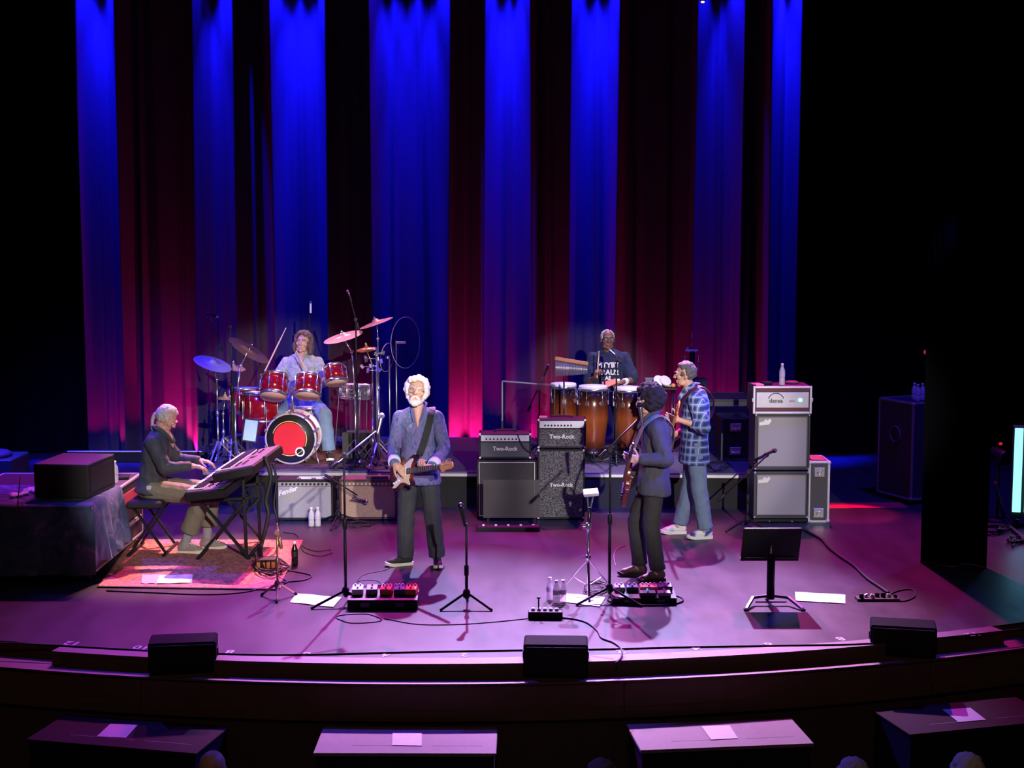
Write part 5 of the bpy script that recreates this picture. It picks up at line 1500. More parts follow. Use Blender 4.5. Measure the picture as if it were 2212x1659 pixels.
# ---------------------------------------------------------------- amplifiers
def grille_mat(name, c0, c1, sc=350, rough=0.85):
    m = mat(name, c0, rough)
    nt = m.node_tree; b = nt.nodes['Principled BSDF']
    tc = [n for n in nt.nodes if n.type == 'TEX_COORD'][0]
    n = nt.nodes.new('ShaderNodeTexNoise'); n.inputs['Scale'].default_value = sc; n.inputs['Detail'].default_value = 1
    nt.links.new(tc.outputs['Object'], n.inputs['Vector'])
    cr = nt.nodes.new('ShaderNodeValToRGB'); cr.color_ramp.elements[0].position = .42; cr.color_ramp.elements[1].position = .62
    cr.color_ramp.elements[0].color = (*c0, 1); cr.color_ramp.elements[1].color = (*c1, 1)
    nt.links.new(n.outputs['Fac'], cr.inputs['Fac']); nt.links.new(cr.outputs['Color'], b.inputs['Base Color'])
    return m
SILVER = grille_mat('silver_grille', (0.24, 0.24, 0.26), (0.42, 0.42, 0.45), 220)
TAN = grille_mat('tan_grille', (0.34, 0.22, 0.15), (0.46, 0.32, 0.23), 160)
SPARK = grille_mat('black_sparkle_grille', (0.012, 0.012, 0.014), (0.20, 0.20, 0.22), 150)
GREYCL = grille_mat('grey_cloth', (0.075, 0.080, 0.095), (0.10, 0.105, 0.12), 200)
BASSCL = grille_mat('pale_grey_cloth', (0.30, 0.29, 0.33), (0.36, 0.35, 0.39), 260)
DARKCL = grille_mat('dark_cloth', (0.035, 0.033, 0.038), (0.055, 0.05, 0.058), 200)
PANELW = mat('silver_panel', (0.72, 0.72, 0.80), 0.35, 0.3)
PIPE = mat('white_piping', (0.72, 0.70, 0.68), 0.5)
def knobs(parent, xs, y, z, m=BLACK, r=0.011):
    mb = MB()
    for x in xs: mb.cyl((x, y, z), (x, y - 0.016, z), r, r * .85, 10)
    return stuff(mb.build('knobs', m, parent))
def corners(parent, W, D, H, y0, m, r=0.020, z0=0.0):
    for sx in (-1, 1):
        for sz in (0, 1):
            mb = MB(); mb.box((sx * (W / 2 - r * .6), y0 + r * .6, z0 + (r * .6 if sz == 0 else H - r * .6)), (r * 1.3, r * 1.3, r * 1.3), b=0.006); mb.build('corner', m, parent)
def amp(name, label, cat, base, W, H, D, grille, inset=0.02, pipe=None, rz=0.0, shell=TOLEX, feet=0.015, gtop=0.0, gbot=0.0, corner=None, handle=False, recess=0.012, foot_part=True):
    "cabinet open to -y; base at the middle of the front bottom edge"
    t = thing(name, label, cat, base, rz)
    z0 = feet
    th_ = 0.018
    mb = MB()
    mb.box((-W / 2 + th_ / 2, D / 2, z0 + H / 2), (th_, D, H), b=0.006); mb.box((W / 2 - th_ / 2, D / 2, z0 + H / 2), (th_, D, H), b=0.006)
    mb.box((0, D / 2, z0 + th_ / 2), (W - .002, D, th_), b=0.006); mb.box((0, D / 2, z0 + H - th_ / 2), (W - .002, D, th_), b=0.006)
    mb.box((0, D - 0.012, z0 + H / 2), (W - .01, 0.015, H - .01)); mb.box((0, recess + 0.012, z0 + H / 2), (W - .02, 0.012, H - .02))
    mb.build('cabinet', shell, t)
    gw, gz0, gz1 = W - 2 * (th_ + inset), z0 + th_ + inset + gbot, z0 + H - th_ - inset - gtop
    mb = MB(); mb.box((0, recess, (gz0 + gz1) / 2), (gw, 0.016, gz1 - gz0), b=0.004); mb.build('grille', grille, t)
    if pipe:
        mb = MB(); e = 0.006
        mb.tube([(-gw / 2, recess - .009, gz0), (gw / 2, recess - .009, gz0), (gw / 2, recess - .009, gz1), (-gw / 2, recess - .009, gz1)], e, 6, closed=True); mb.build('piping', pipe, t)
    if corner: corners(t, W, D, H, 0, corner, z0=z0)
    if feet > 0:
        for sx in (-1, 1):
            for y in (0.04, D - 0.04):
                mb = MB(); mb.cyl((sx * (W / 2 - .05), y, 0), (sx * (W / 2 - .05), y, z0 + .002), 0.018, n=10); mb.build('foot', RUBBER, t)
    if handle:
        mb = MB(); mb.tube(smooth_path([(-.10, D / 2, z0 + H), (-.08, D / 2, z0 + H + .022), (.08, D / 2, z0 + H + .022), (.10, D / 2, z0 + H)], 4), 0.010, 8); mb.build('handle', RUBBER, t)
    return t
# silver faced combo
p0, p1 = g(597, 1126), g(720, 1126)
W = (p1 - p0).length; Hh = dp(650, 1036, p0.y).z
t = amp('combo_amplifier', 'silver grilled combo amplifier with a white script badge', 'amplifier', (p0 + p1) / 2, W, Hh - .015, 0.26, SILVER, 0.004, None, gtop=0.055, handle=False)
mb = MB(); mb.box((0, 0.016, Hh - 0.052), (W - 0.05, 0.012, 0.042)); mb.build('control_panel', mat('grey_panel', (0.35, 0.35, 0.40), 0.4, 0.4), t)
knobs(t, [-W / 2 + .07 + i * (W - .14) / 11 for i in range(12)], 0.010, Hh - 0.052, BLACK, 0.013)
text('script_badge', 'Fender', 0.075, WHITE, t, (-W / 2 + 0.125, -0.006, Hh - 0.125), (PI / 2, math.radians(-18), 0), 0.003, 0.35, bold=0.002)
for k in (-0.06, 0.10):
    mb = MB(); mb.box((k, 0.02, Hh + 0.009), (0.05, 0.03, 0.018), b=0.004); mb.build('handle_clip', CHROME, t)
mb = MB(); mb.bar((-0.06, 0.02, Hh + 0.016), (0.26, 0.02, Hh + 0.016), 0.012, 0.03, bev=0.004); mb.build('handle', mat('white_strip', (0.7, 0.66, 0.68), 0.5), t)
# tan combo
p0, p1 = g(733, 1126), g(858, 1124)
W = (p1 - p0).length
t = amp('combo_amplifier', 'tan grilled combo amplifier behind the white-haired man', 'amplifier', (p0 + p1) / 2, W, Hh - .015, 0.26, TAN, 0.004, None, gtop=0.055, shell=mat('oxblood_vinyl', (0.10, 0.03, 0.035), 0.5))
mb = MB(); mb.box((0, 0.016, Hh - 0.052), (W - 0.05, 0.012, 0.042)); mb.build('control_panel', mat('brown_panel', (0.20, 0.14, 0.12), 0.5), t)
knobs(t, [-W / 2 + .07 + i * (W - .14) / 11 for i in range(12)], 0.010, Hh - 0.052, mat('ivory_knob', (0.6, 0.5, 0.42), 0.5), 0.013)
mb = MB(); mb.bar((-.02, .02, Hh + .016), (.22, .02, Hh + .016), .012, .03, bev=0.004); mb.build('handle', CASEM, t)
# left stack: cabinet with white piping and its head
p0, p1 = g(1030, 1122), g(1160, 1122)
W = (p1 - p0).length; top = dp(1095, 994, p0.y).z
t = amp('speaker_cabinet', 'dark speaker cabinet with white piping in the left amplifier stack', 'speaker cabinet', (p0 + p1) / 2, W, top - .015, 0.32, DARKCL, 0.008, PIPE)
hp_ = (p0 + p1) / 2 + V((-0.02, 0.02, top))
hw = (g(1149, 1122) - g(1037, 1122)).length; hh = dp(1095, 937, p0.y).z - top
def two_rock(label, base, w_, h_, gm, sub=None):
    t = amp('guitar_amplifier', label, 'amplifier', base, w_, h_ - .012, 0.26, gm, 0.0, None, gtop=h_ * .28, corner=WHITE, feet=0.012)
    mb = MB(); mb.box((0, 0.008, h_ - 0.014 - h_ * .13), (w_ - .04, 0.014, h_ * .235), b=0.003); mb.build('control_panel', PANELW, t)
    knobs(t, [-w_ / 2 + .08 + i * (w_ - .24) / 8 for i in range(9)], 0.001, h_ - 0.018 - h_ * .15, BLACK, 0.010)
    text('name_badge', 'Two-Rock', 0.062, WHITE, t, (0.0, -0.001, h_ * .42), (PI / 2, 0, 0), 0.003, bold=0.0012)
    mb = MB(); mb.tube(smooth_path([(-.12, .13, h_), (-.09, .13, h_ + .02), (.09, .13, h_ + .02), (.12, .13, h_)], 4), 0.010, 8); mb.build('handle', TOLEX, t)
    return t
two_rock('grey faced amplifier head on the piped cabinet', hp_, hw, hh, GREYCL)
# right stack
p0, p1 = g(1161, 1124), g(1263, 1124)
W = (p1 - p0).length; top = dp(1210, 971, p0.y).z
t = amp('speaker_cabinet', 'tall sparkle black speaker cabinet in the right amplifier stack', 'speaker cabinet', (p0 + p1) / 2, W, top - .015, 0.32, SPARK, 0.0, None, corner=WHITE)
text('name_badge', 'Two-Rock', 0.058, WHITE, t, (0.0, -0.001, top * .50), (PI / 2, 0, 0), 0.003, bold=0.0012)
hh = dp(1210, 906, p0.y).z - top
two_rock('sparkle black amplifier head on the tall sparkle cabinet', (p0 + p1) / 2 + V((0.005, 0.01, top)), W + .01, hh, SPARK)
mb = MB(); mb.box((0, 0, 0.012), (0.09, 0.05, 0.024), b=0.005); o = mb.build('tuner_box', mat('pink_box', (0.45, 0.25, 0.28), 0.5)); o.location = (p0 + p1) / 2 + V((-W / 2 + 0.06, 0.10, top + hh)); tag(o, 'small box on the left of the sparkle amplifier head', 'box')
# smoked baffle and floor strip before the stacks
q0 = g(1044, 1140); q1 = g(1166, 1140)
t = thing('smoked_baffle', 'smoked acrylic baffle leaning in front of the amplifier stacks', 'sound baffle', q0)
W = (q1 - q0).length
SMOKE = mat('smoked_acrylic', (0.05, 0.042, 0.048), 0.25, alpha=0.72, var=0.3, scale=4)
hz_ = 0.40
mb = MB(); mb.box((W / 2, 0.05, hz_ / 2 + 0.10), (W, 0.006, hz_), Matrix.Rotation(-0.12, 3, 'X')); mb.build('pane', SMOKE, t)
for x in (0.05, W - 0.05):
    mb = MB(); mb.box((x, 0.03, 0.05), (0.03, 0.10, 0.10), b=0.005); mb.build('foot', BLACK, t)
q = g(1098, 1146)
t = thing('floor_switch_strip', 'low black foot switch strip with white buttons under the stacks', 'foot switch', q)
mb = MB(); mb.box((0, 0, 0.028), (0.66, 0.12, 0.056), Matrix.Rotation(0.10, 3, 'X'), 0.008); mb.build('case', BLACK, t)
for i in range(5):
    mb = MB(); mb.cyl((-.26 + .13 * i, -.02, .052), (-.26 + .13 * i, -.022, .068), 0.013, n=10); mb.build('button', WHITE, t)
# bass rig
p0, p1 = g(1627, 1130), g(1746, 1130)
W = (p1 - p0).length; mid = (p0 + p1) / 2
zs_ = [dp(1690, y, p0.y).z for y in (1121, 1019, 1013, 894, 834)]
t = thing('amplifier_skid', 'low black wheeled skid under the bass cabinets', 'skid', mid)
mb = MB(); mb.box((0, 0.2, zs_[0] / 2 + 0.006), (W, 0.40, max(0.03, zs_[0] - 0.012)), b=0.006); mb.build('board', BLACK, t)
for sx in (-1, 1):
    mb = MB(); mb.ball((sx * .12, 0.005, .018), (.012, .008, .008), 8); mb.build('bolt', CHROME, t)
    for y in (.05, .35): 
        mb = MB(); mb.cyl((sx * (W / 2 - .06), y, .0), (sx * (W / 2 - .06), y, .02), .02, n=10); mb.build('foot', RUBBER, t)
def bass_cab(label, z0, z1):
    t = amp('speaker_cabinet', label, 'speaker cabinet', mid + V((0, 0, z0)), W, z1 - z0 - .008, 0.40, BASSCL, 0.018, mat('grey_frame', (0.16, 0.16, 0.18), 0.5), feet=0.008, corner=STEEL, shell=mat('grey_black_vinyl', (0.05, 0.05, 0.055), 0.5))
    mb = MB(); out = [(0, 0), (.10, .01), (.13, .05), (.115, .075), (.09, .055), (.06, .07), (.05, .045), (0, .035)]
    mb.prism(out, 0, 0.006, Matrix(((1, 0, 0), (0, 0, -1), (0, 1, 0))), (-W / 2 + .045, 0.0, z1 - z0 - .125)); mb.build('emblem', mat('silver_emblem', (0.75, 0.75, 0.76), 0.35, .4), t)
    return t
bass_cab('lower bass cabinet on the black skid', zs_[0], zs_[1])
bass_cab('upper bass cabinet under the racked amplifier', zs_[1] + 0.012, zs_[3])
rw = (g(1748, 1130) - g(1622, 1130)).length; rh = zs_[4] - zs_[3]
t = thing('amplifier_rack', 'racked bass amplifier with silver face and blue light in a flight case', 'amplifier', mid + V((-0.01, -0.01, zs_[3] + 0.002)))
mb = MB(); mb.box((0, .22, rh / 2), (rw - .012, .42, rh - .012), b=0.004); mb.build('case', CASEM, t)
mb = MB(); e = 0.024
for x in (-1, 1): mb.bar((x * (rw / 2 - e / 2), 0, 0), (x * (rw / 2 - e / 2), 0, rh), e, e, bev=0.004)
mb.bar((-rw / 2 + e, 0, e / 2), (rw / 2 - e, 0, e / 2), e, e, bev=0.004); mb.bar((-rw / 2 + e, 0, rh - e / 2), (rw / 2 - e, 0, rh - e / 2), e, e, bev=0.004)
stuff(mb.build('edge_frame', mat('bright_edge', (0.72, 0.68, 0.72), 0.4, .3), t))
mb = MB(); mb.box((0, -0.002, rh / 2), (rw - .07, .02, rh * .56), b=0.003); fp = mb.build('face_plate', mat('brushed_face', (0.62, 0.60, 0.68), 0.35, .5), t)
for z in (rh * .16, rh * .84):
    mb = MB(); mb.box((0, 0.004, z), (rw - .06, .012, rh * .10)); mb.build('vent_gap', mat('maroon_gap', (0.12, 0.012, 0.02), 0.5), t)
text('face_lettering', 'danea', 0.062, mat('dark_ink', (0.06, 0.05, 0.07), 0.5), t, (-.07, -.0135, rh * .47), (PI / 2, 0, 0), 0.001, bold=0.0015)
text('face_lettering', 'ana', 0.045, MATS['dark_ink'], t, (.10, -.0135, rh * .47), (PI / 2, 0, 0), 0.001)
mb = MB(); mb.ring((-.07, -.013, rh * .46), (0, 1, 0), 0.085, 0.005, 20, 6, 0, .35, PI - .35); mb.build('face_arc', MATS['dark_ink'], t)
mb = MB(); mb.lathe([(0.022, -.006), (0.022, .002), (0.012, .006)], (rw * .30, -.014, rh * .5), (0, -1, 0), 14); mb.build('pilot_light', mat('pilot_blue', (0.1, 0.5, 0.9), .3, emit=(0.15, 0.62, 1.0), estr=4.0), t, 'glowing blue pilot light')
for x in (-1, 1):
    mb = MB(); mb.box((x * (rw / 2 + .004), .0, rh * .5), (.02, .03, .045), b=.005); mb.build('latch', STEEL, t)
RTOP = mid + V((-0.01, -0.01, zs_[4] + 0.002))

# ---------------------------------------------------------------- bottles and small things
PET = mat('clear_plastic', (0.90, 0.88, 0.92), 0.12, alpha=0.55, var=0.15, scale=60, bump=0.3, bscale=70)
CAPW = mat('white_cap', (0.85, 0.85, 0.86), 0.4, var=0)
LABW = mat('bottle_label', (0.62, 0.62, 0.70), 0.5, var=0.2, scale=50)
def bottle(label, at, h=0.205, body=None, cap=None, lab=None, grp=None):
    t = thing('water_bottle', label, 'bottle', at, random.uniform(0, 3), grp)
    r = 0.031
    mb = MB(); mb.lathe([(r * .85, 0), (r, .006), (r, h * .28), (r * .93, h * .31), (r, h * .34), (r, h * .62), (r * .9, h * .70), (r * .45, h * .86), (r * .42, h * .92)], n=18); mb.build('bottle_body', body or PET, t)
    mb = MB(); mb.lathe([(r * .50, h * .90), (r * .50, h), (r * .44, h * 1.005)], n=14); mb.build('cap', cap or CAPW, t)
    mb = MB(); mb.lathe([(r * 1.02, h * .40), (r * 1.02, h * .60)], n=18, cap=False); mb.build('label_band', lab or LABW, t)
    return t
bottle('water bottle on top of the racked bass amplifier', RTOP + V((0.01, 0.10, 0)), 0.23)
bottle('left water bottle in front of the silver combo', g(673, 1137))
bottle('right water bottle in front of the silver combo', g(687, 1137))
bottle('leftmost of three water bottles by the power strip', g(1188, 1297), 0.20)
bottle('middle of three water bottles by the power strip', g(1202, 1304), 0.20)
bottle('rightmost of three water bottles by the power strip', g(1216, 1303), 0.20)
COLA = mat('dark_cola', (0.015, 0.008, 0.006), 0.15, coat=.5)
bottle('dark cola bottle with a white cap behind the short chrome stand', g(637, 1222), 0.23, COLA, WHITE, mat('dark_label', (0.03, 0.01, 0.01), .5))
def gadget(name, label, cat, at, d, m, rz=0.0, b=0.006, extra=None):
    t = thing(name, label, cat, at, rz)
    mb = MB(); mb.box((0, 0, d[2] / 2), d, b=b); mb.build('case', m, t)
    mb = MB(); mb.box((0, -d[1] * .1, d[2] + .0005), (d[0] * .7, d[1] * .5, .002)); mb.build('screen', extra or DSTEEL, t)
    return t
gadget('wireless_receiver', 'small dark device on the racked bass amplifier', 'device', RTOP + V((-.15, .14, 0)), (.11, .10, .035), BLACK, .3)
gadget('folded_cloth', 'pink cloth at the left end of the racked bass amplifier', 'cloth', RTOP + V((-.25, .10, 0)), (.09, .16, .015), mat('pink_cloth', (0.65, 0.25, 0.30), .9), .2, .004, mat('pink_cloth_b', (0.75, 0.4, 0.42), .9))
mb = MB(); mb.lathe([(0.075, 0), (0.08, 0.006), (0.06, 0.022), (0.0001, 0.026)], n=24)
o = mb.build('cap_lid', mat('maroon_felt', (0.20, 0.05, 0.07), .8)); o.location = RTOP + V((.15, .30, 0)); tag(o, 'low round maroon lid at the back of the racked amplifier', 'lid')

# ---------------------------------------------------------------- road cases
def road_case(label, at, W, D, H, body=CASEM, edge=ALU, rz=0.0, butterfly=0, handle=None, lidline=None, name='road_case', casters=0.0, round_logo=None):
    t = thing(name, label, 'road case', at, rz)
    z0 = casters
    mb = MB(); mb.box((0, D / 2, z0 + H / 2), (W - .012, D - .012, H - .012), b=.003); mb.build('panel_box', body, t)
    e = .026
    mb = MB()
    for x in (-1, 1):
        for y in (0, 1):
            mb.bar((x * (W / 2 - e / 2), y * D + (e / 2 if y == 0 else -e / 2), z0), (x * (W / 2 - e / 2), y * D + (e / 2 if y == 0 else -e / 2), z0 + H), e, e, bev=.004)
    for z in (z0 + e / 2, z0 + H - e / 2):
        for y in (e / 2, D - e / 2): mb.bar((-W / 2, y, z), (W / 2, y, z), e, e, bev=.004)
        for x in (-1, 1): mb.bar((x * (W / 2 - e / 2), 0, z), (x * (W / 2 - e / 2), D, z), e, e, bev=.004)
    stuff(mb.build('edge_profile', edge, t))
    for x in (-1, 1):
        for z in (z0 + .02, z0 + H - .02):
            mb = MB(); mb.ball((x * (W / 2 - .014), .014, z), (.026, .026, .026), 10); mb.build('ball_corner', edge, t)
    for k in range(butterfly):
        z = z0 + H * (0.16 + .66 * k)
        mb = MB(); mb.box((0, -.003, z), (.11, .012, .10), b=.004); lo = mb.build('latch', STEEL, t)
        mb = MB(); mb.tube([(-.03, -.012, z), (.03, -.012, z + .02), (.0, -.012, z - .03)], .007, 6, closed=True); mb.build('twist', CHROME, lo)
    if handle:
        for z in handle:
            mb = MB(); mb.box((0, -.002, z0 + z), (.13, .010, .09), b=.004); ho = mb.build('handle_dish', STEEL, t)
            mb = MB(); mb.tube([(-.045, -.008, z0 + z + .01), (-.04, -.02, z0 + z - .015), (.04, -.02, z0 + z - .015), (.045, -.008, z0 + z + .01)], .006); mb.build('grip', CHROME, ho)
    if lidline:
        mb = MB(); mb.box((0, -.002, z0 + lidline), (W - .01, .012, .03), b=.003); mb.build('lid_joint', edge, t)
    if casters:
        for x in (-1, 1):
            for y in (.1, D - .1):
                mb = MB(); mb.cyl((x * (W / 2 - .08) - .016, y, casters * .5), (x * (W / 2 - .08) + .016, y, casters * .5), casters * .5, n=14); mb.box((x * (W / 2 - .08), y, casters - .015), (.05, .06, .03)); mb.build('caster', RUBBER, t)
    return t
p0, p1 = g(1744, 1129), g(1791, 1129)
road_case('white edged upright road case at the right of the bass rig', (p0 + p1) / 2, (p1 - p0).length, 0.42, dp(1767, 996, p0.y).z, mat('slate_laminate', (0.06, 0.06, 0.07), .5), mat('white_edge', (0.66, 0.64, 0.68), .45, .3), 0, 2)
mb = MB(); mb.box((0, 0, .003), (.14, .28, .006)); o = mb.build('case_tray', mat('tan_wood', (0.50, 0.24, 0.12), .6)); o.location = (p0 + p1) / 2 + V((0, .22, dp(1767, 996, p0.y).z)); tag(o, 'thin tan tray on the white edged road case', 'tray')
a = dp(1588, 1002, 17.2)
road_case('black equipment case with two handles on the riser behind the bass rig', V((a.x, 17.2, RZ)), .34, .5, dp(1588, 903, 17.2).z - RZ, BLACK, CASEM, 0, 0, (.12, .40))
a = dp(1580, 1000, 18.0)
road_case('large black road case with a blue lit top behind the smaller case', V((a.x, 18.0, RZ)), .56, .75, dp(1580, 862, 18.0).z - RZ, mat('satin_case', (0.05, 0.05, 0.055), .35), CASEM, 0, 0, None, .30)
a = dp(1512, 852, 18.9)
t = thing('side_table', 'small white topped table behind the bass player', 'table', V((a.x, 18.9, RZ)))
mb = MB(); mb.box((0, 0, a.z - RZ - .015), (.24, .22, .05), b=.006); mb.build('top', WHITE, t)
for x in (-1, 1):
    for y in (-1, 1):
        mb = MB(); mb.cyl((x * .1, y * .09, 0), (x * .1, y * .09, a.z - RZ - .03), .010); mb.build('leg', DSTEEL, t)
t = thing('small_speaker', 'small dark monitor box on the white topped table', 'speaker', V((a.x, 18.9, a.z + .012)))
mb = MB(); mb.box((0, 0, .10), (.165, .15, .20), b=.008); mb.build('case', mat('slate_box', (0.045, 0.047, 0.055), .6), t)
mb = MB(); mb.lathe([(.05, -.002), (.05, .004), (.03, .001)], (0, -.076, .08), (0, -1, 0), 18); mb.build('cone', BLACK, t)
# tall case in the right wing
p0, p1 = g(1943, 1030), g(2013, 1040)
cx = dp(2000, 1040, 17.0)
t = road_case('tall dark road case standing in the right wing', V((4.78, 16.7, 0)), .55, .62, dp(1985, 868, 16.7).z - .05, mat('violet_black_laminate', (0.045, 0.035, 0.06), .5), mat('dull_edge', (0.30, 0.28, 0.30), .5, .4), math.radians(24), 0, (.55, ), None, casters=.05)
mb = MB(); mb.ring((-.279, .3, .78), (1, 0, 0), .09, .008, 20, 6); mb.build('stencil_ring', mat('faded_stencil', (0.16, 0.12, 0.18), .7), t)
bz_ = dp(1985, 868, 16.7).z + .004
for wh, (dx, dy) in (('left', (-.12, .12)), ('right', (-.02, .16)), ('rear', (-.07, .24))):
    bottle(wh + ' one of three wrapped bottles on the tall dark road case', V((4.78, 16.7, bz_)) + rotz((dx, dy, 0), math.radians(24)), .19)

# draped case on the left with its load
X1, Y0, Y1, CZ = -3.73, 12.95, 14.75, .70
t = road_case('long road case under a tie-dyed cloth at the left', V((X1 - .70, Y0 + .03, 0)), 1.40, Y1 - Y0 - .03, CZ - .085, mat('red_black_laminate', (0.035, 0.02, 0.024), .5), mat('pink_edge', (0.50, 0.42, 0.44), .45, .3), 0, 0, None, None, casters=.075)
mb = MB(); mb.box((.702, 1.20, CZ - .16), (.006, .85, .11), b=.002); mb.build('red_patch', mat('red_patch', (0.55, 0.05, 0.10), .6), t)
mb = MB(); mb.box((.704, 1.2, .27), (.012, .95, .04), b=.003); mb.build('side_rail', MATS['pink_edge'], t)
DYE = fabric_print('tie_dye_cloth', [(0.03, 0.05, 0.09), (0.05, 0.09, 0.16), (0.12, 0.12, 0.24), (0.30, 0.28, 0.46)], 4.0)
def cloth():
    # top sheet, front drop and side drop as one folded grid
    vs, fs = [], []
    xs = [-5.10 + (X1 + 5.10) * i / 30 for i in range(31)]
    prof = [(Y0 + 1.0, CZ + .006), (Y0 + .5, CZ + .006), (Y0 + .06, CZ + .007), (Y0 - .005, CZ - .002), (Y0 - .02, CZ - .06)] + [(Y0 - .03, CZ - .06 - .56 * i / 8) for i in range(1, 9)]
    for j, (y, z) in enumerate(prof):
        for i, x in enumerate(xs):
            dz = max(0, CZ - z)
            ed = max(0, 1 - (X1 - x) / .15); vs.append((x + .03 * ed * min(1, dz * 12), y - .05 * dz * (1 + math.sin(x * 11 + .8 * math.sin(x * 5))) * (1 - ed) , z))
    n = len(xs)
    for j in range(len(prof) - 1):
        for i in range(n - 1):
            fs.append((j * n + i, j * n + i + 1, (j + 1) * n + i + 1, (j + 1) * n + i))
    o = len(vs)
    ys = [Y0 - .005 + .95 * i / 32 for i in range(33)]
    sp_ = [(X1 + .001, CZ + .006), (X1 + .016, CZ - .01), (X1 + .024, CZ - .06)] + [(X1 + .03, CZ - .06 - .46 * i / 6) for i in range(1, 7)]
    for j, (x, z) in enumerate(sp_):
        for y in ys:
            dz = max(0, CZ - z)
            ed = max(0, 1 - (y - Y0) / .10); vs.append((x + .085 * dz * (1 + math.sin(y * 26 + math.sin(y * 9))) * (1 - ed), y - .025 * ed * min(1, dz * 12), z - .06 * dz * ed))
    m_ = len(ys)
    for j in range(len(sp_) - 1):
        for i in range(m_ - 1):
            fs.append((o + j * m_ + i, o + j * m_ + i + 1, o + (j + 1) * m_ + i + 1, o + (j + 1) * m_ + i))
    mb = MB(); mb.add(vs, fs, 0, True)
    return mb.build('draped_cloth', DYE)
tag(cloth(), 'dark blue tie-dyed cloth draped over the long road case', 'cloth')
c = dp(133, 1086, 13.25)
t = thing('monitor_box', 'large black box standing on the draped case', 'speaker', V((c.x, 13.25, CZ + .010)), math.radians(-6))
mb = MB(); mb.box((0, .33, .155), (.51, .66, .31), b=.008); mb.build('cabinet', mat('black_box', (0.018, 0.015, 0.018), .6), t)
mb = MB(); mb.box((.2565, .33, .155), (.004, .5, .22)); mb.build('side_plate', mat('dark_plate', (0.03, 0.025, 0.03), .5), t)
bottle('left water bottle behind the large black box', V((dp(232, 1040, 14.05).x, 14.05, CZ + .009)), .21)
bottle('right water bottle behind the large black box', V((dp(247, 1040, 14.05).x, 14.08, CZ + .009)), .21)
gadget('phone', 'dark phone at the back corner of the draped case', 'phone', V((X1 - .10, 14.45, CZ - .009)), (.10, .16, .02), BLACK, .2)
mb = MB(); mb.cyl(dp(44, 1030, 12.85), dp(33, 1138, 12.85), .005, n=8)
o = mb.build('thin_cane', mat('red_cane', (0.35, 0.06, 0.08), .5)); tag(o, 'thin red stick hanging in front of the draped case', 'stick')
for i, (dx, lb) in enumerate(((-.45, 'crumpled purple paper left of the large black box'), (-.36, 'small crumpled paper against the large black box'))):
    mb = MB(); rnd = random.Random(i)
    for k in range(10): mb.ball((rnd.uniform(-.07, .07), rnd.uniform(-.08, .08), .012), (rnd.uniform(.02, .05), rnd.uniform(.02, .05), .014), 6)
    me = remeshed(mb, 'paper_wad', .008, 0, wrinkle(.006, 40)); o = link('paper_wad', me, PAPER); o.location = V((c.x + dx, 13.35 + .25 * i, CZ + .010)); tag(o, lb, 'paper')
# dark cart at the far left edge, cyan light put into its colour
c = dp(12, 1060, 15.6)
t = thing('equipment_cart', 'teal lit equipment cart at the left edge of the stage', 'cart', V((c.x - .10, 15.6, 0)))
mb = MB(); mb.box((0, .3, .38), (.34, .6, .60), b=.01); mb.build('body', mat('teal_light_case', (0.03, 0.09, 0.11), .5), t)
mb = MB(); mb.ball((-.05, .25, .70), (.14, .2, .06), 14); mb.build('cover', mat('blue_tarp', (0.05, 0.07, 0.14), .6), t)
for x in (-1, 1):
    for y in (.06, .54):
        mb = MB(); mb.cyl((x * .13 - .012, y, .04), (x * .13 + .012, y, .04), .04, n=12); mb.box((x * .13, y, .075), (.03, .03, .05)); mb.build('caster', RUBBER, t)

# ---------------------------------------------------------------- keyboards
kx, ky = dp(428, 1060, 13.62).x, 13.62
def keyboard(label, near_left, W, L_, tilt, keyd, zt, turn):
    "near_left: front left corner nearest the camera; keys along x = 0 edge"
    t = thing('keyboard', label, 'keyboard', near_left, turn, None, 0, -tilt)
    mb = MB(); mb.box((W / 2, L_ / 2, -.045), (W, L_, .09), b=.012); mb.build('case', BLACK, t)
    mb = MB(); mb.box((.012 + keyd / 2, L_ / 2, .001), (keyd, L_ - .16, .006)); mb.build('key_bed', CASEM, t)
    n = int((L_ - .17) / .0235)
    wk, bk = MB(), MB()
    for i in range(n):
        y = .085 + i * .0235
        wk.box((.010 + keyd / 2, y + .0117, .008), (keyd, .0222, .014), b=.002)
        if i % 7 not in (2, 6): bk.box((.010 + keyd * .68, y + .0235, .018), (keyd * .62, .012, .012), b=.002)
    stuff(wk.build('white_keys', mat('key_white', (0.80, 0.78, 0.78), .3, var=.03), t)); stuff(bk.build('black_keys', BLACK, t))
    mb = MB(); mb.box((keyd + .02 + (W - keyd - .035) / 2, L_ / 2, .003), (W - keyd - .035, L_ - .05, .006), b=.002); pn = mb.build('panel', mat('panel_violet_grey', (0.16, 0.13, 0.17), .35), t)
    mb = MB(); mb.box((keyd + .10, L_ * .5, .007), (.06, .14, .003)); mb.build('display', mat('dark_display', (0.02, 0.02, 0.03), .15), pn)
    kb = MB()
    for i in range(8): kb.cyl((keyd + .05 + .06 * (i % 2), L_ * .12 + i * .035, .006), (keyd + .05 + .06 * (i % 2), L_ * .12 + i * .035, .018), .009, n=8)
    for i in range(8): kb.cyl((keyd + .05 + .06 * (i % 2), L_ * .65 + i * .035, .006), (keyd + .05 + .06 * (i % 2), L_ * .65 + i * .035, .018), .009, n=8)
    stuff(kb.build('controls', DSTEEL, pn))
    return t
nl = dp(398, 1064, 13.60)
keyboard('lower keyboard of the two tier keyboard stand', nl, .385, 1.30, math.radians(6), .15, 0, math.radians(-3))
nu = dp(457, 1024, 13.62)
keyboard('upper keyboard tilted above the lower keyboard', nu, .40, 1.30, math.radians(12), .15, 0, math.radians(-3))
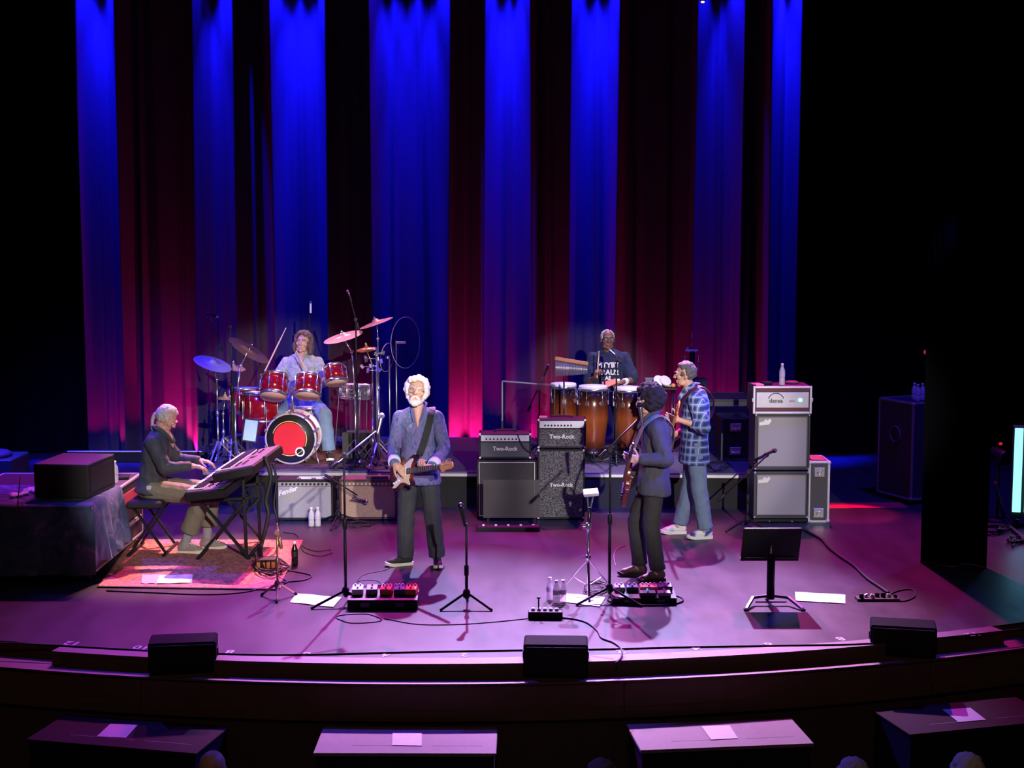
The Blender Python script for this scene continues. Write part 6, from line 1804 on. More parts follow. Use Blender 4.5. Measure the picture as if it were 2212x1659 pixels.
# keyboard stand: two X frames
sx0 = nl.x + .20
t = thing('keyboard_stand', 'black two tier folding keyboard stand', 'stand', V((sx0 + .10, 14.25, 0)))
zl, zu = nl.z - .09, nu.z - .07
for y in (-.38, .38):
    for s in (-1, 1):
        mb = MB(); mb.bar((s * .24, y + .015 * s, .015), (-s * .20, y + .015 * s, zl - .06), .025, .04, up=(0, 1, 0), bev=.006); mb.build('cross_leg', BLACK, t)
    mb = MB(); mb.bar((-.30, y, zl - .05), (.26, y, zl - .01), .03, .03, bev=.006); mb.build('support_arm', BLACK, t)
    mb = MB(); mb.bar((.22, y, .02), (.20, y, zu + .05), .03, .03, bev=.006); mb.build('upright', BLACK, t)
    mb = MB(); mb.bar((-.12, y, zu - .05), (.30, y, zu + .035), .03, .03, bev=.006); mb.build('upper_arm', BLACK, t)
for s in (-1, 1):
    mb = MB(); mb.bar((s * .24, -.42, .015), (s * .24, .42, .015), .03, .03, bev=.006); mb.build('foot_bar', BLACK, t)
mb = MB(); mb.bar((.21, -.38, .45), (.21, .38, .45), .025, .025); mb.build('cross_bar', BLACK, t)
# keyboard bench
t = thing('piano_bench', 'black padded folding bench under the keyboard player', 'bench', V((KP_BASE.x - .01, KP_BASE.y, 0)))
mb = MB(); mb.box((0, 0, .512), (.34, .62, .075), b=.03); mb.build('seat', TOLEX, t)
for y in (-.20, .20):
    for s in (-1, 1):
        mb = MB(); mb.bar((s * .17, y + .014 * s, .02), (-s * .14, y + .014 * s, .475), .022, .035, up=(0, 1, 0), bev=.005); mb.build('leg', BLACK, t)
for s in (-1, 1):
    mb = MB(); mb.bar((s * .17, -.30, .016), (s * .17, .30, .016), .032, .032, bev=.006); mb.build('foot_bar', BLACK, t)
mb = MB(); mb.box((0, 0, 0), (.05, .03, .04), b=.006); o = mb.build('belt_pack', mat('pack_white', (0.55, 0.55, 0.55), .5)); o.location = V((KP_BASE.x + .015, KP_BASE.y - .185, .66)); tag(o, 'small white belt pack at the keyboard player\'s hip', 'belt pack')

# rug
q = [g(212, 1268), g(600, 1274), g(655, 1168), g(288, 1166)]
def rug_mat():
    m = mat('pink_rug', (0.42, 0.16, 0.15), .95)
    nt = m.node_tree; b = nt.nodes['Principled BSDF']
    tc = [n for n in nt.nodes if n.type == 'TEX_COORD'][0]
    v = nt.nodes.new('ShaderNodeTexVoronoi'); v.inputs['Scale'].default_value = 30
    nt.links.new(tc.outputs['Object'], v.inputs['Vector'])
    cr = nt.nodes.new('ShaderNodeValToRGB')
    cr.color_ramp.elements[0].color = (0.62, 0.24, 0.19, 1); cr.color_ramp.elements[1].color = (0.30, 0.10, 0.09, 1)
    cr.color_ramp.elements[0].position = .25; cr.color_ramp.elements[1].position = .8
    nt.links.new(v.outputs['Distance'], cr.inputs['Fac']); nt.links.new(cr.outputs['Color'], b.inputs['Base Color'])
    return m
mb = MB()
vs = [p + V((0, 0, z)) for z in (0.0005, .008) for p in q]
mb.add(vs, [(3, 2, 1, 0), (4, 5, 6, 7), (0, 1, 5, 4), (1, 2, 6, 5), (2, 3, 7, 6), (3, 0, 4, 7)])
rg = tag(thing('rug', 'pink patterned rug under the keyboards', 'rug'), 'pink patterned rug under the keyboards', 'rug')
mb.build('pile', rug_mat(), rg)
mb = MB(); mb.bar(q[0] + V((0, -.015, .006)), q[1] + V((0, -.015, .006)), .03, .012, up=(0, 0, 1)); mb.build('border', mat('dark_rug_edge', (0.03, 0.02, 0.03), .9), rg)

# ---------------------------------------------------------------- music stands, papers, pedals, cables
c = g(1664, 1306)
t = thing('music_stand', 'low black music stand standing alone at the right front', 'music stand', c)
dt, db = dp(1665, 1141, c.y), dp(1663, 1213, c.y)
W = .49
zc = (dt.z + db.z) / 2 - c.z
R_ = Matrix.Rotation(math.radians(24), 3, 'X') @ Matrix.Rotation(math.radians(0), 3, 'Z')
hd_ = (dt.z - db.z) / math.cos(math.radians(24)) * 1.06
def D(x, y, z): return V((0, .02, zc)) + R_ @ V((x, y, z))
mb = MB(); mb.box(D(0, 0, 0), (W, .006, hd_), R_, .002); dk = mb.build('desk', BLACK, t)
mb = MB(); mb.box(D(0, .02, -hd_ / 2), (W, .05, .006), R_); mb.build('lip', BLACK, dk)
mb = MB(); mb.box(D(0, -.001, hd_ / 2 + .001), (W * .96, .010, .008), R_, .002); mb.build('top_edge', mat('pale_paper_edge', (0.75, 0.72, 0.75), .5), dk)
for s in (-1, 1):
    mb = MB(); mb.box(D(s * .12, -.006, -hd_ / 2 + .03), (.18, .008, .012), R_, .002); mb.build('rib', DSTEEL, dk)
mb = MB(); mb.lathe([(.034, .05), (.034, zc - hd_ / 2 + .06), (.022, zc - hd_ / 2 + .085)], n=16); mb.build('post', BLACK, t)
mb = MB(); mb.cyl((0, 0, zc - hd_ / 2 + .05), D(0, -.01, 0), .012); mb.build('neck', STEEL, t)
for s in (-1, 1):
    mb = MB(); mb.bar((s * .012, .01, .075), (s * .15, .0, .06), .03, .022, bev=.005); mb.bar((s * .145, .0, .065), (s * .235, -.20, .014), .03, .022, bev=.005); lo = mb.build('leg', DSTEEL, t)
    mb = MB(); mb.box((s * .235, -.20, .010), (.04, .04, .018), b=.006); mb.build('rubber_foot', RUBBER, lo)
mb = MB(); mb.bar((-.13, -.03, .03), (.13, -.03, .03), .012, .012); mb.build('cross_bar', STEEL, t)
mb = MB(); mb.bar((0, .02, .07), (0, .20, .012), .03, .022, bev=.005); mb.build('rear_leg', DSTEEL, t)
# drummer's lyric stand with a blue sheet
c0 = V((dp(541, 950, 16.75).x, 16.75, RZ))
t = thing('music_stand', 'small stand with a pale blue sheet left of the bass drum', 'music stand', c0)
z_ = dp(540, 930, 16.75).z - RZ
mb = MB(); mb.cyl((0, .04, .02), (0, .03, z_), .008); mb.build('post', BLACK, t)
for k in range(3):
    a = 2 * PI * k / 3 + .5
    mb = MB(); mb.bar((0, .04, .12), (math.cos(a) * .18, .04 + math.sin(a) * .18, .012), .014, .010); mb.build('leg', BLACK, t)
mb = MB(); mb.box((0, .02, z_), (.17, .006, .27), Matrix.Rotation(-.22, 3, 'X') @ Matrix.Rotation(.12, 3, 'Y')); mb.build('desk', BLACK, t)
mb = MB(); mb.box((0, .012, z_), (.145, .003, .235), Matrix.Rotation(-.22, 3, 'X') @ Matrix.Rotation(.12, 3, 'Y')); o = mb.build('chart_sheet', mat('blue_sheet', (0.30, 0.44, 0.58), .7)); o.location = c0; tag(o, 'pale blue chart sheet on the drummer\'s small stand', 'paper')

def sheet(label, pts, m=PAPER, z=.004):
    mb = MB()
    P_ = [g(*p) for p in pts]
    n = 8
    vs, fs = [], []
    rnd = random.Random(len(label))
    for zz in (z, z + .0012):
        for j in range(3):
            for i in range(n + 1):
                u, v = i / n, j / 2
                p = (P_[0] * (1 - u) + P_[1] * u) * (1 - v) + (P_[3] * (1 - u) + P_[2] * u) * v
                vs.append(p + V((0, 0, zz + .004 * math.sin(u * 5 + len(label)) ** 2)))
    k = 3 * (n + 1)
    for j in range(2):
        for i in range(n):
            a = j * (n + 1) + i
            fs += [(a, a + 1, a + n + 2, a + n + 1), (k + a, k + a + n + 1, k + a + n + 2, k + a + 1)]
    for i in range(n):
        fs += [(i, k + i, k + i + 1, i + 1), (2 * (n + 1) + i, 2 * (n + 1) + i + 1, k + 2 * (n + 1) + i + 1, k + 2 * (n + 1) + i)]
    for j in range(2):
        a, b_ = j * (n + 1), (j + 1) * (n + 1)
        fs += [(a, b_, k + b_, k + a), (a + n, k + a + n, k + b_ + n, b_ + n)]
    mb.add(vs, fs)
    return tag(mb.build('paper_sheet', m), label, 'paper')
SHEETW = mat('bright_paper', (0.90, 0.92, 0.86), .8, var=.03)
sheet('white set list sheet beside the left pedalboard', [(640, 1283), (738, 1292), (720, 1313), (626, 1302)], SHEETW)
sheet('white sheet behind the right-hand microphone stand', [(1222, 1283), (1308, 1292), (1295, 1312), (1208, 1300)], SHEETW)
sheet('white sheet lying right of the black music stand', [(1717, 1280), (1826, 1286), (1826, 1305), (1719, 1299)], SHEETW)
sheet('white sheet on the rug under the keyboards', [(345, 1246), (416, 1244), (415, 1262), (338, 1264)], SHEETW, .012)
sheet('purple sheet on the rug beside the white sheet', [(307, 1244), (362, 1244), (345, 1263), (306, 1263)], mat('lilac_paper', (0.55, 0.40, 0.75), .8), .010)

def pedal(label, at, d, m, rz=0.0, nk=3, km=WHITE):
    t = thing('effect_pedal', label, 'pedal', at, rz)
    mb = MB(); mb.box((0, 0, d[2] / 2), d, Matrix.Rotation(.08, 3, 'X'), .005); mb.build('case', m, t)
    for i in range(nk):
        x = (i - (nk - 1) / 2) * d[0] / nk * .9
        mb = MB(); mb.cyl((x, d[1] * .25, d[2]), (x, d[1] * .25, d[2] + .018), .008, n=8); mb.build('knob', km, t)
    mb = MB(); mb.cyl((0, -d[1] * .28, d[2] - .004), (0, -d[1] * .28, d[2] + .010), .009, n=8); mb.build('footswitch', CHROME, t)
    return t
def board(label, at, W, D, h0, h1, rz=0.0):
    t = thing('pedalboard', label, 'pedalboard', at, rz)
    mb = MB()
    vs = [(x, y, z) for x in (-W / 2, W / 2) for y, z in ((0, .0), (D, .0), (D, h1), (0, h0))]
    mb.add(vs, [(0, 3, 2, 1), (4, 5, 6, 7), (0, 4, 7, 3), (1, 2, 6, 5), (3, 7, 6, 2), (0, 1, 5, 4)]); mb.build('frame', BLACK, t)
    for x in (-.25, .25):
        mb = MB(); mb.box((x * W, -.003, h0 * .5), (W * .12, .006, h0 * .45)); mb.build('front_slot', DSTEEL, t)
    return t
c = g(826, 1318)
WB, DB, h0, h1 = .58, .30, .085, .115
board('black pedalboard at the feet of the white-haired man', c, WB, DB, h0, h1)
for i, (x, col, km, lb, nk) in enumerate(((-.22, (0.62, 0.58, 0.66), WHITE, 'pale grey pedal at the left of the front pedalboard', 2), (-.10, (0.16, 0.16, 0.17), CHROME, 'dark silver pedal on the front pedalboard', 1), (.02, (0.70, 0.10, 0.04), WHITE, 'left red pedal on the front pedalboard', 3), (.13, (0.03, 0.10, 0.13), WHITE, 'dark teal pedal on the front pedalboard', 3), (.23, (0.75, 0.14, 0.04), mat('red_knob', (.6, .04, .03), .4), 'right red pedal on the front pedalboard', 3))):
    pedal(lb, c + V((x, .17, .105)), (.095, .14, .05), mat('pedal_%d' % i, col, .35, .2), random.uniform(-.08, .08), nk, km)
# right board with its round mat
c = g(1398, 1308)
t = thing('floor_mat', 'round edged black mat under the right pedalboard', 'mat', c)
out = [(.27 * math.cos(a) ** 1 + (.05 if math.cos(a) > 0 else -.05), .20 * math.sin(a) + .17) for a in [2 * PI * k / 32 for k in range(32)]]
mb = MB(); mb.prism(out, .0005, .006); mb.build('mat_sheet', RUBBER, t)
mb = MB(); mb.tube([V((x, y, .009)) for x, y in out], .008, 6, closed=True); mb.build('rolled_edge', BLACK, t)
c2 = c + V((-.02, .02, .0075))
board('black pedalboard at the feet of the curly-haired man', c2, .54, .28, .05, .075)
for i, (x, y, d, col, km, lb, nk) in enumerate(((-.20, .20, (.09, .11, .04), (0.40, 0.40, 0.50), WHITE, 'blue grey pedal at the left of the rear pedalboard', 2), (-.09, .20, (.10, .11, .04), (0.05, 0.06, 0.10), WHITE, 'dark pedal left of the coral pedal', 2), (.05, .19, (.15, .11, .045), (0.70, 0.18, 0.14), WHITE, 'wide coral pedal with four knobs on the rear pedalboard', 4), (.19, .20, (.12, .11, .045), (0.06, 0.05, 0.09), WHITE, 'dark pedal with pale knobs right of the coral pedal', 3), (.03, .07, (.14, .09, .03), (0.04, 0.04, 0.045), mat('blue_led', (.1, .4, .8), .3, emit=(.1, .45, 1), estr=.8), 'flat black pedal with a blue light', 1), (.17, .07, (.11, .09, .03), (0.22, 0.20, 0.19), mat('orange_knob', (.7, .15, .05), .4), 'flat grey pedal with an orange knob', 1))):
    pedal(lb, c2 + V((x, y, .055 + .08 * y)), d, mat('pedalb_%d' % i, col, .4, .2), 0, nk, km)

# power strips and boxes
c = g(1178, 1338)
t = thing('power_strip', 'black power strip with pale plugs near the three bottles', 'power strip', c, -.03)
mb = MB(); mb.box((0, .03, .030), (.28, .07, .060), b=.006); mb.build('case', BLACK, t)
for i in range(5):
    mb = MB(); mb.box((-.10 + .048 * i, .05, .070), (.030, .03, .022), b=.004); mb.build('plug', WHITE, t)
mb = MB(); mb.cyl((-.055, .05, .078), (-.055, .05, .16), .006, n=8); mb.ball((-.055, .05, .165), (.018, .012, .008), 8); mb.build('clip_lamp', BLACK, t)
c = g(1900, 1296)
t = thing('stage_box', 'open floor pocket with connectors at the far right', 'floor box', c)
mb = MB(); mb.box((-.02, 0, .012), (.36, .12, .024), b=.004); mb.build('plate', CASEM, t)
rnd = random.Random(3)
for i in range(7):
    mb = MB(); mb.box((-.16 + .048 * i, rnd.uniform(-.03, .03), .040), (.036, .03, rnd.uniform(.02, .05)), Euler((0, rnd.uniform(-.4, .4), rnd.uniform(-.5, .5))).to_matrix(), .005); mb.build('connector', WHITE if i in (1, 2, 5) else BLACK, t)
c = g(575, 1232)
t = thing('effects_case', 'small box with orange panels tangled in cables by the rug', 'device', c, .15)
mb = MB(); mb.box((0, .06, .05), (.20, .14, .10), b=.006); mb.build('case', BLACK, t)
for i in range(4):
    mb = MB(); mb.box((-.07 + .045 * i, -.011, .05), (.032, .006, .06), b=.002); mb.build('panel', mat('orange_panel', (0.60, 0.16, 0.04), .5), t)
# short chrome stand at the rug's right, warm light painted into its colour
bs = g(601, 1292)
WARM_CHROME = mat('warm_lit_chrome', (0.55, 0.30, 0.18), .35, .8)
mic_stand('short chrome stand tinted by painted warm light at the right edge of the rug', bs, dp(604, 1150, bs.y).z, (dp(606, 1175, bs.y), dp(598, 1130, bs.y)), .17, WARM_CHROME, .6)
# chrome pad stand in the middle
bs = g(1270, 1288)
t = thing('pad_stand', 'chrome tripod stand with a small tilted pad on top', 'stand', bs)
zt = dp(1276, 1066, bs.y).z
mb = MB(); mb.cyl((0, 0, .03), (0, 0, .60), .011); mb.build('lower_tube', CHROME, t)
mb = MB(); mb.cyl((0, 0, .58), (.012, 0, zt - .12), .015); mb.build('upper_tube', DSTEEL, t)
for z in (.34, .60, .62):
    mb = MB(); mb.lathe([(.016, z - .025), (.026, z - .015), (.026, z + .015), (.016, z + .025)], n=12); mb.box((-.035, 0, z), (.03, .012, .02), b=.004); mb.build('collar', CHROME, t)
mb = MB(); mb.bar((.012, 0, zt - .15), (.045, 0, zt), .022, .012, bev=.003); mb.bar((.0, 0, zt - .13), (-.01, 0, zt - .01), .014, .012); mb.build('bracket', CHROME, t)
mb = MB(); mb.box((.02, 0, zt + .008), (.13, .12, .028), Matrix.Rotation(-.10, 3, 'Y') @ Matrix.Rotation(.25, 3, 'X'), .010); mb.build('pad', mat('lilac_pad', (0.55, 0.50, 0.65), .4), t)
for k in range(3):
    a = 2 * PI * k / 3 + .52
    lg = MB(); lg.bar((math.cos(a) * .02, math.sin(a) * .02, .30), (math.cos(a) * .27, math.sin(a) * .27, .012), .020, .008, bev=.002); lo = lg.build('leg', CHROME, t)
    st_ = MB(); st_.bar((math.cos(a) * .02, math.sin(a) * .02, .10), (math.cos(a) * .15, math.sin(a) * .15, .155), .014, .006); st_.build('brace', CHROME, lo)

# cables
CABLE = mat('black_cable', (0.010, 0.010, 0.011), .6)
GREYC = mat('grey_cable', (0.30, 0.28, 0.32), .6)
def cable(label, pts, r=.006, m=CABLE, z=None, closed=False):
    P_ = [g(p[0], p[1], (p[2] if len(p) > 2 else r + .0005)) for p in pts]
    mb = MB(); mb.tube(smooth_path(P_, 6), r, 6)
    return tag(mb.build('cable', m), label, 'cable')
cable('thin cable running along the whole stage lip', [(-60, 1386), (100, 1393), (300, 1404), (480, 1412), (640, 1414), (900, 1408), (1130, 1404), (1300, 1402), (1500, 1397), (1700, 1394), (1880, 1390), (2050, 1376), (2230, 1356)], .0065)
cable('thick cable snaking from the bass rig to the floor pocket', [(1735, 1143), (1752, 1152), (1775, 1165), (1790, 1182), (1815, 1202), (1845, 1222), (1872, 1248), (1898, 1266), (1920, 1281)], .013)
cable('small cable loop at the right floor pocket', [(1920, 1284), (1945, 1275), (1972, 1274), (1976, 1288), (1955, 1298), (1935, 1297)], .006)
cable('cable from the power strip over the stage edge', [(1212, 1334), (1240, 1337), (1268, 1345), (1290, 1362), (1300, 1378), (1325, 1388), (1342, 1402), (1342, 1420), (1330, 1433)], .007)
cable('cable from the left pedalboard to the power strip', [(830, 1336), (900, 1348), (980, 1349), (1060, 1344), (1140, 1336)], .004)
loop = [(775 + 47 * math.cos(a) + 6 * math.sin(3 * a), 1336 + 10 * math.sin(a)) for a in [0.3 * k for k in range(46)]]
cable('coil of cable at the base of the left microphone stand', loop, .004)
loop = [(795 + 28 * math.cos(a), 1261 + 8 * math.sin(a)) for a in [0.35 * k for k in range(20)]]
cable('single loop of thin cable behind the left pedalboard', loop + [(770, 1265), (780, 1245), (800, 1238), (830, 1232), (845, 1225)], .003)
cable('cable trailing from the rug towards the combo amplifiers', [(600, 1228), (620, 1232), (645, 1236), (672, 1243), (660, 1252), (630, 1256), (600, 1258)], .006)
cable('cable curving over the floor right of the cola bottle', [(612, 1150), (640, 1155), (652, 1178), (680, 1190), (715, 1187)], .004)
cable('second cable curving right of the cola bottle', [(648, 1168), (655, 1190), (680, 1200), (700, 1200), (718, 1194)], .004)
cable('tangled dark cable along the front of the rug', [(230, 1276), (330, 1280), (440, 1284), (520, 1280), (575, 1268), (620, 1258), (600, 1246)], .006)
rnd = random.Random(11)
def tangle(label, cx, cy, rx, ry, n, r=.005, z=0.0, m=CABLE):
    pts = []
    a = 0
    for i in range(n):
        a += rnd.uniform(.6, 1.3)
        pts.append((cx + rx * rnd.uniform(.3, 1) * math.cos(a), cy + ry * rnd.uniform(.3, 1) * math.sin(a), z + r + rnd.uniform(0, .05)))
    pts[0] = (*pts[0][:2], z + r); pts[-1] = (*pts[-1][:2], z + r)
    return cable(label, pts, r, m)
tangle('tangle of cables beside the effects box on the rug', 585, 1222, 42, 22, 46, .006)
tangle('tangle of cables left of the right pedalboard', 1290, 1268, 34, 18, 40, .004)
tangle('loose cables under the low boom stand by the combos', 775, 1132, 40, 8, 26, .005)
tangle('heap of cables at the left end of the drum riser', 472, 968, 45, 12, 60, .007, RZ, mat('violet_sheen_cable', (0.05, 0.045, 0.07), .3))
tangle('loose cables around the feet of the congas', 1300, 990, 60, 10, 36, .006, RZ)
tangle('loose cables on the drum carpet right of the bass drum', 745, 1003, 50, 12, 40, .006, RZ)
tangle('loose cables on the riser behind the bass player', 1550, 1005, 30, 14, 26, .006, RZ)
cable('grey cable looping behind the curly-haired man\'s stand', [(1352, 1178), (1338, 1182), (1328, 1192), (1326, 1206), (1330, 1222)], .004, GREYC)
def hang(label, pts, r=.006, m=CABLE):
    mb = MB(); mb.tube(smooth_path(pts, 6), r, 6); return tag(mb.build('cable', m), label, 'cable')
ky_ = 14.05
hang('thick cable loom hanging from the back of the keyboards', [dp(572, 985, ky_), dp(585, 1030, ky_), dp(575, 1080, ky_), dp(580, 1110, ky_), dp(572, 1150, ky_), dp(563, 1185, ky_) , g(566, 1212, .03)], .022)
hang('second cable hanging from the back of the keyboards', [dp(590, 1000, ky_ + .2), dp(597, 1040, ky_ + .2), dp(592, 1090, ky_ + .2), dp(600, 1130, ky_ + .2), g(600, 1180, .01)], .012)
yb = g(1095, 1122).y - .004
hang('signal cable looping down between the two amplifier heads', [dp(1118, 938, yb), dp(1125, 955, yb - .02), dp(1138, 972, yb - .03), dp(1160, 978, yb - .03), dp(1182, 975, yb - .02), dp(1186, 984, yb - .02), dp(1175, 992, yb - .02)], .005)

# lower level of stage lights: number marks painted along the lip
INK = mat('white_marks', (0.50, 0.46, 0.52), .7, var=.15, scale=80)
for px, s in ((156, '12'), (306, '10'), (497, '8'), (662, '6'), (834, '4'), (1003, '2'), (1341, '2'), (1503, '4'), (1660, '6'), (1815, '8'), (2100, '12')):
    x = px
    # the mark sits just behind the lip
    for py in range(1370, 1440):
        p = g(x, py)
        if p.y < arc(AR, p.x) + .075: break
    t = thing('floor_number', 'white number %s painted upside down on the stage lip, %s half' % ({'12': 'twelve', '10': 'ten', '8': 'eight', '6': 'six', '4': 'four', '2': 'two'}[s], 'left' if px < 1130 else 'right'), 'floor marking', V((p.x, p.y, .002)))
    q = math.asin((p.x - AX) / AR)
    text('numeral', s, .13, INK, t, (0, 0, 0), (0, 0, PI + q), .0006, bold=.003)

# ---------------------------------------------------------------- front fill speakers
def fill_speaker(label, cx_px, top_px, W, H, rz):
    p = None
    for py in range(1400, 1540):
        p = g(cx_px, py, -.10)
        if p.y < AY - math.sqrt((AR + .225) ** 2 - (p.x - AX) ** 2) + .01: break
    t = thing('front_fill_speaker', label, 'speaker', V((p.x, p.y, -.098)), rz, 'front fill speakers on the lip')
    mb = MB(); mb.box((0, .145, H / 2), (W, .27, H), b=.012); mb.build('cabinet', mat('matt_black', (0.005, 0.005, 0.005), .85, spec=.08), t)
    mb = MB(); mb.box((0, .004, H / 2), (W - .03, .012, H - .03), b=.004); mb.build('grille', mat('black_mesh', (0.006, 0.006, 0.007), .8, bump=.5, bscale=500), t)
    for s in (-1, 1):
        mb = MB(); mb.box((s * (W / 2 + .004), .16, H * .55), (.010, .06, .05), b=.003); mb.build('bracket', DSTEEL, t)
fill_speaker('left black front fill speaker on the stage lip', 394, 1404, .49, .235, .14)
fill_speaker('middle black front fill speaker on the stage lip', 1200, 1406, .47, .245, -.04)
fill_speaker('right black front fill speaker on the stage lip', 1951, 1370, .49, .235, -.21)

# ---------------------------------------------------------------- tables in the house
TT = mat('pale_table_top', (0.20, 0.145, 0.14), .75, spec=.15, var=.1)
TD = mat('wine_table_top', (0.022, 0.008, 0.011), .85, spec=.1, var=.15)
BLC = mat('black_table_cloth', (0.006, 0.006, 0.007), .9)
PROG = mat('program_paper', (0.30, 0.27, 0.33), .7)
def house_table(label, near_l, near_r, depth, m, paper, plabel, zt=-.36):
    a, b_ = g(near_l[0], near_l[1], zt), g(near_r[0], near_r[1], zt)
    W = (b_ - a).length; rz = math.atan2(b_.y - a.y, b_.x - a.x)
    t = thing('dining_table', label, 'table', V((*((a + b_) / 2).xy, -1.05)), rz)
    h = zt + 1.05
    mb = MB(); mb.box((0, depth / 2, h - .0125), (W, depth, .025), b=.004); mb.build('top', m, t)
    for y in (.02, depth - .02):
        mb = MB(); mb.box((0, y, (h - .025) / 2), (W - .03, .008, h - .026)); mb.build('cloth_side', BLC, t)
    for x in (-1, 1):
        mb = MB(); mb.box((x * (W / 2 - .019), depth / 2, (h - .025) / 2), (.008, depth - .052, h - .026)); mb.build('cloth_side', BLC, t)
    for x0_, x1_ in ((-.3, .08), (.14, .42)):
        mb = MB(); mb.box(((x0_ + x1_) / 2 * W, depth * .28, h + .0004), ((x1_ - x0_) * W, .006, .0012)); mb.build('groove', mat('groove_line', (0.10, 0.07, 0.08), .8), t)
    P_ = [g(*q, zt + .003) for q in paper]
    mb = MB(); mb.add([p + V((0, 0, z)) for z in (0, .0015) for p in P_], [(3, 2, 1, 0), (4, 5, 6, 7), (0, 1, 5, 4), (1, 2, 6, 5), (2, 3, 7, 6), (3, 0, 4, 7)])
    tag(mb.build('program_leaflet', PROG), plabel, 'leaflet')
house_table('dark wine topped table at the lower left', (55, 1597), (424, 1628), .55, TD, [(209, 1591), (272, 1594), (298, 1566), (238, 1564)], 'leaflet on the lower left table')
house_table('pale topped table below the middle of the stage', (676, 1627), (1072, 1628), .53, TT, [(847, 1610), (911, 1611), (911, 1583), (848, 1582)], 'leaflet on the table below the middle of the stage')
house_table('brightly lit white topped table right of centre', (1384, 1621), (1759, 1606), .53, TT, [(1536, 1598), (1594, 1595), (1576, 1567), (1515, 1569)], 'leaflet on the brightly lit table')
house_table('dark wine topped table at the lower right', (1966, 1587), (2290, 1556), .55, TD, [(2070, 1560), (2130, 1555), (2096, 1529), (2036, 1533)], 'leaflet on the lower right table')

# ---------------------------------------------------------------- right wing: light panel, cables, painted red light
mb = MB(); P_ = [g(1790, 1086), g(1945, 1086), g(1962, 1097), g(1790, 1098)]  # sliver of red light on the floor, put in as a coloured strip
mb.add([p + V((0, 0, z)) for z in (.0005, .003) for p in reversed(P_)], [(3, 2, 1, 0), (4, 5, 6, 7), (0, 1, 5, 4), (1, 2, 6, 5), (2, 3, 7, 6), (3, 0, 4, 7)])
tag(mb.build('red_light_strip', mat('painted_red_light', (0.85, 0.03, 0.06), .6, var=.1)), 'strip of red light painted on the floor right of the bass rig', 'floor strip')
c = g(2192, 1140)
t = thing('light_panel', 'glowing cyan light panel at the right edge of the frame', 'light panel', c, math.radians(-14))
zt = dp(2200, 920, c.y).z; zb = .10
mb = MB(); mb.box((.20, .05, (zt + zb) / 2), (.50, .06, zt - zb), b=.008); mb.build('housing', mat('olive_frame', (0.05, 0.07, 0.03), .5), t)
GLOW = mat('cyan_glow', (0.5, 0.9, 1.0), .4, emit=(0.22, 0.66, 1.0), estr=2.0, var=0)
for i in range(4):
    mb = MB(); mb.box((.01 + .12 * i, .014, (zt + zb) / 2 + .02), (.085, .014, zt - zb - .09), b=.006); mb.build('light_tube', GLOW, t)
for x in (.02, .38):
    mb = MB(); mb.box((x, .08, .05), (.04, .25, .10), b=.005); mb.build('foot', BLACK, t)
bs = g(2160, 1128)
t = thing('side_light', 'small dark stage lamp on a stand beside the cyan panel', 'stage light', bs + V((0, .1, 0)))
mb = MB(); mb.cyl((0, 0, .02), (0, 0, .66), .014); mb.build('pole', DSTEEL, t)
mb = MB(); mb.lathe([(.13, 0), (.13, .014), (.03, .03)], n=20); mb.build('round_base', BLACK, t)
mb = MB(); mb.lathe([(.05, -.10), (.075, -.08), (.075, .10), (.085, .12)], (-.02, -.03, .72), (.5, -1, -.2), 16); mb.build('lamp_body', DSTEEL, t)
mb = MB(); mb.ball((0, -.03, .84), (.022, .02, .016), 8); mb.build('indicator', mat('red_led', (.5, .01, .02), .4, emit=(1, .02, .05), estr=.6), t, 'dim red indicator')
tangle('coiled cables on the floor by the cyan light panel', 2145, 1140, 45, 10, 40, .010)
hang('thick cable draped from the cyan panel to the floor', [dp(2150, 1040, c.y + .1), dp(2160, 1085, c.y + .05), g(2172, 1125, .05), g(2195, 1150, .02), g(2215, 1165, .015)], .02)
tangle('loose cables in front of the cyan light panel', 2195, 1165, 30, 10, 30, .008)
# lamp glimpsed at the top of the backdrop
c = dp(1518, 2, 19.0)
t = thing('stage_lamp', 'small bright stage lamp at the top of the backdrop', 'stage light', c)
mb = MB(); mb.lathe([(.03, 0), (.045, .04), (.045, .16), (.02, .20)], (0, 0, -.01), (0, .3, 1), 14); mb.build('lamp_body', BLACK, t)
mb = MB(); mb.lathe([(.020, -.004), (.024, .004)], (0, 0, -.015), (0, .3, 1), 12); mb.build('lens', mat('violet_lens', (.6, .5, 1), .3, emit=(.55, .45, 1.0), estr=6), t)
mb = MB(); mb.cyl((0, .05, .15), (0, .06, 1.2), .012); mb.build('hanger', BLACK, t)
# red exit lamp deep in the right wing
c = dp(2003, 757, 16.98)
t = thing('cue_light', 'dim red cue light above the tall road case', 'cue light', V((c.x, 16.98, bz_)))
mb = MB(); mb.cyl((0, 0, 0), (0, 0, c.z - bz_ - .03), .008); mb.lathe([(.05, 0), (.05, .01), (.01, .02)], n=16); mb.build('stem', BLACK, t)
mb = MB(); mb.ball((0, 0, c.z - bz_ - .02), (.045, .04, .03), 12); mb.build('bulb', mat('red_cue', (.5, .02, .08), .4, emit=(1, .03, .15), estr=.35), t)
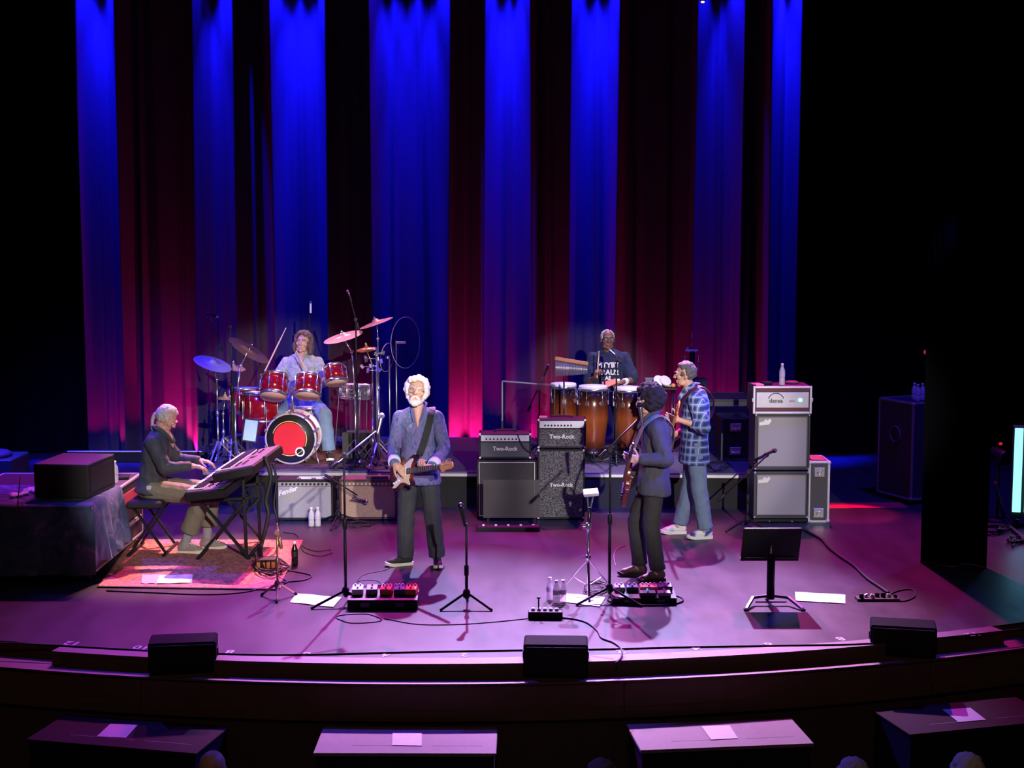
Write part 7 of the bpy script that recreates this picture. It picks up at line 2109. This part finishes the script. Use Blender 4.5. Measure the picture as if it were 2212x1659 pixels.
# violet case and low amplifier on the drum riser
a = dp(418, 985, 17.0)
t = road_case('small violet case at the left end of the drum riser', V((rp(-.80, .9).x, rp(-.80, .9).y, RZ)), .20, .3, .25, mat('violet_case', (0.16, 0.09, 0.22), .5), CASEM)
t = thing('floor_monitor', 'dark wedge monitor on the riser right of the drummer', 'speaker', V((dp(778, 960, 17.55).x, 17.55, RZ)))
mb = MB(); mb.prism([(-.12, 0), (.12, 0), (.12, .16), (-.02, .30), (-.12, .30)], -.2, .2, Matrix(((0, 0, 1), (1, 0, 0), (0, 1, 0)))); mb.build('cabinet', TOLEX, t)
mb = MB(); mb.box((0, .055, .242), (.34, .005, .16), Matrix.Rotation(math.radians(-45) , 3, 'X')); mb.build('grille', DARKCL, t)
q0 = [rp(-.60, .10, RZ), rp(1.45, .10, RZ), rp(1.45, 2.2, RZ), rp(-.60, 2.2, RZ)]
mb = MB(); mb.add([p + V((0, 0, z)) for z in (.0002, .0028) for p in q0], [(3, 2, 1, 0), (4, 5, 6, 7), (0, 1, 5, 4), (1, 2, 6, 5), (2, 3, 7, 6), (3, 0, 4, 7)])
tag(mb.build('drum_carpet', fabric_print('red_brown_carpet', [(0.02, 0.014, 0.014), (0.08, 0.035, 0.03), (0.14, 0.06, 0.05), (0.03, 0.02, 0.02)], 9, .95)), 'patterned red-brown carpet under the drum kit', 'carpet')

# ---------------------------------------------------------------- front of house beams
FH = dict(sx=4.2, sy=-8.0, sz=7.6)
front(-0.80, 13.6, 0.95, 13500, 5.6, **FH)
front(1.45, 13.6, 0.95, 10200, 5.6, **FH)
front(2.0, 15.2, 1.0, 8400, 5.6, **FH)
front(-3.05, 14.2, 0.75, 14400, 6.2, **FH)
front(-2.45, 17.4, 1.25, 28000, 5.4, **FH)
front(1.25, 17.9, 1.25, 24000, 4.6, **FH)
front(0.3, 15.7, 0.55, 9000, 6.0, **FH)
front(-2.0, 15.7, 0.35, 12000, 5.4, sx=2.4, sy=-8.0, sz=6.6)
front(2.95, 15.7, 0.85, 12000, 5.4, **FH)
